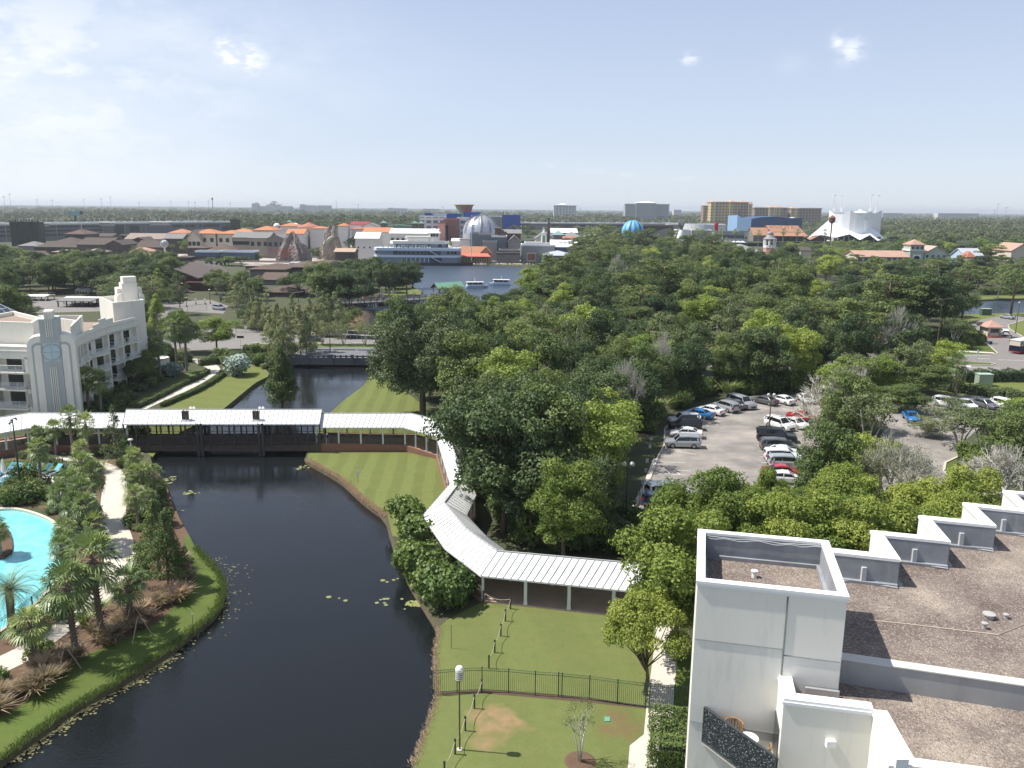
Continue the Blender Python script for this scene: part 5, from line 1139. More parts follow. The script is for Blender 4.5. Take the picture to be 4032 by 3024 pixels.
def garage(lab,L_,R__,dep,rows):
 a,b_=P(*L_,GZ),P(*R__,GZ);d=b_-a;w=d.length;t=thing('garage_building',lab,'parking garage',(a.x,a.y,0),math.atan2(d.y,d.x));mb=MB();mb.box(0,w,0,dep,0,GZ-.6);mb.build('wall',M('garage_grey',(.17,.17,.18),.85,.12,.1),t)
 mb=MB();ring(mb,[Vector((-.3,-.3)),Vector((w+.3,-.3)),Vector((w+.3,dep)),Vector((-.3,dep))],[Vector((1,1)),Vector((w-1,1)),Vector((w-1,dep-1)),Vector((1,dep-1))],GZ-1.3,GZ);mb.build('parapet',M('garage_edge',(.60,.62,.62),.8,.05,.2),t)
 for u0,u1,z0,z1 in rows:mb=MB();mb.box(u0*w,u1*w,-.12,.2,z0,z1);mb.build('deck_opening',dkw,t)
 for i in range(1,12):mb=MB();mb.box(w*i/12-.4,w*i/12+.4,-.35,.1,0,GZ-1.3);mb.build('pier',gw,t)
 return t,a,d.normalized(),Vector((-d.y,d.x,0)).normalized(),w
garL,gLa,gLd,gLn,gLw=garage('long grey parking garage on the left with pale rooftop deck, behind the brown roofs',(-90,882),(930,872),60,[(.0,.42,11,12.6),(.0,.42,7.6,9.4),(.0,.42,4,5.8),(.46,.5,3,12.6),(.7,.8,9.8,12.0),(.82,.92,9.8,12.2),(.52,.56,6,12),(.93,.99,6.6,9)])
garR,gRa,gRd,gRn,gRw=garage('long grey parking garage with dark open decks, behind the dome and the striped balloon',(1960,876),(2700,880),60,[(.02,.18,11,12.6),(.02,.18,7,9),(.28,.98,11.2,12.9),(.28,.98,7.2,9.0),(.28,.98,3.5,5)])
def decks(t,x0,x1,rows,Y,dark=dkw):
 for a,b_,y0,y1 in rows:
  p,q=V(a,y1,Y-.4),V(b_,y0,Y-.4);mb=MB();mb.box(p.x,q.x,Y-.5,Y+.2,V((a+b_)/2,y1,Y).z,V((a+b_)/2,y0,Y).z);mb.build('deck_opening',dark,t,True)
() and ([(-60,100,912,918),(150,580,916,923),(-60,100,924,931),(150,580,930,937),(-60,250,938,945),(-60,250,950,957),(700,740,888,893),(745,822,888,895),(848,910,896,900),(150,560,943,950)],700)
for x0,x1,y0,y1,Y,lab in ((49,148,866,956,640,'dark trellis stair tower of the left garage, covered with climbing plants'),(911,934,858,908,792,'narrow dark green stair tower at the right end of the left garage'),(2010,2013+0,0,0,0,None)):
 if not lab:continue
 a,b_=V(x0,y1,Y),V(x1,y0,Y);t=thing('stair_tower',lab,'tower',((a.x+b_.x)/2,Y,0));w=b_.x-a.x;z1=V((x0+x1)/2,y0,Y).z;mb=MB();mb.box(-w/2,w/2,0,8,0,z1-1.5);mb.build('wall',M('trellis_dark',(.035,.045,.035),.8,.4,.25),t)
 n=max(3,int(w/2));
 for i in range(n+1):mb=MB();x=-w/2+w*i/n;mb.box(x-.35,x+.35,-.5,0,0,z1-(i%2)*.8);mb.build('fin',M('ivy',(.05,.07,.045),.9,.5,.5),t)
V_=[('hip',75,152,968,950,560,16,gw,gry,'small grey-roofed shed left of the brown village halls'),('hip',136,330,973,933,545,34,dkw,brn,'large brown gabled hall at the left of the village'),('hip',262,342,922,903,575,20,dkw,brn2,'square lookout tower with brown pyramid roof over the village halls'),('front',420,486,962,943,520,22,dkw,brn,'brown hall with a front gable and tall window'),('gable',306,430,962,935,528,26,dkw,brn,'brown hall with long ridge behind the salmon canopy'),('gable',382,446,930,918,620,16,dkw,brn,'small far brown gable in front of the grey garage'),('hip',205,270,992,982,505,12,dkw,tanr,'low arcade with tan roof at the left of the village front'),('hip',325,398,992,978,500,12,dkw,tanr,'pale-roofed arcade left of the two stone pillars'),('gable',60,150,1014,987,470,16,cream,brn2,'brown-red roof among the trees at the far left'),('gable',497,650,940,918,560,20,tw_,tanr,'long pale tan roofed hall above the glass globe'),('front',500,598,954,932,545,20,dkw,brn,'dark gable just left of the long pale tan roof'),('gable',538,636,972,946,515,18,dkw,brn,'brown roof behind the glass globe'),('gable',650,722,938,919,560,16,dkw,gry,'grey roof left of the steep tudor gable'),('front',742,792,937,903,535,22,cream,M('tudor_roof',(.30,.25,.23),.9,.1,.3),'cream house with steep half-timbered gable'),('hip',668,745,917,901,600,16,cream,org,'far orange roof behind the steep gable'),('hip',764,853,919,901,540,20,cream,org,'cream shop with broad orange hip roof right of the steep gable'),('hip',860,938,920,906,540,20,cream,org,'cream shop with lower orange hip roof and three windows'),('hip',900,1000,914,899,590,18,cream,org,'far orange roof with a small peak'),('gable',920,1003,934,913,525,20,stone,gry,'stone shop with grey roof and arched window'),('gable',984,1060,936,914,524,20,stone,gry,'stone shop with plain grey metal roof'),('front',1054,1122,938,922,520,22,tw_,gry,'stone shop with dark front gable and small red sign'),('hip',816,912,985,961,500,16,blw,brn2,'brown hip roof above the blue arcade'),('flat',768,862,1018,990,485,10,blw,whr,'blue open-fronted shop, left one on the far promenade'),('flat',864,1000,1018,990,484,10,blw,whr,'blue shop with white roof edge, right one on the far promenade'),('hip',738,812,976,968,505,10,dkw,brn2,'low brown roof between gable house and blue shops'),('hip',686,745,1013,1005,480,9,dkw,brn,'brown-roofed open pavilion by the far promenade'),('hip',636,682,1013,1005,480,8,wwall,wwall,'small cream two-tier kiosk by the far promenade'),('hip',1000,1084,906,889,560,20,wwall,org,'tall building with large orange hip roof above the stone shops'),('hip',1108,1174,890,876,590,18,wwall,org,'white building with orange hip roof between two small domes'),('gable',1130,1198,919,901,530,16,wwall,org,'white house with orange ridge roof behind the rock mountain'),('hip',1224,1280,899,891,540,18,wwall,org,'tall white curved building with flat orange roof'),('hip',1334,1371,889,878,545,9,wwall,org,'white tower with orange pyramid roof'),('hip',1386,1430,902,892,550,14,wwall,rdr,'white building with brown hip roof right of the white tower'),('gable',1432,1540,913,895,545,18,wwall,org,'white hall with long orange roof'),('gable',1536,1722,918,900,540,22,wwall,whr,'long hall with white metal roof and arched windows'),('gable',1400,1492,937,914,515,16,wwall,whr,'white-roofed shed with dormer in front of the orange roofs'),('gable',1382,1452,884,872,700,20,wwall,M('barn_red',(.27,.05,.06),.8,.1,.3),'far low hall with dark red roof'),('front',1425,1490,892,877,660,18,wwall,gry,'grey gabled hall beside the dark red roof'),('gable',1318,1395,990,977,490,12,dkw,M('slat_roof',(.45,.33,.24),.85,.1,.3),'open bar with stepped tan slat roof'),('gable',1552,1700,928,920,560,8,wwall,org,'low wing with faded orange roof behind the riverboat')]
for i,(ty,x0,x1,ye,yr,Y,dp,wm,rm,lab) in enumerate(V_):
 w=None
 if 'window' in lab or 'shop' in lab or 'cream' in lab:w=(3,1,2.2,2.6,.8)
 if 'arched' in lab:w=(9,1,1.8,2.2,.8)
 if 'dormer' in lab:w=(4,1,1,1,.6)
 nm={'hip':'hip_roofed_building','gable':'gabled_building','front':'gable_front_building','flat':'flat_roofed_building'}[ty]
 t,w_,ze,zr=house(nm,lab,x0,x1,ye,yr,Y,dep=dp,typ=ty,wm=wm,rm=rm,win=w,group='shop buildings on the far shore')
 if ty=='flat':
  for k in range(6):mb=MB();x=-w_/2+w_*(k+.5)/6;mb.box(x-1.1,x+1.1,-.08,.1,.2,3.0);mb.build('shop_window',dkw,t)
 if 'lookout' in lab:
  mb=MB();mb.tube([(0,10,zr),(0,10,zr+4)],.12,5);mb.build('finial',white,t)
for cx,y0,y1,Y,lab in ((1091,878,905,592,'left small domed belvedere'),(1165,877,900,600,'right small domed belvedere')):
 p=V(cx,y1,Y);z0,z1=0,V(cx,y0,Y).z;t=thing('domed_belvedere',lab+' on the white orange-roofed building','tower',(p.x,Y,0),group='domed belvederes');r=2.3
 mb=MB();mb.lathe([(r*.9,0),(r*.9,z1-r),(r*1.15,z1-r),(r*1.15,z1-r+.3)],n=12);mb.build('wall',wwall,t);mb=MB();mb.lathe([(r*math.cos(a),z1-r+.3+r*.8*math.sin(a)) for a in [PI/2*i/6 for i in range(7)]],n=14);mb.build('dome',whr,t,smooth=True)
p=V(1141,880,610);t=thing('green_lantern','small green-roofed lantern tower above the orange roofs','tower',(p.x,p.y,0));z=V(1141,865,610).z;mb=MB();mb.lathe([(1.6,0),(1.6,z-1.6)],n=8);mb.build('wall',dkw,t);mb=MB();mb.lathe([(2.4,z-1.6),(.8,z-.6),(0,z)],n=8);mb.build('roof',M('green_patina',(.16,.25,.22)),t)
p=V(1207,900,545);z1,z0=V(1207,875,545).z,V(1207,893,545).z;t=thing('round_hall','round white hall with brown cone roof','building',(p.x,552,0));mb=MB();mb.lathe([(7,0),(7,z0),(7.4,z0),(7.4,z0+.2)],n=20);mb.build('wall',wwall,t)
mb=MB();mb.lathe([(3.9*2,z0-.1),(4.5,z0+(z1-z0)*.35),(1.8,z0+(z1-z0)*.7),(0,z1)],n=14);mb.build('roof',rdr,t)
for i in range(3):a=-PI/2-.5+.5*i;mb=MB();mb.box(7.02*math.cos(a)-1,7.02*math.cos(a)+1,7.05*math.sin(a)-.1,7.05*math.sin(a)+.3,z0-4,z0-1.5);mb.build('window',win_m,t)
p=V(648,975,500);z=p.z;t=thing('glass_globe','clear ribbed glass globe among dark roofs','sculpture',(p.x,p.y,0));mb=MB();r=15*mpp(p)
mb.lathe([(r*math.sin(PI*i/10),V(648,960,500).z-r*math.cos(PI*i/10)) for i in range(11)],n=16);mb.build('globe',M('globe_grey',(.30,.34,.34),.2,.2,.5),t,smooth=True);mb=MB()
for i in range(8):a=PI*i/8;mb.tube([(r*1.02*math.cos(a)*math.sin(b_),r*1.02*math.sin(a)*math.sin(b_),V(648,960,500).z+r*1.02*math.cos(b_)) for b_ in [2*PI*k/16 for k in range(17)]],.09,3)
mb.tube([(0,0,0),(0,0,V(648,960,500).z-r)],.5,6);mb.build('frame',white,t)
for x0,x1,y0,y1,Y,lab in ((470,636,1004,972,487,'large salmon wave roof over the open market'),(536,646,1010,1000,480,'small salmon wave roof in front of the large one')):
 a,b_=V(x0,y0,Y),V(x1,y0,Y);t=thing('wave_roof_pavilion',lab,'pavilion',((a.x+b_.x)/2,Y,0),group='wave roofs');w=(b_.x-a.x)/2;zE=V(x0,y0,Y).z;zT=V(x0,y1,Y+5).z;mb=MB();n=16;v=[]
 for k in range(2):
  for i in range(n+1):u=i/n;z=zE+(zT-zE)*(math.sin(PI*min(1,u*1.6))**1.2 if u<.3 else max(0,math.sin(PI/2+PI/2*(u-.3)/.7)))*(1 if k else .12)-.8*u;v.append((-w+2*w*u,k*12,z))
 mb.add(v+[(x,y,z-.35) for x,y,z in v],[(i,i+1,n+2+i,n+1+i) for i in range(n)]+[(2*n+2+i,2*n+3+i,i+1,i) for i in range(n)]);mb.build('roof',salm,t)
 for i in range(7):x=-w*.9+1.8*w*i/6;mb=MB();mb.box(x-.4,x+.4,.8,1.6,0,zE+.2);mb.build('column',dkw,t)
rm_=M('big_roof',(.155,.13,.12),.9,.12,.2,fine=1.5)
t=thing('maroon_hall','large maroon-walled hall with broad grey-brown roof behind the lime tree','building',P(760,1140,0));
def wq(pts,mat,name,par=None,thick=.4):
 v=[Vector(q) for q in pts];nrm=(v[1]-v[0]).cross(v[2]-v[0]).normalized()*thick;nrm=nrm if nrm.z<0 else -nrm
 mb=MB();n=len(v);mb.add(v+[q+nrm for q in v],[tuple(range(n)),tuple(range(2*n-1,n-1,-1))]+[(i,n+i,n+(i+1)%n,(i+1)%n) for i in range(n)]);return mb.build(name,mat,par,True)
Y0=P(760,1140,0).y;rp=V(765,1030,Y0+14);zr_=rp.z
wq([V(660,1058,Y0+6),V(685,1057,Y0),V(783,1094,Y0-2),V(900,1070,Y0+14),V(870,1045,Y0+30),V(765,1031,Y0+14)],rm_,'roof',t)
wq([V(765,1031,Y0+14),V(870,1045,Y0+30),V(560,1040,Y0+44),V(470,1031,Y0+40),V(740,1030,Y0+30)],rm_,'roof_rear',t)
mb=MB();a,b_,c=V(672,1062,Y0+2),V(775,1096,Y0),V(880,1078,Y0+16);z0=0
mb.add([(a.x,a.y,0),(b_.x,b_.y,0),(c.x,c.y,0),(c.x,c.y,c.z),(b_.x,b_.y,b_.z-.4),(a.x,a.y,a.z-.2),(a.x,a.y+40,0),(a.x,a.y+40,a.z)],[(0,1,4,5),(1,2,3,4),(6,0,5,7)]);mb.build('wall',rdw,t,True)
wq([V(655,1120,Y0-12),V(705,1130,Y0-16),V(715,1124,Y0-12),V(665,1114,Y0-8)],org,'porch_roof',t)
mb=MB();a,b_=V(735,1106,Y0-3),V(880,1090,Y0-3);mb.box(a.x,b_.x+6,Y0-6,Y0+8,0,V(760,1112,Y0-6).z);mb.build('annexe',rdw,t,True)
wq([V(688,1152,Y0-14),V(765,1150,Y0-14),V(728,1131,Y0-8),V(703,1130,Y0-8)],brn2,'low_roof',t)
ML=[('hip',985,1118,1060,1038,None,1092,26,tw_,brn2,'brown hip roof in front of the rock mountain'),('hip',1130,1390,1052,1022,None,1085,30,dkw,brn2,'long brown-roofed restaurant right of the rock mountain foot'),('gable',1035,1110,1098,1072,None,1122,16,gw,brn2,'low brown roof with skylit slope behind the spreading oak'),('hip',1060,1165,1150,1124,None,1168,14,tw_,brn2,'small brown pyramid-roofed pavilion behind the street lamp'),('hip',967,1018,1046,1036,None,1062,10,tw_,M('pale_brown_roof',(.30,.25,.22)),'small pale brown roof with chimney beside the lagoon'),('flat',1140,1170,1060,1037,None,1064,8,wwall,whr,'white rooftop plant box by the brown roofs'),('hip',1400,1470,1075,1060,None,1105,14,gw,brn2,'brown roofed house between the big trees')]
for ty,x0,x1,ye,yr,Y,yb,dp,wm,rm,lab in ML:house('brown_roofed_building',lab,x0,x1,ye,yr,Y,yb,dp,ty,wm,rm,ov=1.2)
for x0,x1,ye,yr,yb,dp,lab,rm in ((228,362,1185,1172,1210,9,'open shed with two grey gables behind the hotel roof',gry),(250,388,1175,1170,1200,6,'long flat white carport roof behind the hotel',whr),(75,178,1166,1161,1185,6,'white carport roof under the trees at the left',whr),(300,345,1142,1134,1155,4,'white canopy tent under the trees',whr)):
 t,w,ze,zr=house('open_shed',lab,x0,x1,ye,yr,None,yb,dp,'gable' if rm is gry else 'flat',dkw,rm,ov=.5) if False else (None,)*4
 b_=P((x0+x1)/2,yb,0);t=thing('open_shed',lab,'shed',b_);m_=mpp(b_);w=(x1-x0)*m_;ze=V((x0+x1)/2,ye,b_.y).z;zr=V((x0+x1)/2,yr,b_.y+dp/2).z;mb=MB()
 mb.gable(-w/2,w/2,0,dp,ze,max(zr,ze+.3),.3,0,'x',.2);mb.build('roof',rm,t)
 for i in range(5):
  for y in (.3,dp-.3):mb=MB();x=-w/2+w*i/4;mb.box(x-.15,x+.15,y-.15,y+.15,0,ze+.1);mb.build('post',white if rm is whr else dkw,t)
def rock(name,lab,x0,x1,yb,yt,Y,seed,mat,peak=.55,rough=1.0):
 g=np.random.default_rng(seed);b_=V((x0+x1)/2,yb,Y);m_=mpp(b_);W_=(x1-x0)*m_/2;zt=V((x0+x1)/2,yt,Y).z;mb=MB();nr,na=16,40;v=[]
 ph=g.uniform(0,6,8)
 for i in range(nr+1):
  u=i/nr;
  for j in range(na):
   a=2*PI*j/na;r=W_*(1-u**2.0)**.8*(1+.16*math.sin(a*5+ph[0]+u*2)+.13*math.sin(a*11+ph[1])+.09*math.sin(a*17+ph[2]+u*5))+g.normal()*.25;r=max(.15,r)
   z=zt*u*(1+.16*u*math.sin(a*3+ph[3])+.1*u*math.sin(a*7))+g.normal()*.35*(u>.05);v.append((r*math.cos(a)+(peak-.5)*W_*u,r*.8*math.sin(a),max(0,z)))
 v.append(((peak-.5)*W_,0,zt*1.04))
 fs=[(i*na+j,i*na+(j+1)%na,(i+1)*na+(j+1)%na,(i+1)*na+j) for i in range(nr) for j in range(na)]+[(nr*na+j,nr*na+(j+1)%na,(nr+1)*na) for j in range(na)]
 mb.add(v,fs);t=thing(name,lab,'artificial rock',(b_.x,b_.y,0));mb.build('rock',mat,t);return t,W_,zt
t,W_,zt=rock('rock_mountain','grey artificial rock mountain carrying red cafe lettering',1095,1214,1038,931,488,3,M('rock_grey',(.225,.19,.175),.95,.35,.35,bump=.8,bscale=.8,stain=(.08,.07,.07)))
rl=M('sign_red',(.45,.05,.03),.5,.1,1)
text('RAINFOREST',3.1,rl,t,(-W_*.42,-W_*.86,zt*.46),(PI/2-.1,0,.12),sx=.72);text('CAFE',3.1,rl,t,(-W_*.42,-W_*.9,zt*.28),(PI/2-.1,0,.12),sx=.9)
rock('rock_spire','smaller tan rock cone with a twisted pale spire',1262,1342,948,898,515,5,M('rock_tan',(.33,.28,.22),.95,.3,.5,bump=.8,bscale=.8));p=V(1310,905,512);mb=MB();mb.tube([(p.x-5,p.y,9),(p.x-3,p.y,12),(p.x,p.y,14),(p.x-.5,p.y,17),(p.x+.6,p.y,20),(p.x+.3,p.y,V(1312,890,512).z)],[1.4,1.1,.9,.8,.6,.15],7);tag(mb.build('pale_spire',M('pale_rock',(.50,.46,.38),.9,.2,1)),'twisted pale stone spire on the tan rock cone','sculpture')
gp=M('sculpture_green',(.03,.20,.13),.5,.1,1);p=P(830,1043,0);t=thing('loop_sculpture','green sculpture of two hoops and a tall neck at the far promenade','sculpture',p);m_=mpp(p)
for cx,r in ((-8,13),(32,10)):mb=MB();mb.tube([((cx+r*math.cos(a))*m_,0,r*1.3*math.sin(a)*m_) for a in [PI*i/10 for i in range(11)]],.7,6);mb.build('hoop',gp,t)
mb=MB();mb.tube([(55*m_,0,0),(56*m_,0,25*m_),(54*m_,0,38*m_),(51*m_,0,36*m_)],[.7,.6,.7,.3],6);mb.build('neck',gp,t)
mb=MB();a,b_=P(760,1030,0),P(1260,1036,0);mb.wall(a,b_,0,1.1,.2);tag(mb.build('promenade_wall',stone),'low stone promenade wall along the blue shops','wall')
bt=thing('riverboat','large grey and white paddle riverboat restaurant moored at the far shore','boat',P(1665,1046,-.6));by=P(1665,1046,-.6).y;hullm=M('hull_dark',(.025,.022,.028),.6,.2,.3);bgrey=M('boat_grey',(.20,.23,.275),.7,.08,.3);btrim=M('boat_trim',(.62,.68,.74),.6,.04,.3);bdk=M('boat_recess',(.05,.055,.07),.7,.2,.3);bwh=M('boat_white',(.80,.77,.70),.6,.04,.3)
def bx(x0,x1,y0,y1):a=V(x0,y1,by);b_=V(x1,y0,by);return a.x-bt.location.x,b_.x-bt.location.x,a.z+.6,b_.z+.6
def level(x0,x1,ytop,ybot,mat,name,dep=11,yo=0,ch=2.0):
 a,b_,z0,z1=bx(x0,x1,ytop,ybot);mb=MB();mb.prism([(a+ch,yo),(b_-ch,yo),(b_,yo+ch*1.4),(b_,yo+dep-ch),(b_-ch,yo+dep),(a+ch,yo+dep),(a,yo+dep-ch),(a,yo+ch*1.4)],z0,z1,0,True,True);return mb.build(name,mat,bt)
a,b_,z0,z1=bx(1470,1861,1036,1046);mb=MB();mb.prism([(a,1),(b_-10,-1),(b_,5.5),(b_-10,12),(a,11)],-.4,z1);mb.build('hull',hullm,bt)
level(1472,1811,1013,1036,bgrey,'main_deck');level(1472,1811,985,1008,bgrey,'upper_deck');level(1470,1813,1006,1012,btrim,'deck_edge',12,-.5);level(1469,1813,978,986,btrim,'deck_edge',12,-.5)
level(1545,1758,960,980,bgrey,'hurricane_deck',8,2);level(1532,1764,951,960,bwh,'top_roof',10,1);level(1597,1690,937,952,bwh,'texas_cabin',6,3,.6);level(1594,1692,932,938,bwh,'cabin_roof',7,2.5,.6);level(1689,1724,918,952,bwh,'pilot_house',6,3,.5)
a,b_,z0,z1=bx(1686,1729,899,918);mb=MB();mb.hip(a,b_,2.5,10,z0,z1,.3,0,.3);mb.build('pilot_roof',whr,bt)
for x in (1694,1704,1715):a,b_,z0,z1=bx(x,x+8,919,932);mb=MB();mb.box(a,b_,2.9,3.1,z0,z1);mb.build('window',win_m,bt)
for x0,x1,y0,y1 in ((1548,1680,988,1004),(1682,1735,988,1004),(1690,1740,1015,1034)):a,b_,z0,z1=bx(x0,x1,y0,y1);mb=MB();mb.box(a,b_,-.06,.2,z0,z1);mb.build('recess',bdk,bt)
for i in range(6):
 a,b_,z0,z1=bx(1569+i*17.6,1580+i*17.6,991,1000);mb=MB();mb.box(a,b_,-.16,.1,z0,z1);mb.build('window',win_m,bt);mb=MB();mb.box(a-.25,b_+.25,-.12,.0,z0-.25,z1+.25);mb.build('window_frame',bgrey,bt)
 a,b_,z0,z1=bx(1586+i*17.4,1599+i*17.4,1016,1032);mb=MB();mb.box(a,b_,-.08,.1,z0,z1);mb.build('window',M('boat_glass',(.10,.15,.17),.2,.2,1),bt);mb=MB();mb.box(b_+.1,b_+.5,-.12,.1,z0,z1);mb.build('mullion',btrim,bt)
for x in (1477,1488,1499):a,b_,z0,z1=bx(x,x+8,990,1000);mb=MB();mb.box(a+.3,b_,-.05+.5,1.2,z0,z1);mb.build('window',win_m,bt)
for x in (1760,1775,1788):a,b_,z0,z1=bx(x,x+10,989,1001);mb=MB();mb.box(a,b_,-.06,.1,z0,z1);mb.build('window',win_m,bt)
for i in range(5):a,b_,z0,z1=bx(1556+i*42,1570+i*42,963,974);mb=MB();mb.box(a,b_,1.9,2.1,z0,z1);mb.build('window',win_m,bt)
for x0,y0,x1,y1 in ((1692,988,1724,1005),(1700,1014,1738,1034)):a,_,_,z0=bx(x0,x1,y0,y1);_,b_,z1,_=bx(x0,x1,y0,y1);mb=MB();mb.tube([(a,-.4,z0),(b_,-.4,z1)],.22,4);mb.build('stair',btrim,bt)
a,b_,z0,z1=bx(1753,1760,889,975);mb=MB();mb.lathe([(.75,z0),(.75,z1-1),(1.2,z1-.6),(1.2,z1)],((a+b_)/2,5,0),10);mb.build('funnel',hullm,bt)
a,b_,z0,z1=bx(1855,1857,895,1030);mb=MB();mb.tube([(a,5,z0),(a,5,z1)],.22,5);mb.build('mast',btrim,bt)
_,bw_,zz0,_=bx(1470,1852,899,1036);mb=MB();mb.tube([(a,5,z0+12),(a-22,2,z0+1)],.08,3);mb.tube([(a,5,z0+12),(a-22,9,z0+1)],.08,3);mb.build('stay',hullm,bt)
a,b_,z0,z1=bx(1594,1650,972,979);text('PADDLEFISH',3.2,M('sign_white',(.85,.86,.86)),bt,((a+b_)/2,.3,(z0+z1)/2+.2),(PI/2,0,0),sx=1.12)
for x in (1505,1525,1540):a,b_,z0,z1=bx(x,x+6,970,979);mb=MB();mb.lathe([(.4,z0),(.2,z0+.8),(.6,z0+1.2),(0,z1)],(a,3,0),8);mb.build('planter',M('plant_green',(.10,.14,.04)),bt)
p=V(1892,925,575);R_d=71*mpp(p);zb_=0;t=thing('silver_dome','huge silver ribbed dome with arched lattice trusses','building',(p.x,575+R_d*.2,0));n=36;zt=V(1892,848,575).z;hh=R_d*.98;zb_=zt-hh+4;mb=MB()
mb.lathe([(R_d*math.cos(a),zb_-4+hh*math.sin(a)) for a in [PI/2*i/12 for i in range(13)]],n=n);mb.lathe([(R_d,0),(R_d,zb_-4)],n=n);dm=M('dome_silver',(.55,.56,.60),.32,.06,.3,metal=.55);mb.build('dome',dm,t)
for k in range(12):
 a=2*PI*k/12+.1;
 for s in (-.05,.05):
  mb=MB();mb.tube([(R_d*1.04*math.cos(b_)*math.cos(a+s),R_d*1.04*math.cos(b_)*math.sin(a+s),zb_-4+hh*1.04*math.sin(b_)) for b_ in [PI/2*i/14 for i in range(15)]],.25,3);mb.build('truss',mtl,t) if s<0 else None
 mb=MB()
 for i in range(1,20):b0,b1=PI/2*i/21,PI/2*(i+1)/21;s=.05*(1 if i%2 else -1);mb.tube([(R_d*1.05*math.cos(b0)*math.cos(a+s),R_d*1.05*math.cos(b0)*math.sin(a+s),zb_-4+hh*1.05*math.sin(b0)),(R_d*1.05*math.cos(b1)*math.cos(a-s),R_d*1.05*math.cos(b1)*math.sin(a-s),zb_-4+hh*1.05*math.sin(b1))],.2,3)
 mb.build('lattice',M('lattice_dark',(.13,.14,.15),.5,.2,1),t)
mb=MB();mb.lathe([(R_d*.14,zt-1),(R_d*.14,zt+.6),(0,zt+1)],n=12);mb.build('crown_ring',mtl,t)
indus=M('industrial_metal',(.125,.16,.185),.6,.2,.3,stain=(.22,.25,.26))
for x0,x1,yt,Y,dp,wm,rm,lab in ((1852,1885,917,535,14,indus,mtl,'blue-grey clad block at the left foot of the dome'),(1884,1935,922,530,16,indus,mtl,'middle blue-grey block at the foot of the dome'),(1935,1995,930,528,16,indus,whr,'right low industrial block at the foot of the dome'),(1900,1955,952,515,10,gw,mtl,'low lean-to below the industrial blocks'),(1959,1992,915,540,10,M('brick_brown',(.20,.115,.085),.9,.15,.5),brn,'brown brick block right of the dome'),(2052,2184,965,495,18,gw,whr,'grey-green box building on the waterfront'),(2066,2150,957,510,16,M('khaki_wall',(.38,.36,.29)),whr,'khaki box behind the waterfront building'),(2148,2185,960,508,14,M('khaki_wall',(.38,.36,.29)),whr,'narrow khaki annexe behind the framed mural'),(1955,2045,998,490,14,tw_,dkw,'taupe waterfront building with blank wall'),(1965,2046,986,500,14,M('brown_band',(.09,.06,.05)),gw,'dark brown block behind the taupe wall')):
 yb_=1028;house('box_building',lab,x0,x1,yt,yt,Y,dep=dp,typ='flat',wm=wm,rm=rm)
for ty,x0,x1,ye,yr,Y,dp,wm,rm,lab in (('hip',1948,1974,899,891,545,8,M('brick_brown',(.20,.115,.085)),brn,'round brick turret with conical cap'),('gable',1975,2050,918,903,545,20,M('brick_brown',(.2,.115,.085)),gry,'brick warehouse with grey gambrel roof'),('front',2000,2048,950,925,525,18,gw,gry,'shed with pale grey arched gable'),('gable',1812,1912,996,970,492,16,M('ochre_wall',(.42,.32,.20)),M('terracotta_roof',(.48,.225,.12),.85,.12,.3,fine=2),'long waterfront restaurant with terracotta roof beside the riverboat bow'),('front',1892,1932,994,972,491,12,M('ochre_wall',(.42,.32,.20)),M('terracotta_roof',(.48,.225,.12)),'ochre gable end of the terracotta restaurant'),('front',2108,2180,938,912,540,20,wwall,gry,'cottage with grey roofs behind the green lighthouse'),('gable',2170,2272,970,944,500,14,blw,whr,'pavilion with bright white roof and blue walls'),('gable',2170,2270,915,899,590,20,gw,whr,'long hall with weathered white roof'),('hip',2178,2220,925,908,560,14,gw,M('patina',(.22,.33,.32)),'blue-green two-tier pavilion roof'),('hip',2212,2290,935,912,560,14,gw,gw,'scaffold-like grey rooftop frames'),('gable',2218,2260,940,930,545,10,rdr,rdr,'low red-orange roof below the grey frames'),('hip',2138,2260,1006,986,478,18,blw,M('pale_seam',(.44,.47,.52),.6,.05,.3),'waterside restaurant with pale grey hip roof and porch'),('front',2236,2262,992,982,498,10,tw_,tanr,'little brown gable behind the porch restaurant'),('gable',2265,2350,980,970,500,12,dkw,tanr,'open market with long flat tan roof'),('hip',1810,1860,942,934,540,10,wwall,gry,'round market tent with grey cone roof'),('gable',1780,1830,948,938,545,10,wwall,whr,'white tent roof right of the riverboat funnel'),('gable',2392,2428,1000,984,470,8,skyb,M('blue_roof',(.18,.36,.55)),'pale blue house peeping through the pines'),('gable',2400,2425,905,880,9999,1,gw,gw,'')):
 if lab:house('waterfront_building',lab,x0,x1,ye,yr,Y,dep=dp,typ=ty,wm=wm,rm=rm,win=(5,1,1.4,2,.8) if 'porch' in lab or 'pavilion with' in lab else None)
t=thing('coral_awning','long coral red awning of the terracotta waterfront restaurant','awning',V(1870,1030,490));t.location.z=0;m_=mpp(t.location);w=100*m_/2;z1,z0=V(1870,997,490).z,V(1870,1010,484).z;mb=MB();mb.add([(-w,0,z1),(w,0,z1),(w+2,-6,z0),(-w-2,-6,z0)],[(3,2,1,0)]);mb.build('canopy',coral,t)
for i in range(12):mb=MB();x=-w+2*w*i/11;mb.box(x-.15,x+.15,-5.8,-5.5,0,z0);mb.build('post',dkw,t)
p=V(2092,1030,484);t=thing('framed_mural','large white-framed red mural board on piles at the waterfront','sign',(p.x,p.y,0));m_=mpp(p);z1,z0=V(2092,996,484).z,V(2092,1029,484).z
mb=MB();mb.box(-17*m_,17*m_,0,.5,z0,z1);mb.build('frame',M('frame_cream',(.62,.56,.47)),t);mb=MB();mb.box(-15*m_,15*m_,-.1,.1,z0+4*m_,z1-2*m_);mb.build('mural',M('mural_red',(.33,.12,.085),.8,.4,.15),t)
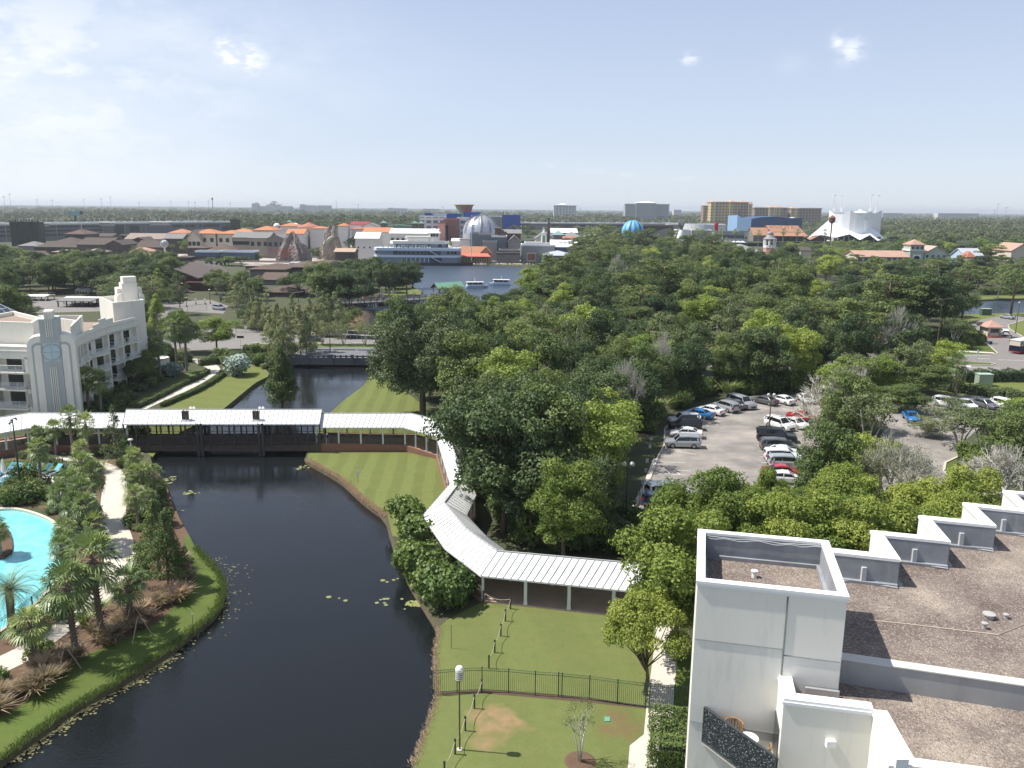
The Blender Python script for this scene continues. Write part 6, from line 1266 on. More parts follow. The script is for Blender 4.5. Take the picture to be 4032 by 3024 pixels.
for x in (-12,0,12):mb=MB();mb.box(x*m_-.25,x*m_+.25,0,.5,-1,z0);mb.build('pile',dkw,t)
p=V(2141,960,515);m_=mpp(p);z=lambda y:V(2141,y,515).z
t=thing('lighthouse_tower','tapering green and white lighthouse tower','tower',(p.x,p.y,0));mb=MB();s=10*m_;q=7.5*m_;z2=z(927);mb.add([(-s,-s,0),(s,-s,0),(s,s,0),(-s,s,0),(-q,-q,z2),(q,-q,z2),(q,q,z2),(-q,q,z2)],[(0,1,5,4),(1,2,6,5),(2,3,7,6),(3,0,4,7),(4,5,6,7)]);mb.build('shaft',M('lighthouse_green',(.20,.31,.20)),t)
mb=MB()
for a,b_ in ((-1,-1),(1,-1),(1,1),(-1,1)):mb.tube([(a*s,b_*s,0),(a*q,b_*q,z2)],.35,4)
mb.box(-q*1.1,q*1.1,-q*1.1,q*1.1,z2,z(918));mb.box(-q*1.5,q*1.5,-q*1.5,q*1.5,z(918),z(915));mb.build('trim',white,t);mb=MB();mb.lathe([(4*m_*1.2,z(915)),(4*m_*1.2,z(902))],n=8);mb.build('lantern',white,t);mb=MB();mb.lathe([(7*m_,z(902)),(0,z(891))],n=8);mb.build('roof',gry,t)
p=V(2160,915,540);z1=V(2160,860,540).z;t=thing('brick_chimney','tall dark tapered chimney with flared top','chimney',(p.x,p.y,0));m_=mpp(p);mb=MB();mb.lathe([(6.5*m_,0),(5.6*m_,V(2160,915,540).z),(2.6*m_,z1-1.5),(3.8*m_,z1-.6),(3.8*m_,z1)],n=10);mb.build('shaft',M('rust_dark',(.09,.065,.055)),t)
p=V(1981,915,570);t=thing('steel_mast','thin dark mast tower right of the dome','mast',(p.x,p.y,0));m_=mpp(p);mb=MB();mb.tube([(0,0,0),(0,0,V(1981,868,570).z)],2*m_,6);mb.tube([(0,0,0),(0,0,V(1981,832,570).z)],1.2*m_,5);mb.build('shaft',dkw,t)
for i,x in enumerate((1965,1990,2010)):pass
() and ([(2020,2100,880,886),(2020,2100,890,897),(2170,2268,881,885),(2274,2380,881,885),(2385,2640,881,885),(2170,2268,894,899),(2274,2380,894,899),(2385,2640,894,899)],680)
mb=MB();mb.box(gRw*.19,gRw*.27,-.8,2,0,GZ+.2);mb.build('stair_block',gw,garR)
lampm=M('lamp_pole_white',(.55,.56,.56),.6,.05,1)
deckl=[]
def decklamp(x,yb,yt,Y,grp):
 A,D,N_,W_=(gLa,gLd,gLn,gLw) if grp=='left' else (gRa,gRd,gRn,gRw);p=A+D*W_*x+N_*Y;t=thing('deck_lamp','pale twin-arm lamp on the roof deck of the %s garage'%grp,'street lamp',(p.x,p.y,GZ-1.2),group='deck lamps of the %s garage'%grp)
 mb=MB();h=yt;mb.tube([(0,0,0),(0,0,h)],.22,5);mb.build('pole',lampm,t);mb=MB();mb.box(-1.5,1.5,-.3,.3,h,h+.3);mb.build('lamp_arm',lampm,t)
for i in range(34):decklamp(.06+.027*i+R_.uniform(-.01,.01),0,R_.uniform(4,5.5),R_.uniform(2,30),'left')
for i in range(34):decklamp(.02+.028*i+R_.uniform(-.01,.01),0,R_.uniform(3.5,5),R_.uniform(2,30),'right')
for x0,x1,y0,y1,Y,lab in ((590,662,862,874,760,'pale flat lift lobby on the left garage roof'),(390,436,864,876,722,'small pale lobby on the left garage roof'),(150,175,866,880,672,'pale curved canopy beside the trellis tower'),(2095,2152,863,876,872,'white lift lobby on the right garage roof'),(2630,2672,866,879,885,'white lobby roof on the far end of the right garage')):
 a,b_=V(x0,y1,Y),V(x1,y0,Y);t=thing('roof_lobby',lab,'rooftop lobby',((a.x+b_.x)/2,Y,GZ-1.2));w=b_.x-a.x;mb=MB();mb.box(-w/2,w/2,0,6,0,2.6);mb.build('wall',gw,t);mb=MB();mb.box(-w/2-1,w/2+1,-1,7,2.6,3.3);mb.build('roof',whr,t)
carw=MB();carw.box(-2.3,2.3,-.9,.9,.3,.95);carw.box(-1.3,1.4,-.8,.8,.95,1.45)
cp=[carpaint('car_white',(.75,.75,.75)),carpaint('car_silver',(.42,.44,.46),.3),carpaint('car_black',(.015,.016,.018)),carpaint('car_red',(.40,.02,.025)),carpaint('car_blue',(.02,.16,.42)),carpaint('car_grey',(.14,.145,.15),.3),carpaint('car_navy',(.01,.02,.06))]
fc=carw.build('far_car',cp[0]);tag(fc,'pale car parked on the roof deck of a far garage','car','cars on the garage roofs');first=True
for i in range(110):
 A,D,N_,W_=(gLa,gLd,gLn,gLw) if i<60 else (gRa,gRd,gRn,gRw);q=A+D*W_*R_.uniform(.08,.97)+N_*R_.uniform(2,40)
 o=fc if i==0 else fc.copy()
 if i:COL.objects.link(o)
 o.location=(q.x,q.y,GZ-.75);o.rotation_euler=(0,0,R_.choice((0,PI/2)))
p=V(2491,905,560);r=45*mpp(p);zc=V(2491,867,560).z-r;t=thing('striped_balloon','giant balloon with blue and turquoise vertical stripes rising behind the pines','balloon',(p.x,560,zc));bA,bB,bC=M('balloon_navy',(.035,.08,.36),.5,.05,1),M('balloon_cyan',(.20,.52,.62),.5,.05,1),M('balloon_blue',(.06,.28,.55),.5,.05,1)
for k in range(24):mb=MB();mb.lathe([(r*math.sin(PI*i/14),r*math.cos(PI*i/14)) for i in range(15)],(0,0,0),3,0,2*PI*k/24,2*PI*(k+1)/24);mb.build('stripe',(bA,bB,bC,bB)[k%4],t,smooth=True)
mb=MB();mb.lathe([(r*.18,-r*1.02),(r*.1,-r*1.25)],n=10);mb.tube([(0,0,-r*1.2),(0,0,-zc)],.3,5);mb.build('tether',dkw,t)
t,w,ze,zr=house('arch_fronted_building','brown flat building with a sweeping arch right of the balloon',2528,2645,890,888,590,dep=26,typ='flat',wm=M('bronze_wall',(.13,.105,.085)),rm=tw_);mb=MB();k=14
v=[(-w*.30+w*.75*i/k,-.3,V(2570,925,590).z+(V(2570,897,590).z-V(2570,925,590).z)*math.sin(PI/2*i/k)) for i in range(k+1)];mb.add([(x,y,0) for x,y,z in v]+v,[(i,i+1,k+2+i,k+1+i) for i in range(k)]);mb.build('arch_wall',M('arch_tan',(.33,.31,.27)),t)
p=V(2680,940,520);r=21*mpp(p);zc=V(2680,903,520).z;t=thing('white_spiked_dome','white egg-shaped dome with dark metal spikes on top','sculpture',(p.x,520,0));mb=MB();mb.lathe([(r*math.cos(a)**.8 if a<PI/2 else 0,zc*math.sin(a)) for a in [PI/2*i/10 for i in range(11)]],n=16);mb.build('dome',whr,t,smooth=True)
for i in range(7):a=2*PI*i/7;mb=MB();mb.tube([(r*.1*math.cos(a),r*.1*math.sin(a),zc-.5),(r*.55*math.cos(a),r*.5*math.sin(a),zc+4),(r*.45*math.cos(a),r*.4*math.sin(a),zc+6.2)],[.5,.4,.1],5);mb.build('spike',mtl,t)
p=V(2795,900,830);t=thing('cinema_drum','low white drum-shaped cinema','building',(p.x,860,0));r=90*mpp(p);z1=V(2795,884,830).z;mb=MB();mb.lathe([(r,0),(r,z1),(r*.97,z1),(r*.97,z1-1),(0,z1-1)],n=32);mb.build('wall',M('cinema_white',(.62,.63,.64)),t)
p=V(2820,910,800);t=thing('red_blade_sign','tall red blade sign in front of the white cinema','sign',(p.x,800,0));m_=mpp(p);z0,z1=V(2820,910,800).z,V(2820,876,800).z;mb=MB();mb.add([(-8*m_,0,z1-1.5),(0,0,z1),(7*m_,0,z1),(7*m_,0,z0),(-2*m_,0,z0),(-6*m_,0,z1-5)]+[(x*m_,2,z) for x,z in ((-8,z1-1.5),(0,z1),(7,z1),(7,z0),(-2,z0),(-6,z1-5))],[(0,5,4,3,2,1),(6,7,8,9,10,11),(0,1,7,6),(1,2,8,7),(2,3,9,8),(4,5,11,10),(5,0,6,11)]);mb.build('blade',M('sign_bright_red',(.55,.02,.03)),t)
for i,ch in enumerate('CINEMA'[:0]):pass
for x0,x1,yt,Y,dp,wm,rm,lab,w in ((2808,2845,912,775,14,M('pale_stone',(.50,.47,.40)),mtl,'cream block at the left of the grey shopfront',None),(2842,2926,912,770,18,M('slate_front',(.22,.26,.30)),mtl,'grey and glass two-storey shopfront',(6,1,3,3,.75)),(2905,2942,910,771,16,M('pale_stone',(.5,.47,.4)),mtl,'cream block at the right of the grey shopfront',(2,1,1.6,1.6,.6)),(2720,2800,906,785,14,gw,whr,'low grey box left of the cream shopfront',None),(2660,2735,905,790,14,wwall,whr,'cream box behind the white spiked dome',None)):
 t,w_,ze,zr=house('shopfront_building',lab,x0,x1,yt,yt,Y,dep=dp,typ='flat',wm=wm,rm=rm,win=w)
 if w and w[0]==6:
  for k in range(5):mb=MB();x=-w_/2+w_*(k+.5)/5;mb.add([(x-2.6,-5,3.2),(x+2.6,-5,3.2),(x+2.6,0,3.2),(x-2.6,0,3.2),(x,-2.5,4.6)],[(0,1,4),(1,2,4),(2,3,4),(3,0,4)]);mb.build('awning',whr,t)
Yb=900;a,b_=V(2905,930,Yb),V(3155,930,Yb);t=thing('blue_hall','huge windowless blue hall with raised corner','building',((a.x+b_.x)/2,Yb,0));w=b_.x-a.x;zc_=lambda x,y:V(x,y,Yb).z;L_=-w/2;s_=w/250
lb=M('light_blue_cladding',(.26,.40,.60),.6,.04,.2);db=M('deep_blue_cladding',(.045,.09,.20),.6,.06,.2)
mb=MB();mb.add([(L_,6,0),(L_+49*s_,0,0),(L_+49*s_,0,zc_(2950,861)),(L_+15*s_,4,zc_(2920,858)),(L_,6,zc_(2905,847))]+[(L_,46,0),(L_,46,zc_(2905,850))],[(0,1,2,3,4),(5,0,4,6)]);mb.build('side_wall',lb,t)
mb=MB();tp=[(L_+49*s_,zc_(2954,862)),(L_+85*s_,zc_(2990,855)),(L_+150*s_,zc_(3050,852)),(L_+185*s_,zc_(3090,858)),(L_+250*s_,zc_(3155,859))];n=len(tp);mb.add([(x,0,0) for x,z in tp]+[(x,0,z) for x,z in tp]+[(x,50,z) for x,z in tp]+[(x,50,0) for x,z in tp],[(i,i+1,n+1+i,n+i) for i in range(n-1)]+[(n+i,n+i+1,2*n+i+1,2*n+i) for i in range(n-1)]+[(n-1,4*n-1,3*n-1,2*n-1)]);mb.build('front_wall',db,t)
for cx,cy,rr in ((3080,888,20),(3000,905,14)):q=V(cx,cy,Yb-.3);mb=MB();m_=mpp(q);mb.tube([(q.x-t.location.x+rr*m_*math.cos(a),-.2,q.z+rr*m_*math.sin(a)) for a in [2*PI*i/20*(.75) for i in range(21)]],.35,4);mb.build('relief_swirl',M('relief_blue',(.03,.06,.15)),t)
q=V(3118,862,Yb+40);mb=MB();r=17*mpp(q);mb.lathe([(r*math.cos(a_),r*.5*math.sin(a_)) for a_ in [PI/2*i/6 for i in range(7)]],(q.x-t.location.x,40,q.z-.5),16);mb.build('roof_dome',whr,t,smooth=True)
t,w,ze,zr=house('terracotta_hall','music hall with rusty terracotta roof in two tiers below the blue hall',3030,3155,912,888,800,dep=34,typ='gable',wm=rdw,rm=M('rust_roof',(.46,.24,.15),.9,.15,.3,fine=1.5));z1=V(3090,919,792).z;z0=V(3090,930,784).z;mb=MB();mb.add([(-w/2-1,0,z1+1),(w/2+1,0,z1+1),(w/2+1,-12,z0),(-w/2-1,-12,z0)],[(3,2,1,0)]);mb.build('porch_roof',MATS['rust_roof'],t);text('HOUSE OF BLUES',3.8,M('letter_brown',(.15,.08,.05)),t,(0,4.5,(ze+zr)/2+1.2),(PI/2-.5,0,0))
for i in range(9):mb=MB();x=-w/2+w*i/8;mb.box(x-.4,x+.4,-11.5,-10.8,0,z0+.2);mb.build('column',dkw,t)
house('terracotta_barn','gabled rusty roofed wing left of the terracotta music hall',2962,3032,925,896,802,dep=24,typ='gable',wm=tw_,rm=MATS['rust_roof']);house('terracotta_barn','small hut with rusty roofs right of the terracotta music hall',3190,3250,942,925,790,dep=14,typ='front',wm=rdw,rm=MATS['rust_roof'])
p=V(3270,940,775);m_=mpp(p);t=thing('water_tower','rusty dark water tower in front of the white tent','water tower',(p.x,775,0));z=lambda y:V(3270,y,775).z;wt=M('rust_tank',(.12,.06,.045),.8,.3,.5);mb=MB();mb.lathe([(0,z(882)),(9*m_,z(876)),(12*m_,z(872)),(12*m_,z(858)),(13*m_,z(857))],n=14);mb.build('tank',wt,t);mb=MB();mb.lathe([(13.5*m_,z(858)),(0,z(846))],n=14);mb.build('tank_roof',M('rust_red',(.26,.08,.06)),t);mb=MB();mb.tube([(0,0,0),(0,0,z(880))],[3*m_,2.6*m_],8);mb.build('stem',wt,t)
Yt=800;tp_=lambda x,y,dY=0:V(x,y,Yt+dY)
t=thing('white_tent_theatre','gleaming white tensile tent theatre with tall masts','building',(tp_(3370,940).x,Yt,0));tm=M('tent_white',(.85,.85,.86),.5,.02,.3);tm2=M('tent_grey',(.85,.85,.86),.6,.03,.3)
def tri(*pts,mat=tm,name='tent_skin'):mb=MB();mb.add([Vector(p) for p in pts],[tuple(range(len(pts)))]);return mb.build(name,mat,t,True)
pts=[(3266,827),(3285,841),(3318,843),(3350,827),(3376,846),(3402,847),(3427,832),(3442,843),(3474,828)]
mb=MB();n=len(pts);fr_p=[tp_(x,y,14*math.sin(PI*i/(n-1))*-1+12) for i,(x,y) in enumerate(pts)];bk=[tp_(x,y,50) for x,y in pts];lo=[Vector((q.x,q.y,0)) for q in fr_p];lob=[Vector((q.x,q.y,0)) for q in bk]
mb.add(lo+fr_p+bk+lob,[(i,i+1,n+i+1,n+i) for i in range(n-1)]+[(n+i,n+i+1,2*n+i+1,2*n+i) for i in range(n-1)]+[(n-1,4*n-1,3*n-1,2*n-1),(3*n,0,n,2*n)]);mb.build('hall_wall',tm2,t,True)
top=[(3180,938),(3262,868),(3300,880),(3345,888),(3390,892),(3430,895),(3462,918),(3482,938)]
edge=[(3195,930),(3235,925),(3290,935),(3345,922),(3385,945),(3425,925),(3455,948),(3486,940)]
mb=MB();n=len(top);k=7;v=[]
for j in range(k+1):
 u=j/k
 for i in range(n):
  A=tp_(*top[i],4);B_=tp_(*edge[i],-14 if 0<i<n-1 else -2);q=A.lerp(B_,u);q.z-=3.2*math.sin(PI*u)*(1 if 0<i<n-1 else .4);v.append(q)
mb.add(v,[(j*n+i,j*n+i+1,(j+1)*n+i+1,(j+1)*n+i) for j in range(k) for i in range(n-1)]);sk_=mb.build('tent_skirt',tm,t,True,smooth=True)
sl_=[tp_(3180,945,8),tp_(3215,925,6),tp_(3245,895,4),tp_(3266,858,6),tp_(3275,945,6)];tri(*sl_,mat=tm)
for x0,x1,y0,y1 in ((3345,3395,868,892),(3395,3430,868,895)):
 a,b_=tp_(x0,y1,-3),tp_(x1,y0,-3);r=(b_.x-a.x)/2;mb=MB();mb.lathe([(r,0),(r,b_.z),(r*1.05,b_.z+.4)],((a.x+b_.x)/2,Yt+2+r*.3,0),14);mb.build('drum',tm2,t,True,smooth=True)
for x0,y0,x1,y1 in ((3282,832,3285,775),(3312,832,3310,778),(3425,832,3431,774),(3445,838,3457,777)):
 a,b_=tp_(x0,y0,20),tp_(x1,y1,20);mb=MB();mb.tube([a,b_],[.55,.3],5)
 for i in range(9):q=a.lerp(b_,i/9);q2=a.lerp(b_,(i+1)/9);s=1.6*(1-i/9);mb.tube([q+Vector((s,0,0)),q2-Vector((s*.9,0,0))],.16,3);mb.tube([q-Vector((s,0,0)),q2+Vector((s*.9,0,0))],.16,3)
 mb.tube([b_,b_+Vector((0,0,2))],.2,3);mb.add([b_+Vector((0,0,.8)),b_+Vector((3.0,0,1.3)),b_+Vector((0,0,2))],[(0,1,2)]);mb.build('mast',white,t,True)
p=tp_(3387,832,20);mb=MB();mb.lathe([(7,0),(2.5,1.2),(0,3.2)],(p.x,p.y,p.z-1),10);mb.build('roof_peak',tm,t,True)
for x in (3320,3350,3362,3400,3440):a=tp_(x,948,-13);mb=MB();mb.tube([(a.x,a.y,0),(a.x+R_.uniform(-2,2),a.y+3,9)],.3,4);mb.build('prop',tm,t,True)
mb=MB();a,b_=tp_(3300,950,-2),tp_(3470,925,-2);mb.box(a.x,b_.x,a.y,a.y+2,0,V(3400,932,Yt).z);mb.build('entrance_glass',hgl,t,True)
def tower_hotel(lab,x0,x1,yt,Y,dep,fm,rm=whr,parts=()):
 a,b_=V(x0,840,Y),V(x1,840,Y);t=thing('far_hotel',lab,'hotel',((a.x+b_.x)/2,Y,0));w=b_.x-a.x;z1=V((x0+x1)/2,yt,Y).z;mb=MB();mb.box(-w/2,w/2,0,dep,0,z1);mb.build('wall',fm,t)
 mb=MB();mb.box(-w/2-.8,w/2+.8,-.8,dep+.8,z1,z1+1.4);mb.build('parapet',rm,t)
 for p0,p1,py,dy,m2 in parts:
  a2,b2=V(p0,840,Y),V(p1,840,Y);zz_=V((p0+p1)/2,py,Y).z;mb=MB();mb.box(a2.x-t.location.x,b2.x-t.location.x,dy,dep*.8,0,zz_);mb.build('block',m2,t)
  if m2 not in ():mb=MB();mb.hip(a2.x-t.location.x,b2.x-t.location.x,dy,dep*.8,zz_,zz_+3,.8,0,.3);mb.build('block_roof',rm,t)
 return t
fw=facade('facade_white',(.62,.62,.60),(.24,.26,.28),7,5.4);fg2=facade('facade_grey',(.45,.46,.46),(.17,.19,.21),5,4.6);fo=facade('facade_ochre',(.55,.43,.25),(.20,.15,.11),5.5,5.0);fo2=facade('facade_umber',(.33,.25,.19),(.13,.10,.09),5.5,5.0);fy=facade('facade_yellow',(.62,.50,.27),(.3,.22,.13),9,5)
tr_=M('far_roof_tile',(.45,.30,.22),.9,.1,.05)
tower_hotel('white block hotel beyond the woods, left of the two larger ones',2181,2268,811,1900,30,fw,parts=((2195,2234,806,3,fw),));tower_hotel('wide pale grey slab hotel beyond the woods',2461,2634,805,1800,26,fg2,parts=((2502,2581,799,-6,fg2),))
tower_hotel('tall ochre resort block with red-brown roof beyond the blue hall',2797,2957,798,1500,30,fo,tr_,((2796,2816,796,-5,fy),(2870,2890,795,-6,fo),(2910,2942,796,-4,fo2),(2942,2956,803,-8,fy)));tower_hotel('small pinkish tower wing at the left of the tall ochre resort block',2769,2794,812,1520,20,fo2,tr_)
tower_hotel('lower ochre resort wing with central arch',2971,3100,820,1550,26,fo2,tr_,((3025,3048,817,-5,fy),(3048,3076,817,-3,fo)));tower_hotel('lower brown resort wing right of the arched one',3109,3234,822,1560,26,fo2,tr_,((3109,3140,820,-6,fy),))
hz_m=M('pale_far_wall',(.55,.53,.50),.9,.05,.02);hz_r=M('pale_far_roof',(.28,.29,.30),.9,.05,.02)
def farb(lab,boxes,Y,nm='far_resort'):
 c=V(boxes[0][0],830,Y);t=thing(nm,lab,'building',(c.x,Y,0))
 for bi_,(x0,x1,yt,kind) in enumerate(boxes):
  a,b_=V(x0,830,Y),V(x1,830,Y);z1=V((x0+x1)/2,yt,Y).z;w0,w1=a.x-c.x,b_.x-c.x;mb=MB()
  if kind=='b':mb.box(w0,w1,8-bi_,40+bi_,0,z1);mb.build('wall',hz_m,t)
  elif kind=='p':mb.hip(w0,w1,12-bi_,60+bi_,z1-(z1-20)*.35,z1,0,0,.4,(w1-w0)*.42);mb.build('roof',hz_r,t);mb=MB();mb.box(w0+2,w1-2,14-bi_,56+bi_,0,z1-(z1-20)*.35);mb.build('wall',hz_m,t)
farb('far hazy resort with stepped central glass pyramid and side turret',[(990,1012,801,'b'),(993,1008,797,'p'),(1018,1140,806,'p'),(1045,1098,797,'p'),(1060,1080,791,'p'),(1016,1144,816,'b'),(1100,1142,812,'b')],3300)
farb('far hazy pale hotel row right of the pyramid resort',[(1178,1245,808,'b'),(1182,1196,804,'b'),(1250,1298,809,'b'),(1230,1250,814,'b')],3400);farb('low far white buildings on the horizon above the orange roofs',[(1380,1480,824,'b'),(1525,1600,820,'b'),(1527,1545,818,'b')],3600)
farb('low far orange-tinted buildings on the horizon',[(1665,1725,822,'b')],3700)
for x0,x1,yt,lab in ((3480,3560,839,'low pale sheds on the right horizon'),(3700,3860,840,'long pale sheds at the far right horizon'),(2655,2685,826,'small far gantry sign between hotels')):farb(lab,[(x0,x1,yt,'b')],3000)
Yc=900;p=V(1828,860,Yc);z=lambda y:V(1828,y,Yc).z;m_=mpp(p);t=thing('painted_cone_tower','tall flaring tower painted green, pink and yellow with a gold rim','tower',(p.x,Yc,0))
m,nt,b=newmat('cone_paint');tcn=N(nt,'ShaderNodeTexCoord');sp=N(nt,'ShaderNodeSeparateXYZ');nt.links.new(tcn.outputs['Object'],sp.inputs[0]);u=fmath(nt,'MULTIPLY_ADD',sp.outputs[2],.9,sp.outputs[0]);u=fmath(nt,'MULTIPLY_ADD',sp.outputs[0],1.1,fmath(nt,'MULTIPLY',sp.outputs[2],.75));u=fmath(nt,'MULTIPLY_ADD',u,.028,-.02,clamp=True)
c=ramp(nt,u,[(0,(.50,.25,.20)),(.18,(.50,.52,.22)),(.40,(.36,.50,.28)),(.62,(.45,.14,.14))]);nt.nodes[-1].color_ramp.interpolation='CONSTANT' if False else 'LINEAR';nt.links.new(c,b.inputs['Base Color'])
mb=MB();mb.lathe([(22*m_,0),(22*m_,z(861)),(27*m_,z(835)),(35*m_,z(809))],n=28);mb.build('cone',m,t,smooth=True);mb=MB();mb.lathe([(35.5*m_,z(811)),(39*m_,z(807)),(39*m_,z(805.5)),(30*m_,z(808))],n=28);mb.build('rim',M('gold_rim',(.55,.38,.08)),t)
fo3=facade('facade_office',(.70,.70,.70),(.16,.17,.2),6.5,5.2,mortar=.22);blu=M('cobalt_cladding',(.02,.09,.42),.6,.06,.1)
for x0,x1,yt,Y,dp,wm,rm,lab in ((1653,1750,852,800,24,fo3,whr,'white office block with rows of square windows, left one'),(1800,1870,858,800,24,fo3,whr,'white office block with square windows below the painted cone'),(1748,1804,862,780,20,M('brick_red',(.20,.09,.08)),rdr,'dark red brick block between the white offices'),(1724,1752,880,770,14,pinkw,rdr,'pink low block beside the dark red brick block'),(1674,1700,841,860,16,blu,blu,'small cobalt blue box on the left office roof'),(1760,1812,843,850,18,blu,blu,'wide cobalt blue box left of the painted cone'),(1826,1892,837,850,18,blu,blu,'large cobalt blue box right of the painted cone'),(1975,2048,848,960,20,blu,blu,'cobalt blue box behind the dark mast'),(1700,1762,845,870,14,wwall,whr,'flat white roof between the cobalt boxes'),(1855,1975,851,840,16,gw,whr,'long flat grey roof behind the dome')):
 house('office_building',lab,x0,x1,yt,yt,Y,dep=dp,typ='flat',wm=wm,rm=rm)
Yg=640;a,b_=V(1520,900,Yg),V(1622,904,Yg);t=thing('truss_footbridge','green lattice footbridge behind the white hall','bridge',((a.x+b_.x)/2,Yg,0));w=(b_.x-a.x)/2;z0,z1=V(1570,899,Yg).z,V(1570,885,Yg).z;gm_=M('truss_green',(.14,.24,.21));n=20
for yy in (0,4):
 mb=MB();mb.tube([(-w,yy,z0),(w,yy,z0)],.3,4);mb.tube([(-w+2*w*i/10,yy,z1-2*abs(i/10-.5)) for i in range(11)],.3,4)
 for i in range(n):x=-w+2*w*i/n;mb.tube([(x,yy,z0),(x+2*w/n,yy,z1-.3)],.15,3);mb.tube([(x,yy,z0),(x,yy,z1-1)],.12,3)
 mb.build('truss',gm_,t)
for x in (-w-2,w+2,w+7):mb=MB();mb.box(x-2,x+2,0,5,0,z1+1.2);mb.build('stair_tower',M('tower_dark',(.08,.085,.085)),t);mb=MB();mb.hip(x-2,x+2,0,5,z1+1.2,z1+3,.8,0,.2);mb.build('tower_roof',gm_,t)
p=V(295,860,900);t=thing('billboard','turquoise and white billboard above the left garage','billboard',(p.x,900,0));z1,z0=V(295,832,900).z,V(295,849,900).z;m_=mpp(p);mb=MB();mb.box(-25*m_,20*m_,0,1,z0,z1);mb.build('panel',M('billboard_teal',(.22,.42,.42),.7,.35,.06),t);mb=MB();mb.box(21*m_,32*m_,0,1,z0+1,z1);mb.build('panel_back',dkw,t);mb=MB();mb.tube([(0,.5,0),(0,.5,z0)],1,6);mb.build('pole',dkw,t)
MASTS=[(145,787,2600),(205,789,2600),(329,787,2600),(399,782,2600),(434,776,2500),(673,793,2700),(742,795,2700),(768,797,2700),(821,791,2700),(906,800,2800),(1325,795,2800),(1411,805,2800),(2285,820,3000),(15,775,1800),(37,765,1900),(548,797,2900),(3931,803,3500),(3917,827,3500),(3963,817,3500),(1745,815,2900)]
for i,(x,y,Y) in enumerate(MASTS):
 p=V(x,y,Y);t=thing('light_mast','tall thin floodlight mast on the horizon','mast',(p.x,Y,0),group='floodlight masts on the horizon');m_=mpp(p);mb=MB();mb.tube([(0,0,0),(0,0,p.z)],[m_*.75,m_*.5],4);mb.build('pole',M('mast_grey',(.25,.26,.27)),t);mb=MB();mb.box(-2.6*m_,2.6*m_,-2,2,p.z-m_*.5,p.z+m_*1.2);mb.build('floodlight',M('mast_grey',(.25,.26,.27)),t)
p=V(836,790,1500);t=thing('antenna_tower','thick antenna tower with panel cluster on the left horizon','mast',(p.x,1500,0));z1=V(836,779,1500).z;m_=mpp(p);mb=MB();mb.tube([(0,0,0),(0,0,z1)],m_*1.3,5);mb.build('pole',gw,t);mb=MB();mb.lathe([(3*m_,z1-8*m_),(3.6*m_,z1-4*m_),(3.6*m_,z1),(0,z1)],n=8);mb.build('antenna',gw,t)
t,w,ze,zr=house('pastel_wing','long cream resort wing with salmon roof and balconies left of the clock-like tower',3372,3574,1010,986,None,1062,20,'gable',cream,salm);
for i in range(9):mb=MB();x=-w/2+w*(i+.5)/9;mb.box(x-w/24,x+w/24,-.1,.2,ze-4.4,ze-.8);mb.build('balcony_opening',M('teal_shade',(.07,.12,.12)),t);mb=MB();mb.box(x-w/24,x+w/24,-1.4,-.1,ze-4.8,ze-3.4);mb.build('balcony',wwall,t)
t,w,ze,zr=house('pastel_tower','sage and cream square tower with salmon pyramid roof and round tree emblem',3577,3630,963,943,None,1062,9,'hip',sage,salm,win=(3,1,1.3,2.2,.93));mb=MB();z5=V(3603,985,P(3603,1062,0).y).z;mb.box(-w/2-.5,w/2+.5,-.5,9.5,z5-.5,z5+.4);mb.box(-w/2-.3,w/2+.3,-.3,9.3,ze-.5,ze);mb.build('cornice',wwall,t)
zq=V(3601,1019,P(3603,1062,0).y).z;mb=MB();mb.box(-2.2,2.2,-.25,-.02,zq-2.3,zq+2.3);mb.build('emblem_panel',white,t);mb=MB();mb.lathe([(0,-.3),(1.8,-.3)],n=18);mb.v=[(x,-.32,zq+.35+y*.75) for x,y,z in mb.v];mb.box(-.25,.25,-.33,-.3,zq-1.6,zq);mb.build('tree_emblem',M('emblem_black',(.02,.02,.04)),t)
for ty,x0,x1,ye,yr,yb_,dp,wm,rm,lab in (('front',3634,3722,994,966,1062,18,sage,M('tan_shingle',(.45,.33,.26)),'sage green gabled resort house right of the square tower'),('hip',3800,3830,1012,988,1075,7,cream,rdr,'cream octagonal turret with red-brown cone roof'),('gable',3790,3862,1005,977,1072,14,skyb,M('pale_seam',(.44,.47,.52)),'pale blue resort house with white metal roof'),('front',3975,4060,985,956,1050,20,cream,salm,'tan resort house with steep gables at the right edge'),('hip',2862,3006,992,961,1050,26,gw,M('sage_shingle',(.23,.235,.215)),'long grey-green roofed hall left of the cupola'),('gable',3150,3190,985,972,1030,12,cream,brn,'low tan house between pines right of the cupola')):
 house('resort_building',lab,x0,x1,ye,yr,None,yb_,dp,ty,wm,rm,win=(4,2,1.3,1.5,.85) if 'sage' in lab or 'blue' in lab else None)
p=P(3024,1050,0);Yq=p.y;z=lambda y:V(3024,y,Yq).z;m_=mpp(p);t=thing('cupola_tower','cupola with grey bell-shaped roof on a pink base, rising above the pines','tower',(p.x,Yq,0));mb=MB();mb.lathe([(26*m_,0),(26*m_,z(998)),(24*m_,z(998)),(24*m_,z(975))],n=8);mb.build('base',pinkw,t);mb=MB();mb.lathe([(25*m_,z(975)),(25*m_,z(965)),(22*m_,z(965))],n=8);mb.lathe([(25*m_,z(942)),(25*m_,z(938)),(20*m_,z(938))],n=8);mb.lathe([(30*m_,z(999)),(30*m_,z(996))],n=8);mb.build('cornice',white,t)
for i in range(8):a=2*PI*(i+.5)/8+PI/8;mb=MB();mb.tube([(22*m_*math.cos(a-PI/8),22*m_*math.sin(a-PI/8),z(966)),(22*m_*math.cos(a-PI/8),22*m_*math.sin(a-PI/8),z(940))],3*m_,4);mb.build('column',white,t)
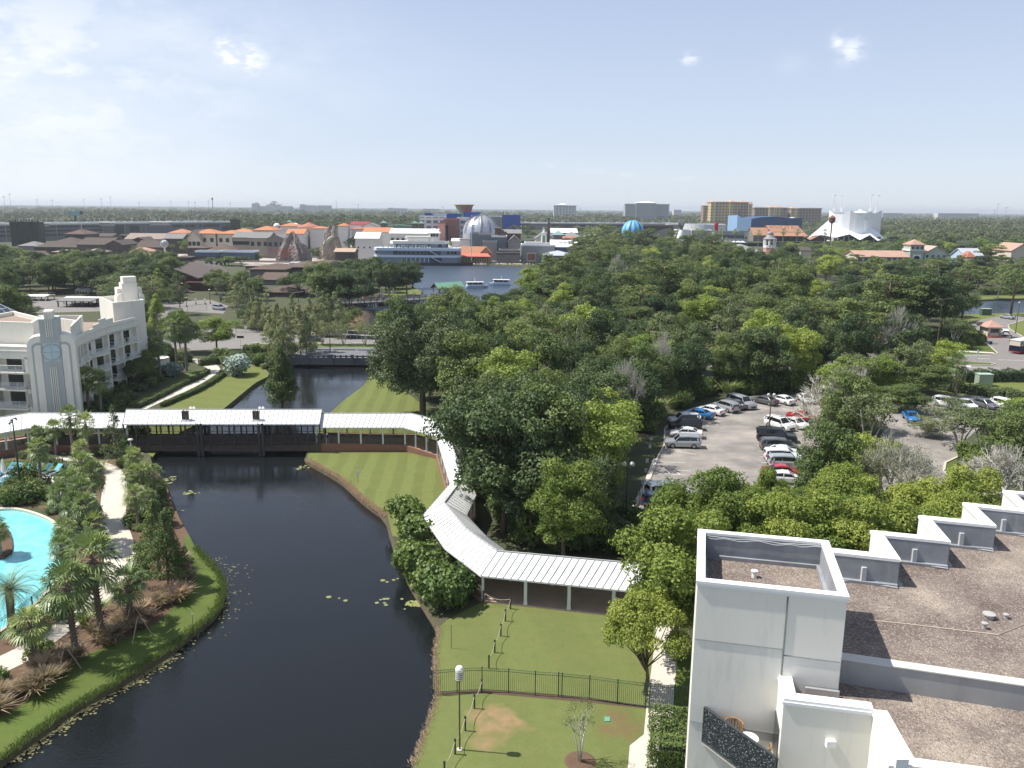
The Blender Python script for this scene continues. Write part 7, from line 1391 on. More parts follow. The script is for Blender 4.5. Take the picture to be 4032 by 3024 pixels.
mb=MB();mb.lathe([(27*m_,z(940)),(18*m_,z(934)),(12*m_,z(925)),(12.5*m_,z(918)),(8*m_,z(912)),(0,z(909.5))],n=12);mb.build('bell_roof',M('lead_roof',(.27,.26,.255),.6,.2,.4),t)
p=P(3905,1326,0);t=thing('gatehouse','small cream gatehouse with brown pyramid roof and red flower bed','gatehouse',p);mb=MB();mb.box(-1.7,1.7,-1,3,0,2.7);mb.build('wall',cream,t);mb=MB();mb.hip(-1.7,1.7,-1,3,2.7,4.2,.7,0,.15);mb.build('roof',salm,t);mb=MB();mb.box(-1.1,1.2,-1.06,-1,1.2,2.2);mb.build('window',win_m,t);mb=MB();mb.box(-1.9,1.9,-2.0,-1.02,0,.25);mb.build('flower_bed',M('flowers_red',(.42,.05,.03),.9,.6,6),t)
for x in (-1.55,1.55):mb=MB();mb.box(x-.25,x+.25,-1.25,-.95,0,1.2);mb.build('pier',stone,t)
for px,py,w,h,lab,mt in ((3885,1242,3.0,2.0,'dark green utility cabinet with pale lid by the pond',M('utility_dark',(.07,.11,.08))),(3880,1522,2.6,2.2,'pale green transformer box below the hedge',M('utility_pale',(.30,.36,.28)))):
 q=P(px,py,0);t=thing('utility_box',lab,'utility box',q);mb=MB();mb.box(-w/2,w/2,0,1.6,0,h);mb.build('cabinet',mt,t);mb=MB();mb.box(-w/2-.08,w/2+.08,-.08,1.68,h,h+.12);mb.build('lid',M('utility_lid',(.35,.45,.38)),t)
g=np.random.default_rng(5);mb=MB()
for i in range(420):
 x=1868+222*g.random();y=1031+11*g.random();p=P(x,y,-.2);s=.5+.8*g.random();v=[(p.x+s*a+g.normal()*.2,p.y+s*b_+g.normal()*.2,p.z+s*c*.7) for a,b_,c in ((-1,0,0),(0,-1,0),(1,0,0),(0,1,0),(0,0,1),(0,0,-1))];mb.add(v,[(0,1,4),(1,2,4),(2,3,4),(3,0,4),(1,0,5),(2,1,5),(3,2,5),(0,3,5)])
tag(mb.build('shore_rocks',M('rock_pale',(.42,.39,.35),.9,.3,.7)),kind='stuff')
# ================================================================ vehicles
tyre=M('tyre',(.02,.02,.02),.8,.1,2);rimm=M('rim_alloy',(.35,.36,.37),.35,.1,2,metal=.7);lit=M('headlight_lens',(.65,.68,.70),.15,.05,2);tail=M('taillight_lens',(.35,.01,.01),.25,.05,2);plas=M('black_trim',(.03,.03,.032),.6,.1,2);carglass=glassmat('car_glass',(.012,.016,.02),.05)
CARS={}
def car_proto(kind):
 if kind=='sedan':L,W,H=4.7,.90,1.45;st=[(-2.35,.72,0),(-2.25,.98,0),(-1.55,1.02,0),(-1.0,1.0,1.34),(-.2,.97,1.45),(.45,.95,1.40),(1.15,.93,0),(2.0,.78,0),(2.3,.60,0)];wx=(-1.4,1.42)
 elif kind=='suv':L,W,H=4.8,.95,1.74;st=[(-2.4,.8,0),(-2.33,1.10,1.45),(-2.05,1.13,1.70),(-.6,1.10,1.76),(.5,1.08,1.70),(1.15,1.06,0),(2.15,.98,0),(2.38,.72,0)];wx=(-1.42,1.45)
 elif kind=='bigsuv':L,W,H=5.5,1.02,1.92;st=[(-2.75,.9,0),(-2.7,1.22,1.62),(-2.5,1.24,1.88),(-.6,1.22,1.92),(.75,1.20,1.86),(1.3,1.18,0),(2.5,1.10,0),(2.72,.8,0)];wx=(-1.7,1.7)
 else :L,W,H=5.0,.99,1.72;st=[(-2.5,.85,0),(-2.42,1.05,1.42),(-2.2,1.06,1.66),(-.5,1.04,1.72),(.8,1.0,1.62),(1.75,.98,0),(2.3,.86,0),(2.5,.65,0)];wx=(-1.5,1.5)
 root=thing({'sedan':'parked_sedan','suv':'parked_suv','bigsuv':'large_suv','van':'minivan'}[kind],'x','car');mb=MB();rings=[]
 for i,(x,zb_,zr) in enumerate(st):
  e=1 if 0<i<len(st)-1 else .82;w=W*e;rings.append([(x,-w*.93,.28),(x,-w,.5),(x,-w*.985,zb_*.82),(x,-w*.90,zb_),(x,0,zb_+.03),(x,w*.90,zb_),(x,w*.985,zb_*.82),(x,w,.5),(x,w*.93,.28)])
 n=9;v=[p for r in rings for p in r];fs=[(i*n+j,(i+1)*n+j,(i+1)*n+j+1,i*n+j+1) for i in range(len(rings)-1) for j in range(n-1)]+[tuple(range(n)),tuple(range(len(v)-1,len(v)-n-1,-1))]+[(i*n,i*n+n-1,(i+1)*n+n-1,(i+1)*n) for i in range(len(rings)-1)]
 mb.add(v,fs);body=mb.build('body',cp[0],root,smooth=False);body.material_slots[0].link='OBJECT';body.material_slots[0].material=cp[0]
 roofst=[s for s in st if s[2]];i0=st.index(roofst[0]);i1=st.index(roofst[-1]);rear=st[max(0,i0-1)] if kind in ('sedan',) else (roofst[0][0]-.06,roofst[0][1],0);front=st[i1+1]
 base=[(rear[0],rear[1])]+[(s[0],s[1]) for s in roofst]+[(front[0],front[1])];top=[(roofst[0][0],roofst[0][2])]+[(s[0],s[2]) for s in roofst]+[(roofst[-1][0],roofst[-1][2])]
 mb=MB();v=[];wr=W*.70
 for (bx_,bz),(tx,tz) in zip(base,top):v+=[(bx_,-W*.885,bz+.01),(tx,-wr,tz),(tx,wr,tz),(bx_,W*.885,bz+.01)]
 k=len(base);fs=[]
 for i in range(k-1):
  if i not in ():fs+=[(4*i,4*i+4,4*i+5,4*i+1),(4*i+2,4*i+6,4*i+7,4*i+3)]
 fs+=[(0,1,2,3),(4*(k-1),4*(k-1)+3,4*(k-1)+2,4*(k-1)+1)];fs+=[(1,5,6,2),(4*(k-2)+1,4*(k-1)+1,4*(k-1)+2,4*(k-2)+2)]
 mb.add(v,fs);mb.build('windows',carglass,root)
 mb=MB();v=[]
 for tx,tz in top[1:-1]:v+=[(tx,-wr*1.09,tz-.13),(tx,-wr*1.02,tz-.02),(tx,-wr*.8,tz+.035),(tx,wr*.8,tz+.035),(tx,wr*1.02,tz-.02),(tx,wr*1.09,tz-.13)]
 q=len(top)-2;mb.add(v,[(6*i+j,6*i+6+j,6*i+7+j,6*i+1+j) for i in range(q-1) for j in range(5)]+[(0,1,2,3,4,5),(6*q-6,6*q-1,6*q-2,6*q-3,6*q-4,6*q-5)])
 for s in (-1,1):
  for i in ([0,k-1] if kind=='sedan' else [0,k-1]):
   b_,t_=base[i],top[i];mb.tube([(b_[0],s*W*.89,b_[1]),(t_[0],s*wr*1.01,t_[1])],.05 if kind=='sedan' or i else .13,4)
  mx=(st[i0][0]+st[i1][0])/2;mb.tube([(mx,s*W*.895,base[1][1]),(mx,s*wr*1.015,top[1][1])],.045,4)
  if kind!='sedan':mb.tube([(mx-1.1,s*W*.895,base[1][1]),(mx-1.0,s*wr*1.015,top[1][1])],.11,4)
 rf=mb.build('roof',cp[0],root);rf.material_slots[0].link='OBJECT';rf.material_slots[0].material=cp[0]
 for x in wx:
  for s in (-1,1):
   r=.34 if kind=='sedan' else .38;mb=MB();pr=[(r*.55,-.1),(r*.95,-.1),(r,-.06),(r,.06),(r*.95,.1),(r*.55,.1)]
   vv=MB();vv.lathe([(0,-.1)]+pr+[(0,.1)],n=16);mb.add([(a,c,b_) for a,b_,c in vv.v],vv.f);mb.v=[(a+x,b_+s*(W-.08),c+r) for a,b_,c in mb.v];tw_o=mb.build('wheel',tyre,root)
   vv=MB();vv.lathe([(0,.035),(r*.55,.02),(r*.6,.0)],n=12);mb=MB();mb.add([(a+x,s*(W+.02)+s*c*.6,b_+r) for a,b_,c in vv.v],vv.f);o=mb.build('rim',rimm);o.parent=tw_o
 for s in (-1,1):
  xf=st[-1][0];xr=st[0][0];mb=MB();mb.box(xf-.22,xf-.02,s*W*.56-.2,s*W*.56+.2,.60,.72) if False else mb.add([(xf-.30,s*W*.93,.66),(xf-.03,s*W*.60,.62),(xf-.05,s*W*.60,.74),(xf-.32,s*W*.90,.80)],[(0,1,2,3),(3,2,1,0)]);mb.v=[(a+.03,b_*1.01,c) for a,b_,c in mb.v];mb.build('headlight',lit,root)
  mb=MB();mb.box(xr-.015,xr+.22,s*W*.72-.16,s*W*.72+.18,.74,.92 if kind=='sedan' else 1.02);mb.build('taillight',tail,root)
  mb=MB();mb.box(st[i1][0]+.35,st[i1][0]+.5,s*(W+.14)-.08,s*(W+.14)+.08,base[-2][1]-.02,base[-2][1]+.12);mb.build('mirror',plas,root)
 mb=MB();mb.box(st[-1][0]-.02,st[-1][0]+.05,-W*.5,W*.5,.36,.58);mb.build('grille',plas,root);mb=MB();mb.box(st[0][0]-.05,st[0][0]+.02,-W*.6,W*.6,.3,.44);mb.build('bumper',plas,root)
 return protot(root)
for k in ('sedan','suv','bigsuv','van'):CARS[k]=car_proto(k)
def car(kind,rear,front,ci,label,group='cars in the parking lot',z=.014):
 a,b_=P(*rear,z),P(*front,z);c=(a+b_)/2;d=b_-a
 r=inst(CARS[kind],(c.x,c.y,z),math.atan2(d.y,d.x),(1,1,1),label,group)
 for o in r.children if len(r.children) else []:pass
 RECOL.append((r,cp[ci]));return r
RECOL=[]
LOT=[('suv',(2758,1762),(2616,1758),1,'silver sport utility car parked nearest at the left side of the lot'),('sedan',(2768,1725),(2634,1716),0,'white saloon parked behind the silver utility car on the left of the lot'),('suv',(2757,1692),(2634,1690),2,'black car between two white cars on the left side of the lot'),('suv',(2750,1668),(2631,1670),0,'white car farthest back in the left row, beside the blue saloon'),('sedan',(2800,1652),(2700,1636),4,'bright blue saloon at the bend of the left row'),('sedan',(2850,1640),(2745,1618),0,'white saloon right of the bright blue saloon'),('suv',(2903,1630),(2812,1602),1,'pale silver estate car between white saloon and grey saloon'),('sedan',(2935,1620),(2850,1593),5,'grey saloon partly hidden behind the pale silver estate'),('bigsuv',(2872,1588),(2968,1616),1,'large silver utility car facing out with sunshade, in the middle of the back row'),('sedan',(3058,1600),(2962,1580),5,'dark grey saloon right of the large silver utility car'),('sedan',(3118,1598),(3045,1578),0,'white saloon behind the twin globe lamp'),('sedan',(3155,1570),(3190,1595),0,'white saloon facing the viewer at the far corner of the lot'),('sedan',(3112,1650),(3205,1662),3,'red car at the far end of the right row'),('sedan',(3090,1668),(3172,1694),0,'white saloon between red car and white utility car'),('suv',(3020,1672),(3122,1702),0,'white utility car with roof bars left of the lamp pole'),('bigsuv',(2976,1730),(3140,1742),2,'long black utility car heading the right row'),('van',(3008,1770),(3125,1774),5,'grey minivan below the long black utility car'),('sedan',(3025,1794),(3140,1797),0,'white car just below the grey minivan'),('suv',(3028,1815),(3140,1819),0,'white car squeezed above the silver car with roof rails'),('suv',(3042,1840),(3158,1843),1,'silver car with roof rails in the right row'),('sedan',(3022,1872),(3135,1876),3,'red saloon low in the right row'),('sedan',(3035,1898),(3140,1902),0,'white car lowest in the right row, half under the maples'),('van',(2572,1957),(2685,1948),0,'white minivan by the pavement at the lower left of the lot'),('suv',(2567,2000),(2670,1992),6,'navy car beside the white minivan under the trees'),('suv',(3690,1595),(3775,1612),0,'white utility car under the trees of the back lot'),('sedan',(3760,1592),(3838,1618),0,'white saloon in the middle of the back lot'),('sedan',(3840,1596),(3905,1612),5,'dark car right of the white saloon in the back lot'),('suv',(3920,1600),(4000,1622),0,'white car at the right of the back lot'),('sedan',(3570,1640),(3605,1672),4,'blue car seen through branches at the lot entrance'),('sedan',(1263,1343),(1191,1343),5,'grey saloon driving along the road over the lagoon'),('sedan',(3986,1258),(3946,1252),1,'silver saloon on the upper right side road'),('suv',(3965,1332),(3948,1308),0,'white utility car stopped beside the gatehouse'),('sedan',(4002,1358),(3985,1340),2,'dark car in front of the trolley bus'),('suv',(845,1218),(882,1222),1,'pale silver car parked by the fenced court')]
for i,a in enumerate(LOT):car(*a,group='cars in the parking lot' if i<24 else 'cars on roads and back lots')
g=random.Random(4)
for i in range(26):
 x=3215+13.5*i+g.uniform(-3,3);y=1130+g.uniform(-4,4)+(20 if i%3==0 else 0);a=P(x,y,0)
 r=inst(CARS[g.choice(['sedan','suv','van'])],(a.x,a.y,.014),PI/2+g.uniform(-.1,.1),1,'car parked in the far lot seen between tree crowns','cars in the far lot');RECOL.append((r,cp[g.choice([0,0,0,1,2,5])]))
bpy.context.view_layer.update()
for r,m in RECOL:
 for o in r.children:
  if o.name.split('.')[0] in ('body','roof'):o.material_slots[0].link='OBJECT';o.material_slots[0].material=m
a,b_=P(4012,1396,0),P(4090,1384,0);t=thing('trolley_bus','navy and cream trolley bus with round windows at the right edge','bus',(a.x,a.y,0),math.atan2(b_.y-a.y,b_.x-a.x));mb=MB();mb.box(0,9,0,2.4,.45,1.9);mb.build('body',M('bus_navy',(.008,.012,.035),.3,.1,1),t);mb=MB();mb.box(0,9,.02,2.38,1.9,3.1);mb.build('upper_body',cream,t);mb=MB();mb.box(-.02,9.02,-.03,2.43,.38,.6);mb.build('skirt',M('bus_red',(.35,.03,.03)),t)
for i in range(8):mb=MB();mb.lathe([(0,.03),(.28,.03)],n=12);mb.v=[(x+.6+i*1.05,-.01-z*.5,y*1.5+2.5) for x,y,z in mb.v];mb.build('window',win_m,t)
for x in (1.5,2.3,7.2):mb=MB();mb.lathe([(0,-.12),(.48,-.12),(.48,.12),(0,.12)],n=14);mb.v=[(x+vx,.12+z,y+.48) for vx,y,z in mb.v];mb.build('wheel',tyre,t)
mb=MB();mb.box(-.1,9.1,-.05,2.45,3.1,3.25);mb.build('roof',white,t)
# ================================================================ road bridge
Yb_=P(1300,1440,-.3).y;t=thing('road_bridge','weathered concrete road bridge with double railing over the lagoon','bridge',(P(1300,1440,0).x,Yb_,0));cm=M('bridge_concrete',(.16,.165,.175),.9,.25,.5,stain=(.05,.05,.055));xx=lambda x:V(x,1430,Yb_).x;zz2=lambda y:V(1300,y,Yb_).z
mb=MB();mb.box(xx(1120),xx(1490),Yb_,Yb_+.5,zz2(1437),zz2(1409));mb.build('girder',cm,t,True);mb=MB();mb.box(xx(1120),xx(1490),Yb_+.4,Yb_+16,zz2(1420),0.0);mb.build('deck',cm,t,True)
for x0,x1 in ((1135,1290),(1312,1382),(1395,1470)):mb=MB();mb.box(xx(x0),xx(x1),Yb_+.05,Yb_+.3,zz2(1405),zz2(1400));mb.build('rail',cm,t,True)
for x in list(range(1140,1480,22)):mb=MB();mb.box(xx(x),xx(x)+.35,Yb_+.1,Yb_+.3,zz2(1412),zz2(1398));mb.build('baluster',cm,t,True)
for x,w in ((1301,1.1),(1213,.5),(1388,.6)):mb=MB();mb.box(xx(x)-w/2,xx(x)+w/2,Yb_-.3,Yb_+.1,zz2(1436),zz2(1395));mb.build('pilaster',cm,t,True)
mb=MB();mb.tube([(xx(1210),Yb_+1.5,-.15),(xx(1450),Yb_+1.5,-.15)],.12,6);mb.build('service_pipe',M('pipe_grey',(.25,.25,.26)),t,True)
Y2=P(1300,1392,0).y
for x0,x1 in ((1175,1225),(1230,1300),(1312,1400),(1408,1462)):mb=MB();a,b_=V(x0,1390,Y2),V(x1,1390,Y2);mb.box(a.x,b_.x,Y2,Y2+.2,.78,.95);mb.box(a.x,b_.x,Y2,Y2+.2,.3,.42);mb.build('rail',M('rail_bronze',(.10,.095,.09)),t,True)
mb=MB();mb.box(xx(1120),xx(1490),Y2-.4,Y2+.5,0,.25);mb.build('kerb_wall',cm,t,True)
Y3=P(1300,1328,0).y;gr=thing('guard_rail','white-capped far parapet and steel guard rail beyond the road','guard rail',(P(1300,1328,0).x,Y3,0));mb=MB()
a,b_=P(1153,1319,0),P(1480,1336,0);mb.tube([a+Vector((0,.8,.7)),b_+Vector((0,.8,.7))],.16,4);mb.build('beam',M('galvanised',(.48,.48,.47)),gr,True)
for i in range(14):q=a.lerp(b_,i/13)+Vector((0,.9,0));mb=MB();mb.box(q.x-.1,q.x+.1,q.y-.1,q.y+.1,0,.75);mb.build('post',M('galvanised',(.48,.48,.47)),gr,True)
a,b_=P(1230,1312,0),P(1500,1322,0);mb=MB();mb.wall(a,b_,-.4,1.0,.5);mb.build('parapet',cm,gr,True);mb=MB();mb.wall(a,b_,1.0,1.12,.6);mb.build('capping',M('cap_pale',(.5,.49,.46)),gr,True)
pb0,pb1=P(1270,1196,1.0),P(1820,1166,1.0);Pd=(pb1-pb0).normalized();Pn=Vector((-Pd.y,Pd.x,0));t=thing('footbridge','long grey wooden footbridge on trestles across the lagoon mouth','bridge',(pb0.x,pb0.y,0));fbm=M('footbridge_timber',(.17,.165,.16),.9,.15,.6);mb=MB();mb.wall(pb0,pb1,.55,.95,5);mb.build('deck',fbm,t,True);LN=(pb1-pb0).length
for s in (-2.4,2.4):
 mb=MB();q0,q1=pb0+Pn*s,pb1+Pn*s
 for z in (1.25,1.6,1.98):mb.tube([(q0.x,q0.y,z),(q1.x,q1.y,z)],.07,4)
 mb.build('railing',fbm,t,True)
 for i in range(24):q=q0.lerp(q1,i/23);mb=MB();mb.box(q.x-.13,q.x+.13,q.y-.13,q.y+.13,.2,2.15);mb.build('rail_post',fbm,t,True)
for i in range(15):
 q=pb0.lerp(pb1,(i+3)/18);mb=MB();dk2=M('trestle_dark',(.035,.03,.028))
 for s in (-2,0,2):r=q+Pn*s;mb.tube([(r.x,r.y,-1.2),(r.x,r.y,.6)],.17,5)
 a,b_=q-Pn*2,q+Pn*2;mb.tube([(a.x,a.y,-.5),(b_.x,b_.y,.5)],.09,4);mb.tube([(b_.x,b_.y,-.5),(a.x,a.y,.5)],.09,4);mb.build('trestle',dk2,t,True)
for i,(x,yb,yt) in enumerate(((1365,1182,1152),(1418,1180,1147),(1500,1178,1149),(1550,1172,1143),(1629,1168,1151),(1660,1166,1137))):
 q=P(x,yb,1.9);zt=V(x,yt,q.y).z;u=thing('bridge_lamp',('far left','second from left','third from left','fourth from left','fifth from left','rightmost')[i]+' of the grey three-globe lamps on the footbridge','street lamp',(q.x,q.y,.9),group='lamps on the footbridge');h=zt-.9;lm_=M('lamp_grey',(.36,.38,.39),.5,.1,1)
 mb=MB();mb.tube([(0,0,0),(0,0,h)],[.22,.12],6);mb.tube([(-.6,0,h*.72),(.6,0,h*.72)],.06,4);mb.build('pole',lm_,u)
 for x_,z_ in ((-.6,.72),(.6,.72),(0,1)):mb=MB();mb.lathe([(.05,0),(.2,.12),(.2,.4),(0,.55)],(x_,0,h*z_),8);mb.build('lantern',lm_,u)
def person_mesh(shirt,trous,seed):
 g=random.Random(seed);st=g.uniform(.12,.3);V0=[(0,0,.95),(0,0,1.2),(0,0,1.42),(0,0,1.52),(0,.02,1.66),(.1,0,.9),(.11,st,.5),(.11,st*1.1-.05,.08),(.11,st*1.1+.12,.04),(-.1,0,.9),(-.11,-st*.6,.5),(-.11,-st*1.3,.1),(-.11,-st*1.3+.15,.05),(.2,0,1.4),(.25,-.08,1.12),(.24,.08,.88),(-.2,0,1.4),(-.25,.08,1.12),(-.24,.16,.9)]
 E_=[(0,1),(1,2),(2,3),(3,4),(0,5),(5,6),(6,7),(7,8),(0,9),(9,10),(10,11),(11,12),(2,13),(13,14),(14,15),(2,16),(16,17),(17,18)];Rr=[.14,.14,.15,.06,.11,.09,.065,.045,.04,.09,.065,.045,.04,.06,.045,.035,.06,.045,.035]
 me=bpy.data.meshes.new('person');me.from_pydata(V0,E_,[]);o=bpy.data.objects.new('p_',me);COL.objects.link(o);md=o.modifiers.new('s','SKIN');bpy.context.view_layer.update()
 for i,v in enumerate(me.skin_vertices[0].data):v.radius=(Rr[i],Rr[i]*.8);v.use_root=(i==0)
 o.modifiers.new('u','SUBSURF').levels=1;dg=bpy.context.evaluated_depsgraph_get();dg.update();m2=bpy.data.meshes.new_from_object(o.evaluated_get(dg));bpy.data.objects.remove(o);m2.materials.clear()
 for m in (shirt,trous,M('skin',(.45,.27,.19),.7,.05,2),M('hair',(.06,.04,.03))):m2.materials.append(m)
 for p in m2.polygons:z=p.center.z;x=abs(p.center.x);p.material_index=3 if z>1.68 else (2 if z>1.47 or (x>.2 and z<1.15) else (0 if z>.95 else 1));p.use_smooth=True
 return m2
cl=lambda n,c:M(n,c,.9,.1,4)
PM=[person_mesh(cl('cloth_white',(.7,.7,.7)),cl('cloth_dark',(.04,.045,.06)),1),person_mesh(cl('cloth_coral',(.65,.12,.08)),cl('cloth_khaki',(.3,.25,.18)),2),person_mesh(cl('cloth_navy',(.03,.04,.10)),cl('cloth_grey',(.2,.2,.2)),3),person_mesh(cl('cloth_teal',(.1,.35,.33)),cl('cloth_dark',(.04,.045,.06)),4)]
def person(px,py,k,rz,label,z=0,group=None,loc=None):
 q=loc or P(px,py,z);o=bpy.data.objects.new('person',PM[k]);COL.objects.link(o);o.location=(q.x,q.y,z);o.rotation_euler=(0,0,rz);tag(o,label,'person',group);return o
for i,(x,k,lab) in enumerate(((1375,0,'white shirt and dark trousers walking at the left end of the footbridge'),(1388,0,'white shirt standing left of the second footbridge lamp'),(1411,2,'navy shirt walking beside the second footbridge lamp'),(1428,0,'white shirt right beside the second footbridge lamp'),(1434,1,'coral shirt following a white shirt on the footbridge'),(1443,1,'coral shirt walking alone on the footbridge'),(1481,1,'coral shirt near the third footbridge lamp'),(1490,2,'dark shirt near the third footbridge lamp'),(1509,3,'teal shirt just right of the third footbridge lamp'))):
 q=V(x,1180,(pb0+Pd*((V(x,1185,pb0.y).x-pb0.x)/Pd.x)).y);person(0,0,k,math.atan2(Pd.y,Pd.x)-PI/2,'person in '+lab,.96,'people on the footbridge',q)
person(1290,1752,2,0,'person in dark clothes standing in the covered walkway just right of the bridge',1.1)
g=random.Random(9)
for i in range(46):x=g.choice([g.uniform(790,1000),g.uniform(1110,1270),g.uniform(420,660)]);person(x,g.uniform(1022,1034) if x>700 else g.uniform(1012,1030),g.randrange(4),g.uniform(0,6),'small distant person strolling on the far promenade',.01,'people on the far promenade')
for i in range(16):person(g.uniform(40,110),g.uniform(1062,1070),g.randrange(4),g.uniform(0,6),'small distant person in the group on the path at the left edge',.01,'people on the left path')
# ================================================================ boats and dock
def launch(loc,rz,label):
 t=thing('passenger_launch',label,'boat',loc,rz);t.scale=(.66,.7,.8);mb=MB();mb.add([(-6.5,-1.8,0),(4,-1.9,0),(7,0,.1),(4,1.9,0),(-6.5,1.8,0),(-6.6,-2.1,1.2),(4.5,-2.1,1.3),(7.8,0,1.6),(4.5,2.1,1.3),(-6.6,2.1,1.2)],[(0,1,6,5),(1,2,7,6),(2,3,8,7),(3,4,9,8),(4,0,5,9),(5,6,7,8,9)]);mb.build('hull',M('hull_blue_white',(.42,.55,.68),.4,.1,1),t)
 mb=MB();mb.box(-6,4.5,-1.8,1.8,1.2,1.9);mb.build('bulwark',white,t);mb=MB();mb.box(-5.5,3.6,-1.6,1.6,1.9,2.9);mb.build('windows',win_m,t);mb=MB();mb.box(-6.4,4.6,-2,2,3.0,3.2);mb.build('roof',white,t)
 for x in (-6,-2.5,1,4.3):
  for y in (-1.8,1.8):mb=MB();mb.box(x-.08,x+.08,y-.08,y+.08,1.8,3.05);mb.build('post',white,t)
 mb=MB();mb.tube([(-1,0,3.2),(-1,0,5.4)],.1,4);mb.build('mast',white,t)
q=P(1968,1124,-.6);launch((q.x,q.y,-.6),PI*.97,'white and blue passenger launch on open water');q=P(1866,1134,-.6);launch((q.x+1,q.y,-.6),PI*.06,'white passenger launch moored beside the green roof')
q=P(1764,1152,0);t=thing('boat_dock','boat dock with pale green gabled roofs at the water','pavilion',(q.x,q.y,-.2),-.95);t.scale=(.5,.5,.62);mb=MB();mb.gable(-4.5,4.5,-11,11,4.2,6.8,1.0,0,'y',.25);mb.build('roof',M('dock_green_roof',(.17,.36,.25),.6,.08,.4),t);mb=MB();mb.gable(-4.5,4.5,-11.6,-10.6,4.0,6.5,.9,0,'y',.3);mb.build('gable_front',M('dock_gable',(.10,.05,.035)),t)
mb=MB();mb.box(-5,12,-12,12,-.2,.3);mb.build('deck',fbm,t)
for x in (-4.2,4.2):
 for y in (-10.5,-5,0,5,10.5):mb=MB();mb.box(x-.2,x+.2,y-.2,y+.2,-1,4.4);mb.build('post',fbm,t)
for x,y in ((1903,1135),(1916,1138),(1924,1135),(1935,1128)):q=P(x,y,-.6);mb=MB();mb.tube([(0,0,-.5),(0,0,4.2)],.2,6);mb.lathe([(.25,4.2),(0,4.6)],n=6);o=mb.build('mooring_post',M('mooring_dark',(.05,.05,.05)),loc=(q.x,q.y,-.6));tag(o,'dark mooring post beside the launches','post','mooring posts')
q=P(1854,1062,-.6);mb=MB();mb.lathe([(.9,0),(.6,.6),(.25,2),(0,2.6)],n=8);tag(mb.build('buoy',M('buoy_red',(.55,.05,.05)),loc=(q.x,q.y,-.6)),'small red buoy on the open water below the riverboat bow','buoy')
# ================================================================ lamps, poles, signs
def lamp(px,pyb,pyt,lab,kind='globe2',col=None,group=None):
 q=P(px,pyb,0);h=V(px,pyt,q.y).z;t=thing('street_lamp',lab,'street lamp',(q.x,q.y,0),group=group);col=col or blackm;mb=MB();mb.tube([(0,0,0),(0,0,h)],[.10+h*.004,.055],7);mb.lathe([(.2,0),(.2,.3),(.12,.5)],n=8);mb.build('pole',col,t)
 if kind=='globe2':
  for s in (-.42,.42):mb=MB();mb.lathe([(.26*math.sin(PI*i/8),-.26*math.cos(PI*i/8)) for i in range(9)],(s,0,h+.2),12);mb.build('globe',M('globe_smoke',(.45,.47,.47),.15,.05,1),t,smooth=True)
  mb=MB();mb.tube([(-.42,0,h-.05),(0,0,h-.25),(.42,0,h-.05)],.035,4);mb.build('bracket',col,t)
 elif kind=='globe1':mb=MB();mb.lathe([(.28*math.sin(PI*i/8),-.28*math.cos(PI*i/8)) for i in range(9)],(0,0,h),12);mb.build('globe',M('globe_smoke',(.45,.47,.47)),t,smooth=True)
 elif kind=='arm2':
  mb=MB();mb.tube([(-1.5,0,h-.25),(0,0,h-.05),(1.5,0,h+.15)],.06,4);mb.build('lamp_arm',col,t)
  for s in (-1,1):mb=MB();mb.box(s*1.75-.45,s*1.75+.45,-.25,.25,h+s*.2-.12,h+s*.2+.06);mb.build('lamp_head',col,t)
 elif kind=='spot':
  for i,a in enumerate((0.4,2.4,4.2)):mb=MB();mb.tube([(0,0,h-.2*i),(.28*math.cos(a),.28*math.sin(a),h-.2*i+.05),(.45*math.cos(a),.45*math.sin(a),h-.2*i-.12)],[.04,.09,.11],6);mb.build('spotlight',col,t)
 elif kind=='mushroom':mb=MB();mb.lathe([(.07,h-.2),(.34,h-.12),(.30,h+.05),(0,h+.12)],n=14);mb.build('lamp_head',white,t,smooth=True)
 elif kind=='coach':
  for s in (-.55,.55):mb=MB();mb.lathe([(.05,-.1),(.14,0),(.16,.3),(0,.45)],(s,0,h-.5),8);mb.build('lantern',col,t)
  mb=MB();mb.tube([(-.55,0,h-.6),(.55,0,h-.6)],.035,4);mb.build('bracket',col,t)
 return t
lamp(3028,1683,1560,'twin clear-globe lamp in the middle of the parking lot','globe2',M('brown_pole',(.12,.09,.06)));lamp(2463,2090,1835,'single clear-globe lamp on a tall pole between wood and parking lot','globe2',darkg)
lamp(1183,1357,1150,'tall dark double-arm lamp on the grass median','arm2');lamp(1301,1398,1316,'slim black lamp on the road bridge pilaster','coach');lamp(1072,1280,1228,'black post lamp in the marsh beyond the road, left one','coach');lamp(1245,1290,1225,'dark cross-armed lamp in the marsh beyond the road, right one','coach')
lamp(83,1936,1650,'tall dark green spotlight pole by the pool loungers','spot',darkg);lamp(599,1982,1832,'tall dark green spotlight pole by the lagoon, right of the curved path','spot',darkg);lamp(519,1795,1730,'white mushroom lamp beside the timber bridge','mushroom',white)
lamp(3683,1422,1178,'tall brown double-arm lamp on the median at the right','arm2',M('brown_pole',(.12,.09,.06)));lamp(3998,1312,1192,'tall lamp with pale head beside the gatehouse road','globe1',M('brown_pole',(.12,.09,.06)));lamp(3503,1420,1395,'short dark signal post by the median','coach')
for i,(x,yb,yt) in enumerate(((722,1178,1115),(735,1195,1172),(665,1180,1175),(808,1185,1178),(828,1182,1140),(772,1185,1178))):lamp(x,yb+14,yt,'mushroom-headed court lamp among trees left of the lagoon','mushroom',blackm,'court lamps')
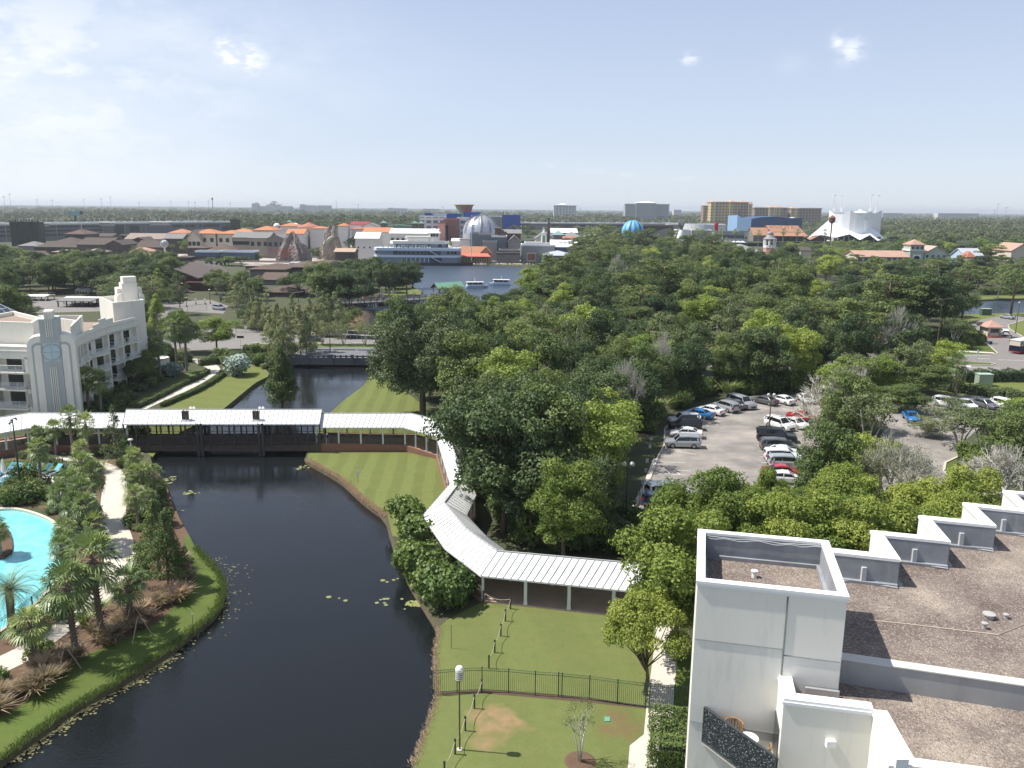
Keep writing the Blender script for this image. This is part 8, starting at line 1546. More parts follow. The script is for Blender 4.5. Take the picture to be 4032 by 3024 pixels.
for px,py,h,lab,bd in ((969,1321,2.4,'left white-backed road sign beyond the road',(.35,.35)),(1193,1318,2.6,'right white-backed road sign beyond the road',(.35,.35)),(949,1374,3.0,'dark finger sign on a black post by the left median tip',(.8,.25)),(3846,1425,2.7,'white road sign on a blue post at the median end',(.22,.5)),(3897,1383,2.4,'green-backed round stop sign at the side road',(.36,.36))):
 signpost(px,py,h,lab,bd,white if 'white' in lab else darkg,pole=M('post_blue',(.06,.14,.28)) if 'blue' in lab else blackm)
q=P(3644,1403,0);mb=MB();mb.lathe([(.3,0),(.3,.06),(.16,.1),(.11,1.1),(0,1.15)],n=10);tag(mb.build('marker_post',M('orange_plastic',(.75,.16,.04)),loc=(q.x,q.y,0)),'orange marker post on the grass verge','marker')
for i,(x,y) in enumerate(((4002-45,1229),(3962,1229),(3970,1230))):q=P(x,y,0);mb=MB();mb.tube([(0,0,0),(0,0,1.6)],.15,6);tag(mb.build('white_marker',white,loc=(q.x,q.y,0)),'one of three short white posts by the pond','post','white posts by the pond')
def bollards(px,mat,h,lab,grp,r=.07):
 for x,y in px:q=P(x,y,0);mb=MB();mb.tube([(0,0,-.1),(0,0,h)],r,7);mb.lathe([(r*1.2,h),(r*1.2,h+.06),(0,h+.09)],n=7);tag(mb.build('bollard',mat,loc=(q.x,q.y,0)),lab,'bollard',grp)
bollards([(527,1607),(622,1572),(667,1549),(711,1528),(778,1496),(812,1438)],M('bollard_white',(.62,.64,.62)),1.0,'pale bollard light on the hotel side of the lagoon path','pale path bollards');bollards([(630,1600),(678,1583),(726,1565),(758,1547),(785,1531),(812,1515),(842,1500),(868,1484),(893,1466)],blackm,.7,'short dark post in the hedge beside the lagoon path','dark hedge posts')
bollards([(499,2006),(503,2040),(510,2083),(524,2125),(505,1965)],M('post_wood',(.16,.13,.10)),.8,'short wooden post along the right edge of the curved path','path edge posts');bollards([(422,1828),(163,2014)],M('bollard_white',(.62,.64,.62)),.8,'small white bollard light by the pool garden','garden bollards')
for i,(a,b_) in enumerate((((2619,1812),(2623,1793)),((2614,1840),(2617,1820)),((2604,1892),(2609,1869)),((2598,1913),(2601,1905)))):
 p0,p1=P(*a,0),P(*b_,0);c=(p0+p1)/2;mb=MB();mb.wall(p0-c,p1-c,0,.18,.36);tag(mb.build('wheel_stop',M('wheelstop_blue',(.12,.36,.62),.7,.1,2),loc=(c.x,c.y,.014)),'pale blue wheel stop at the left edge of the lot','wheel stop','blue wheel stops')
for i,(x,yb) in enumerate(((2562,1782),(2557,1815),(2546,1875),(2541,1915),(2528,1962),(2515,2010))):signpost(x,yb,2.2,'parking sign on a green post along the pavement, %s from the top'%('first','second','third','fourth','fifth','sixth')[i],(.16,.24),M('sign_back',(.45,.47,.47)),pole=darkg)
# ================================================================ pool side
blu_s=M('sling_blue',(.14,.46,.58),.8,.08,3);lt=thing('sun_lounger','x','sun lounger');mb=MB();mb.add([(-.3,-.9,.36),(.3,-.9,.36),(.3,.25,.36),(-.3,.25,.36),(.3,.95,.95),(-.3,.95,.95)],[(0,1,2,3),(3,2,4,5),(3,2,1,0),(5,4,2,3)]);mb.build('sling',blu_s,lt)
mb=MB()
for s in (-.33,.33):mb.tube([(s,-.95,.34),(s,.27,.34),(s,.98,.96)],.03,4)
mb.build('frame',white,lt)
for x in (-.33,.33):
 for y in (-.8,.4):mb=MB();mb.tube([(x,y,0),(x,y,.34)],.03,4);mb.build('leg',white,lt)
LP=protot(lt)
for i,(x,y,a) in enumerate(((30,1862,0),(58,1865,0),(98,1866,0),(138,1864,0),(176,1866,0),(214,1868,0),(250,1866,0),(36,1902,.5),(12,1925,.6),(-10,1945,.7),(5,1885,.4),(70,1888,.3),(108,1892,.2))):
 q=P(x,y,0);inst(LP,(q.x,q.y,.02),-.35+a,1.1,'blue sling sun lounger on the pale pool deck','pool loungers')
for x,yb,lab in ((4,1888,'closed white parasol at the left picture edge'),(20,1892,'closed white parasol leaning over the loungers, second from the left'),(162,1868,'closed white parasol between the right loungers')):
 q=P(x,yb,0);t=thing('closed_parasol',lab,'parasol',(q.x,q.y,0));mb=MB();mb.tube([(0,0,0),(0,0,2.7)],.03,6);mb.build('pole',white,t);mb=MB();mb.lathe([(.12,.95),(.26,1.1),(.2,1.8),(.12,2.4),(.02,2.75)],n=10);mb.build('canopy',M('parasol_cloth',(.72,.72,.70),.9,.04,3),t)
def picket(px,h,lab,step=.14):
 w_=[P(x,y,0) for x,y in px];t=thing('picket_fence',lab,'fence',(w_[0].x,w_[0].y,0),group='pool fences');fence_run(t,[(q.x,q.y) for q in w_],h,blackm,step)
picket([(-40,1850),(60,1850),(150,1848),(250,1842)],1.2,'black picket fence behind the loungers');picket([(0,2500),(60,2458),(130,2405),(200,2335)],1.2,'black picket fence along the near pool edge');picket([(930,1310),(1050,1313),(1150,1318),(1215,1322)],1.4,'dark fence behind the road hedge',.3);picket([(650,1238),(740,1232),(815,1222)],2.2,'tall dark court fence behind the carport',.4)
def hedge(px,w,h,lm,leaf,lab,name='hedge',cover=1.4):
 g=np.random.default_rng(len(px)+int(px[0][0]));W_=[P(x,y,0) for x,y in px];Ps,Ns=[],[]
 for a,b_ in zip(W_,W_[1:]):
  L_=(b_-a).length;d=(b_-a).normalized();n_=np.array([-d.y,d.x,0]);k=int(L_*(2*h+w)*cover/(leaf*leaf*.5));u=g.random(k);s=g.random(k)*(2*h+w);z=np.where(s<h,s,np.where(s<h+w,h,2*h+w-s));y=np.where(s<h,-w/2,np.where(s<h+w,s-h-w/2,w/2))
  lump=1+.12*np.sin(u*L_*1.7+px[0][0])+.05*np.sin(u*L_*5);p=np.array(a)[None]+np.outer(u*L_,np.array(d))+np.outer(y*lump,n_);p[:,2]=z*lump;Ps.append(p+g.normal(size=(k,3))*leaf*.35)
  nn=np.outer(np.where(s<h,-1.,np.where(s<h+w,0,1.)),n_);nn[:,2]=np.where((s>=h)&(s<h+w),1.,.35);Ns.append(nn+g.normal(size=(k,3))*.45)
 for a,s_ in ((W_[0],-1),(W_[-1],1)):
  d=((W_[1]-W_[0]) if s_<0 else (W_[-1]-W_[-2])).normalized()*s_;k=int(w*h*cover*1.6/(leaf*leaf*.5));p=np.array(a)[None]+np.outer(g.uniform(-w/2,w/2,k),np.array([-d.y,d.x,0]))+np.outer(g.random(k)*leaf,np.array(d));p[:,2]=g.random(k)*h;Ps.append(p);Ns.append(np.array(d)[None]+g.normal(size=(k,3))*.45)
 p=np.concatenate(Ps);n=np.concatenate(Ns);o=leafmesh(name,p,n,np.full(len(p),leaf)*g.uniform(.7,1.3,len(p)),g.random(len(p)),lm,seed=3);tag(o,lab,'hedge')
 return o
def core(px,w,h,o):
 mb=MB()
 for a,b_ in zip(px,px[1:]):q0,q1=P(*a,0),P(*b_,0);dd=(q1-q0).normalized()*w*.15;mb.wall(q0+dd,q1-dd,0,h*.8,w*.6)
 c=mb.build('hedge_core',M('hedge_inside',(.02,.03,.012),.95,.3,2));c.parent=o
HD=[([(2640,2885),(2640,3060)],2.3,1.7,L_shrub,.12,'clipped hedge beside the path at the foot of the tower'),([(640,1603),(700,1577),(776,1545),(843,1507),(890,1472),(925,1452)],.8,.7,L_shrub,.14,'low hedge along the water side of the lagoon path'),([(470,1640),(560,1600),(640,1562),(712,1524),(780,1494),(820,1470)],.8,.8,L_dark,.15,'low hedge along the hotel side of the lagoon path'),([(935,1293),(1045,1303),(1160,1316)],1.6,.9,L_olive,.25,'long clipped hedge beyond the road'),([(965,1388),(1060,1386)],2.5,1.6,L_shrub,.25,'rounded hedge left of the road bridge'),([(1065,1388),(1110,1386),(1172,1388)],2.0,1.8,L_dark,.25,'dark hedge ending at the road bridge'),([(3790,1502),(3900,1500),(4110,1500)],2.5,2.0,L_dark,.22,'tall dark hedge along the road at the right'),([(3745,1540),(3850,1552),(3960,1572),(4110,1590)],2.6,1.6,L_dark,.2,'wavy dark hedge above the back lot'),([(3860,1160),(4110,1155)],3,2.6,L_dark,.4,'dark hedge beyond the pond'),([(790,1440),(860,1430),(960,1415)],1.6,1.3,L_dark,.2,'hedge at the far end of the lagoon path'),([(75,1800),(190,1818),(280,1848)],.9,.7,L_moss,.14,'low hedge between path and pool lawn'),([(3600,1398),(3420,1392)],1.2,.8,L_dark,.25,'low shrubs by the median trees')]
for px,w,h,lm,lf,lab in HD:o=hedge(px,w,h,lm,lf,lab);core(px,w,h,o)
# ================================================================ tree and shrub planting
rt=random.Random(21)
HERO=[(50,1168,7,5.0,'oakB','round tree left of the white carport roof'),(120,1195,5.5,3.6,'thinB','low tree in front of the white carport roof'),(1660,1252,15.5,9.2,'mossA','huge dull green oak with grey hanging moss behind the right lawn'),(1850,1310,14,6.5,'oakA','round green oak merging with the mossy one on its right'),(1985,1545,14.5,6.8,'darkA','broad dark oak overhanging the bend of the covered walkway'),(2170,1560,13.5,5.6,'oakB','dark green oak right of the broad walkway oak'),(2330,1570,13,5.0,'limeA','yellow-green tree in front of the parking lot corner'),(2390,1610,10,4.0,'limeA','yellow-green tree at the left edge of the parking lot'),(2230,1800,10.5,3.8,'mapleB','bright green tree with open limbs just right of the walkway roof'),(2090,1750,10,4.2,'darkB','dark tree over the walkway roof'),(2330,1780,9,3.6,'darkA','shaded dark tree left of the globe lamp pole'),(2690,2010,11.5,4.6,'mapleA','nearest bright maple overhanging the end of the walkway'),(2560,2290,8.2,3.0,'mapleC','low leaning maple limb over the pale path'),(2800,1845,11.5,4.3,'mapleA','bright maple with reddish tips at the bottom of the lot'),(2740,1900,10.5,3.6,'mapleB','bright maple just behind the tower on the left'),(2900,1930,10.5,3.8,'mapleB','bright maple above the middle of the tower'),(3020,1840,9.5,2.2,'mapleA','slim reddish-tipped maple at the end of the right car row'),(3060,1950,10.5,3.9,'mapleA','bright maple above the right half of the tower'),(3190,1910,11,4.3,'mapleB','bright maple behind the first parapet notch'),(3340,1960,10,4.0,'mapleA','bright maple above the second parapet notch'),(3480,1950,10,3.8,'mapleB','bright maple above the third parapet notch'),(3600,1990,8.5,3.2,'mapleA','small bright maple by the driveway'),(3680,1990,7,2.3,'mapleC','rightmost small bright maple beside the driveway curve'),(3285,1700,10.5,3.8,'oakB','green tree overhanging the right car row'),(3340,1790,10,4.0,'mapleC','green tree left of the lower bare tree'),(3400,1700,9,3.8,'limeA','green tree between the two bare trees'),(3325,1425,11.5,6.4,'bareA','large pale bare-branched tree beyond the parking lot'),(3330,1395,11.5,5.0,'limeA','yellow-green tree behind the large bare tree'),(3540,1690,10.5,4.9,'bareB','lower pale bare-branched tree with sparse leaves'),(4030,1740,10,5.5,'bareA','bare-branched tree at the right edge above the roof'),(3620,1430,11.5,6.4,'oakA','big dark green oak in front of the road at the right'),(3560,1520,10.5,4.6,'oakB','green oak left of the driveway entrance'),(3800,1592,7,5.3,'thinB','airy grey-green tree spreading over the driveway'),(4010,1640,8,4.0,'oakB','green tree inside the driveway curve'),(3985,1812,4.5,2.8,'darkB','dark low tree right of the driveway curve'),(4050,1560,8,4.5,'limeA','yellow-green tree at the right edge above the back lot'),(3890,1590,7.5,4.4,'thinB','airy grey-green tree hiding the right cars of the back lot'),(4020,1600,7.5,4.0,'oakB','green tree at the right edge over the back lot cars'),(3660,1640,7,3.4,'thinA','pale tree by the blue car'),(3760,1560,6,2.6,'thinB','airy tree hiding the cars of the back lot'),(600,1960,7.5,2.9,'elmA','feathery green tree between curved path and lagoon'),(640,2010,7.0,2.4,'elmA','second feathery green tree on the bank by the tan grass'),(441,1585,8.0,1.9,'elmB','slim grey-green tree rising through the walkway roof line'),(620,1050,13,4.2,'limeB','tall lime green tree behind the hotel end tower'),(610,1150,12,3.2,'limeB','lime green tree just right of the stepped tower'),(700,1080,12,3.6,'thinA','greyish tree right of the lime green tree'),(845,1062,9,4.6,'oakA','round dark green tree in front of the maroon hall'),(845,1245,8.0,4.8,'limeA','broad yellow-green tree at the near side of the road'),(700,1230,9,4.2,'oakB','dark tree behind the palms at the hotel end'),(610,1180,11,2.6,'cypB','sparse dark cypress beside the end tower'),(1175,1068,9,8.0,'spreadA','spreading live oak in front of the low brown roofs'),(1290,1040,14,7.5,'oakA','large dark oak left of the footbridge lamps'),(1370,1060,13,7,'darkA','dark oak behind the footbridge railing'),(1490,1005,15,8,'spreadB','tall grey-green tree in front of the riverboat'),(1530,1050,12,5.5,'thinA','brownish thin-leaved tree on the point'),(1600,1038,13,6,'darkB','dark tree at the tip of the wooded point'),(1440,1110,11,6,'darkA','dark tree low on the wooded point'),(2200,1000,17,8.0,'pineC','big flat-topped pine with exposed limbs left of the wood centre'),(2620,1022,18,7.5,'pineC','tallest single pine with long bare trunk in the middle of the wood'),(2390,885,21,7.0,'pineA','pine standing in front of the striped balloon'),(2450,903,20,6.5,'pineB','pine right below the striped balloon'),(2545,900,20,7,'pineA','pine in front of the arched brown building'),(2500,915,19,6,'pineC','wide pine between balloon and arch'),(2650,905,19,6,'pineB','pine left of the white spiked dome'),(2710,925,18,6,'pineA','pine below the white spiked dome'),(2800,922,19,7,'pineC','large pine in front of the grey shopfront'),(2760,960,17,5,'pineB','thin pine left of the grey-green hall'),(2960,985,13,5.5,'darkB','dark round tree left of the cupola'),(3050,985,16,7.5,'oakA','big fresh green tree hiding the cupola foot'),(3260,1000,14,7,'limeA','green tree right of the cupola wood'),(3180,1010,13,5,'thinA','thin pale tree between cupola and resort'),(3320,1000,11,4.5,'thinB','pale sparse tree left of the salmon roof'),(3120,960,13,5,'darkA','dark tree right of the cupola'),(3500,1085,17,8,'pineC','huge dark pine group left part, above the right pond'),(3650,1060,18,9.5,'darkA','biggest dark round tree crown at the right of the wood'),(3760,1090,15,7,'darkA','dark crown leaning over the gatehouse road'),(3400,1180,15,6,'pineA','pine in front of the creek'),(3460,1230,12,5,'pineB','slanting pine with low trunk at the verge'),(3560,1250,12,5.5,'darkB','dark tree close behind the sidewalk'),(3600,1240,10,4,'thinA','greyish tree near the sidewalk bend'),(3770,1240,8,4.2,'thinB','grey-green tree left of the gatehouse'),(3700,1022,11,5,'pineB','pine in front of the square resort tower'),(3520,1035,9,5.5,'darkA','dark tree covering the cream resort wing'),(3900,965,15,8,'pineA','wide pine right of the pale blue resort house'),(4000,1090,13,5,'pineB','pine beside the pond at the right edge'),(3940,1080,12,5,'thinA','orange-tinged thin tree by the pond'),(2075,1050,11,5.5,'limeA','bright green tree at the right lake shore'),(2140,1020,12,5.5,'limeB','light green tree before the pale hip-roofed restaurant'),(3040,1165,15,7.5,'oakA','fresh dark green crown above the parking lot woods'),(2870,1170,11,5,'thinA','brownish thin tree in the middle of the wood'),(2300,1190,14,6.5,'limeA','bright yellow-green crown in the left part of the wood'),(1950,1160,11,5.5,'limeB','light green crown near the launches'),(1790,1132,12,7,'oakA','bright oak crown in front of the green dock roof'),(1690,1200,11,6.5,'oakB','green oak crown at the lagoon mouth')]
for a in HERO:attop(*a)
for x_,y_,h_,r_,l_ in ((20,1150,8,5,'round tree left of the white carport roof'),) and ((2600,1290,13,2.6,'dead grey snag in the middle of the wood'),(2150,1290,14,4,'bare limbed tree among the lime crowns'),(3560,1190,15,4,'dead limbs sticking out of the big dark crowns'),(2480,1400,12,3,'pale snag left of the parking lot woods'),(2440,990,18,4,'bare pine top under the striped balloon')):attop(x_,y_,h_,r_,'bareA',l_)
atbase(1112,1608,10.6,3.1,'vine','vine-covered tree rising from the water beyond the bridge')
for x,y,lab in ((1268,1358,'left vase-shaped tree on the median'),(1355,1359,'middle vase-shaped tree on the median'),(1437,1361,'right vase-shaped tree on the median')):atbase(x,y,5.8,3.6,'crape',lab,'vase-shaped trees on the median')
atbase(2284,3000,4.3,1.35,'crapeB','young multi-stem crape myrtle in a mulch ring on the front lawn');q=P(2284,2998,0);mb=MB();mb.lathe([(.95,.0),(.8,.05),(0,.06)],(q.x,q.y,.008),20);tag(mb.build('mulch_ring',mulch),'round mulch ring around the young crape myrtle','mulch ring')
CY=[(1010,1165),(1045,1150),(1085,1185),(1120,1200),(1150,1150),(1175,1190),(1215,1165),(1250,1120),(1270,1140),(1290,1150),(1315,1145),(1335,1175),(1000,1110),(960,1080),(985,1130),(930,1110),(1060,1215),(1110,1225),(1200,1215),(1240,1200)]
for i,(x,y) in enumerate(CY):attop(x,y,rt.uniform(10,13),rt.uniform(2.4,3.2),rt.choice(['cypA','cypB']),'sparse pale cypress standing in the marsh beyond the road','marsh cypresses')
for i in range(14):atbase(rt.uniform(960,1260),rt.uniform(1270,1298),rt.uniform(2.5,5),rt.uniform(1.5,2.6),rt.choice(['thinB','elmB','spreadA']),'low shrubby tree at the near edge of the marsh','low marsh trees')
def zone(px,step,hr,rr,kinds,label,group,ex=(),maxn=400,edge=.55,keep=1.0):
 zp=[(q.x,q.y) for q in poly(px)];x0,x1=min(p[0] for p in zp),max(p[0] for p in zp);y0,y1=min(p[1] for p in zp),max(p[1] for p in zp);n=0;y=y0
 while y<y1:
  x=x0+rt.uniform(0,step)
  while x<x1:
   a,b_=x+rt.uniform(-.35,.35)*step,y+rt.uniform(-.35,.35)*step;x+=step
   if n>=maxn or rt.random()>keep or not inpoly(a,b_,zp) or blocked(a,b_):continue
   r=rt.uniform(*rr)
   if any((a-t_[0])**2+(b_-t_[1])**2<((t_[2]+r)*edge)**2 for t_ in TREES[-900:]):continue
   c=Vector((a,b_,6))-C0;u=c.dot(_r)/c.dot(_F)*FPX+2016
   if u<-260 or u>4300:continue
   plant(rt.choice(kinds),(a,b_,0),rt.uniform(*hr),r,label,group);n+=1
  y+=step*.87
 return n
NZ={}
NOTREE.append([(q.x,q.y) for q in poly([(1480,1480),(1660,1620),(1740,1660),(1860,1900),(2000,2120),(2560,2250),(2700,2560),(2700,2700),(1700,2740),(1300,1650)])])
NZ['a']=zone([(1500,1440),(1700,1400),(2400,1432),(3300,1470),(3420,1530),(3250,1548),(2960,1550),(2680,1580),(2560,1650),(2540,1760),(2450,1920),(2400,2060),(2300,2140),(2040,2110),(1880,1900),(1800,1720),(1720,1600)],7.2,(9.5,14),(3.8,5.6),['oakA','oakB','darkA','darkB','darkA','limeA','thinA','mapleB'],'broadleaf tree packed in the wood between lawn, road and parking lot','wood before the road')
NZ['b0']=zone([(1780,1338),(1800,1300),(1900,1275),(2040,1250),(2140,1180),(2140,1340)],8,(6.5,10),(3.8,5.5),['oakA','oakB','limeA','darkA','thinA'],'tree beside the lagoon beyond the road','trees by the lagoon')
NZ['b']=zone([(2140,1340),(2130,1180),(2220,1110),(2300,1075),(2900,1090),(3110,1130),(3150,1200),(3100,1360),(2400,1345)],9.5,(8.5,15),(3.8,6.8),['oakA','oakB','darkA','limeA','pineA','pineB','thinA','pineC','darkB'],'tree packed in the wood beyond the road','wood beyond the road')
NZ['b2']=zone([(3150,1200),(3640,1190),(3780,1245),(3830,1300),(3600,1325),(3400,1360),(3100,1360)],9.5,(7.5,12),(4,6),['oakA','oakB','darkA','limeA','pineA','thinA','darkB','thinB'],'tree in the wood beyond the road, towards the gatehouse','wood towards the gatehouse')
NZ['c2']=zone([(2860,1022),(3010,1060),(3380,1066),(3640,1075),(3660,1100),(3100,1114),(2900,1080)],11,(5.5,9.5),(4,6),['pineA','midA','midC','darkA','thinA','thinB'],'low tree in the band before the pastel resort','low trees before the resort')
NZ['c']=zone([(2300,1072),(2250,1040),(2330,1012),(2500,1002),(2860,1020),(2900,1080)],12,(11,16),(5,7.5),['pineA','pineC','pineB','midA','midC','darkA','thinA'],'tree in the band before the pastel resort and grey-green hall','trees before the resort')
NZ['c3']=zone([(3060,985),(3560,968),(3700,985),(3560,1010),(3100,1030)],11,(4.5,7.5),(4,6),['midA','midB','midC','thinA'],'low tree on the shore in front of the white tent','trees before the white tent')
NZ['d']=zone([(3660,1070),(4120,1060),(4140,1150),(3850,1160),(3760,1150),(3640,1100)],12,(6,10),(4,6),['pineA','pineB','midA','thinA','darkA'],'tree in the band right of the far lot','trees by the right pond')
NZ['e']=zone([(-220,1330),(-200,1120),(100,1090),(380,1075),(640,1060),(680,1110),(660,1185),(560,1240),(540,1340),(450,1300),(440,1164),(60,1168),(20,1330)],10.5,(8.5,12.5),(5,6.8),['oakA','oakB','darkA','spreadA','darkB','thinA'],'round oak in the dense band behind the left hotel','oaks behind the hotel')
NZ['f']=zone([(-220,1120),(-200,1040),(60,1035),(150,1070),(380,1060),(400,1085),(100,1095)],13,(8,11),(5,7),['midA','midB','midC','oakB'],'oak before the brown village at the left','oaks before the village')
NZ['g']=zone([(860,1150),(980,1140),(1040,1150),(1050,1170),(950,1200),(900,1250),(840,1230),(790,1180)],9.5,(6,9),(3.5,5),['oakA','thinB','oakB','cypB'],'tree between maroon hall and marsh','trees before the maroon hall')
NZ['h']=zone([(1180,1120),(1420,1090),(1600,1115),(1640,1140),(1560,1155),(1400,1180),(1280,1180)],10,(7,10),(4.5,6),['oakA','darkA','darkB','thinA'],'tree in the clump on the wooded point','trees on the point')
NZ['i']=zone([(3240,1600),(3400,1560),(3600,1500),(3740,1490),(3700,1545),(3560,1566),(3420,1630),(3440,1750),(3400,1900),(3400,2040),(3300,2120),(3280,1960),(3310,1760)],7.0,(8,10.5),(3.5,4.8),['mapleC','oakB','limeA','mapleB','thinB'],'tree in the band between the two lots','trees between the lots')
NZ['j']=zone([(2560,2340),(2900,2300),(3300,2260),(3600,2180),(3900,2150),(3900,2350),(3300,2560),(2760,2560),(2700,2500)],4.6,(7.8,9.6),(3.2,4.4),['mapleA','mapleB','mapleC'],'bright maple in the row behind the hotel wing','maples behind the hotel wing',edge=.5)
NZ['k']=zone([(3900,1800),(3900,1900),(4150,1900),(4150,1740),(3950,1770)],8,(4,6),(2.6,3.4),['oakB','darkB','thinB'],'tree on the island inside the driveway curve','trees inside the driveway')
NZ['l']=zone([(400,1480),(540,1450),(700,1410),(840,1400),(780,1430),(640,1480),(600,1560),(470,1600)],6.5,(3,6),(2,3),['oakB','thinB','spreadA'],'small garden tree at the end of the left hotel','garden trees by the hotel')
NZ['l2']=zone([(1745,1640),(1990,1960),(2070,2130),(2500,2190),(2500,2100),(2060,2080),(1900,1850)],4.2,(2.5,5.0),(1.8,3.0),['spreadB','darkB','vine'],'low undergrowth tree behind the covered walkway','undergrowth behind the walkway')
NZ['m']=zone([(380,1400),(900,1300),(980,1300),(930,1250),(560,1335)],99,(5,7),(3,4),['oakB'],'x','x',maxn=0)
for x,yb,h,r,k in ([(650,1012,9,5.5,'midA'),(733,1000,10,4.5,'midC'),(1065,1010,9,5,'midA'),(1090,1008,7,4.5,'midC'),(1050,1000,8,5,'midB'),(1000,1012,6,4,'thinB'),(1230,1000,10,6,'midA'),(1250,1020,7,5,'midA'),(1290,1018,5,4,'midC'),(1400,1010,14,9,'midB'),(1450,1005,15,9,'midA'),(1350,975,10,7,'midB'),(1300,968,9,6,'midA'),(1430,975,13,8,'midA'),(1500,960,11,7,'midA'),(1790,985,8,6,'midC'),(1850,975,7,5,'midC'),(2080,950,12,8,'midB'),(2085,985,8,6,'midB'),(1980,988,6,4,'midA'),(2020,990,5,4,'midC'),(1730,925,9,8,'midA'),(1780,925,9,8,'midB'),(1690,922,9,8,'midA'),(2380,965,10,7,'midB'),(2350,968,9,6,'midA'),(2320,970,10,6,'midA'),(2980,955,9,6,'midA'),(3110,965,8,6,'midA'),(3145,962,9,7,'midB'),(3225,965,9,6,'midB'),(3290,962,9,6,'midA'),(3340,962,9,5,'midB'),(3520,962,9,7,'midB'),(3550,962,9,7,'midA'),(3610,966,9,7,'midB'),(3680,960,12,8,'midB'),(3740,975,13,9,'limeA'),(4000,950,10,9,'midA'),(1190,1000,8,5,'midA'),(830,1045,5,5,'midB'),(900,1046,5,6,'midA'),(950,1048,6,6,'midB'),(1010,1030,5,4,'midC'),(560,1040,8,5,'midA')]):atbase(x,yb,h,r,k,'small tree growing between the far shops','trees among the far shops')
for i,(x,yb,yt) in enumerate([(2770,960,905),(2795,960,908),(2740,962,902),(2838,962,907),(2886,962,903),(3085,960,902),(3137,960,903),(2985,955,908),(3245,958,905),(2330,970,902),(2348,972,900),(2310,970,903),(2362,970,905),(3490,962,918),(3510,962,915),(2610,955,915)]):
 Yp_=540 if x<2600 else 755;q=V(x,960,Yp_);z=V(x,yt,Yp_).z;plant('skypalm',(q.x,Yp_+rt.uniform(-10,10),0),max(8,z),2.6 if x<2600 else 3.3,'tall slender palm in the far palm row','far palm row')
# ================================================================ palms of the pool garden
PALMS=[('bootA',146,2455,2629,'stout fan palm at the lower left beside the near path'),('bootA',302,2312,2592,'tall booted fan palm, second from the left in the near row'),('bootA',402,2205,2510,'tallest booted fan palm of the near row, over the path'),('bootB',512,2300,2452,'small fan palm with pale dead frond by the tan grass'),('date',52,2330,2492,'feathery date palm beside the pool'),('sabalA',252,2155,2298,'fan palm at the pool edge'),('sabalA',163,1770,1922,'sabal palm in front of the right loungers'),('sabalA',289,1640,1790,'tall palm rising above the walkway roof'),('sabalB',348,1670,1795,'palm right of the tall one at the walkway'),('sabalB',221,1690,1790,'small palm before the walkway posts'),('sabalB',157,1705,1790,'thin young palm left of the walkway palms'),('sabalB',325,1765,1850,'low palm below the walkway railing'),('sabalA',350,1840,2050,'sabal palm at the top of the dense cluster'),('sabalA',285,1905,2090,'sabal palm in the left of the dense cluster'),('sabalA',245,1950,2110,'lowest sabal palm of the dense cluster'),('sabalA',345,1935,2130,'sabal palm in the middle of the dense cluster'),('sabalA',388,1865,2060,'sabal palm at the right of the dense cluster'),('sabalB',305,1985,2140,'front sabal palm of the dense cluster'),('sabalA',360,1990,2160,'sabal palm hanging over the left path edge'),('sabalB',385,2060,2180,'low palm with drooping frond at the left path edge'),('sabalB',272,2090,2225,'dark palm between pool and cluster'),('sabalB',262,2130,2258,'palm leaning over the pool'),('sabalB',537,1800,1900,'palm at the bank below the timber bridge'),('sabalA',530,1870,2010,'palm right of the curved path, nearest the bridge'),('sabalA',570,1865,2000,'palm behind the green spotlight pole'),('sabalB',612,1870,1975,'palm leaning over the water below the bridge'),('sabalA',548,1950,2090,'palm with tall trunk right of the path'),('sabalB',590,1965,2060,'small palm left of the feathery tree'),('sabalB',-20,2060,2180,'palm on the pool island at the left edge'),('sabalA',215,1475,1640,'first palm before the hotel pilaster'),('sabalA',300,1470,1630,'second palm before the hotel pilaster'),('sabalA',350,1490,1640,'palm at the foot of the curved wing'),('sabalA',400,1500,1640,'palm below the wing balconies'),('sabalA',580,1330,1480,'left palm at the hotel end'),('sabalA',600,1340,1490,'middle palm at the hotel end'),('sabalA',632,1365,1495,'right palm at the hotel end'),('sabalA',700,1285,1465,'tall palm before the dark tree at the path'),('sabalA',735,1290,1460,'palm right of the tall palm at the path'),('sabalB',2390,1930,2080,'palmetto-like palm right of the bright tree'),('sabalA',2360,1880,2090,'palm at the wood edge below the globe lamp'),('sabalA',3760,1430,1560,'palm at the corner of the back lot'),('sabalB',5,2090,2190,'yellowish palm on the pool island')]
for k,x,yt,yb,lab in PALMS:
 q=P(x,yb,0);h=V(x,yt,q.y).z;H0={'bootA':5,'bootB':3.2,'sabalA':5,'sabalB':4,'date':4.2}[k];s=h/H0;H1,R1_=DIM[k];rs=min(1.12,max(.8,s**.5))*(1 if k[0]!='s' or yb<1700 else .8);plant(k,(q.x,q.y,0),H1*s,R1_*rs*(1.0),lab)
for i,(x,yb) in enumerate(((270,2640),(558,2600-90),(315,2600),(415,2520),(530,2460),(60,2500))):
 q=P(x-6,yb,0);t=thing('support_stakes','pale timber stakes propping a palm trunk beside the near path','stakes',(q.x,q.y,0),group='palm stakes')
 for a in (0.3,2.4,4.5):mb=MB();mb.tube([(.9*math.cos(a),.9*math.sin(a),0),(.18*math.cos(a),.18*math.sin(a),1.6)],.035,4);mb.build('stake',M('stake_wood',(.36,.30,.22)),t)
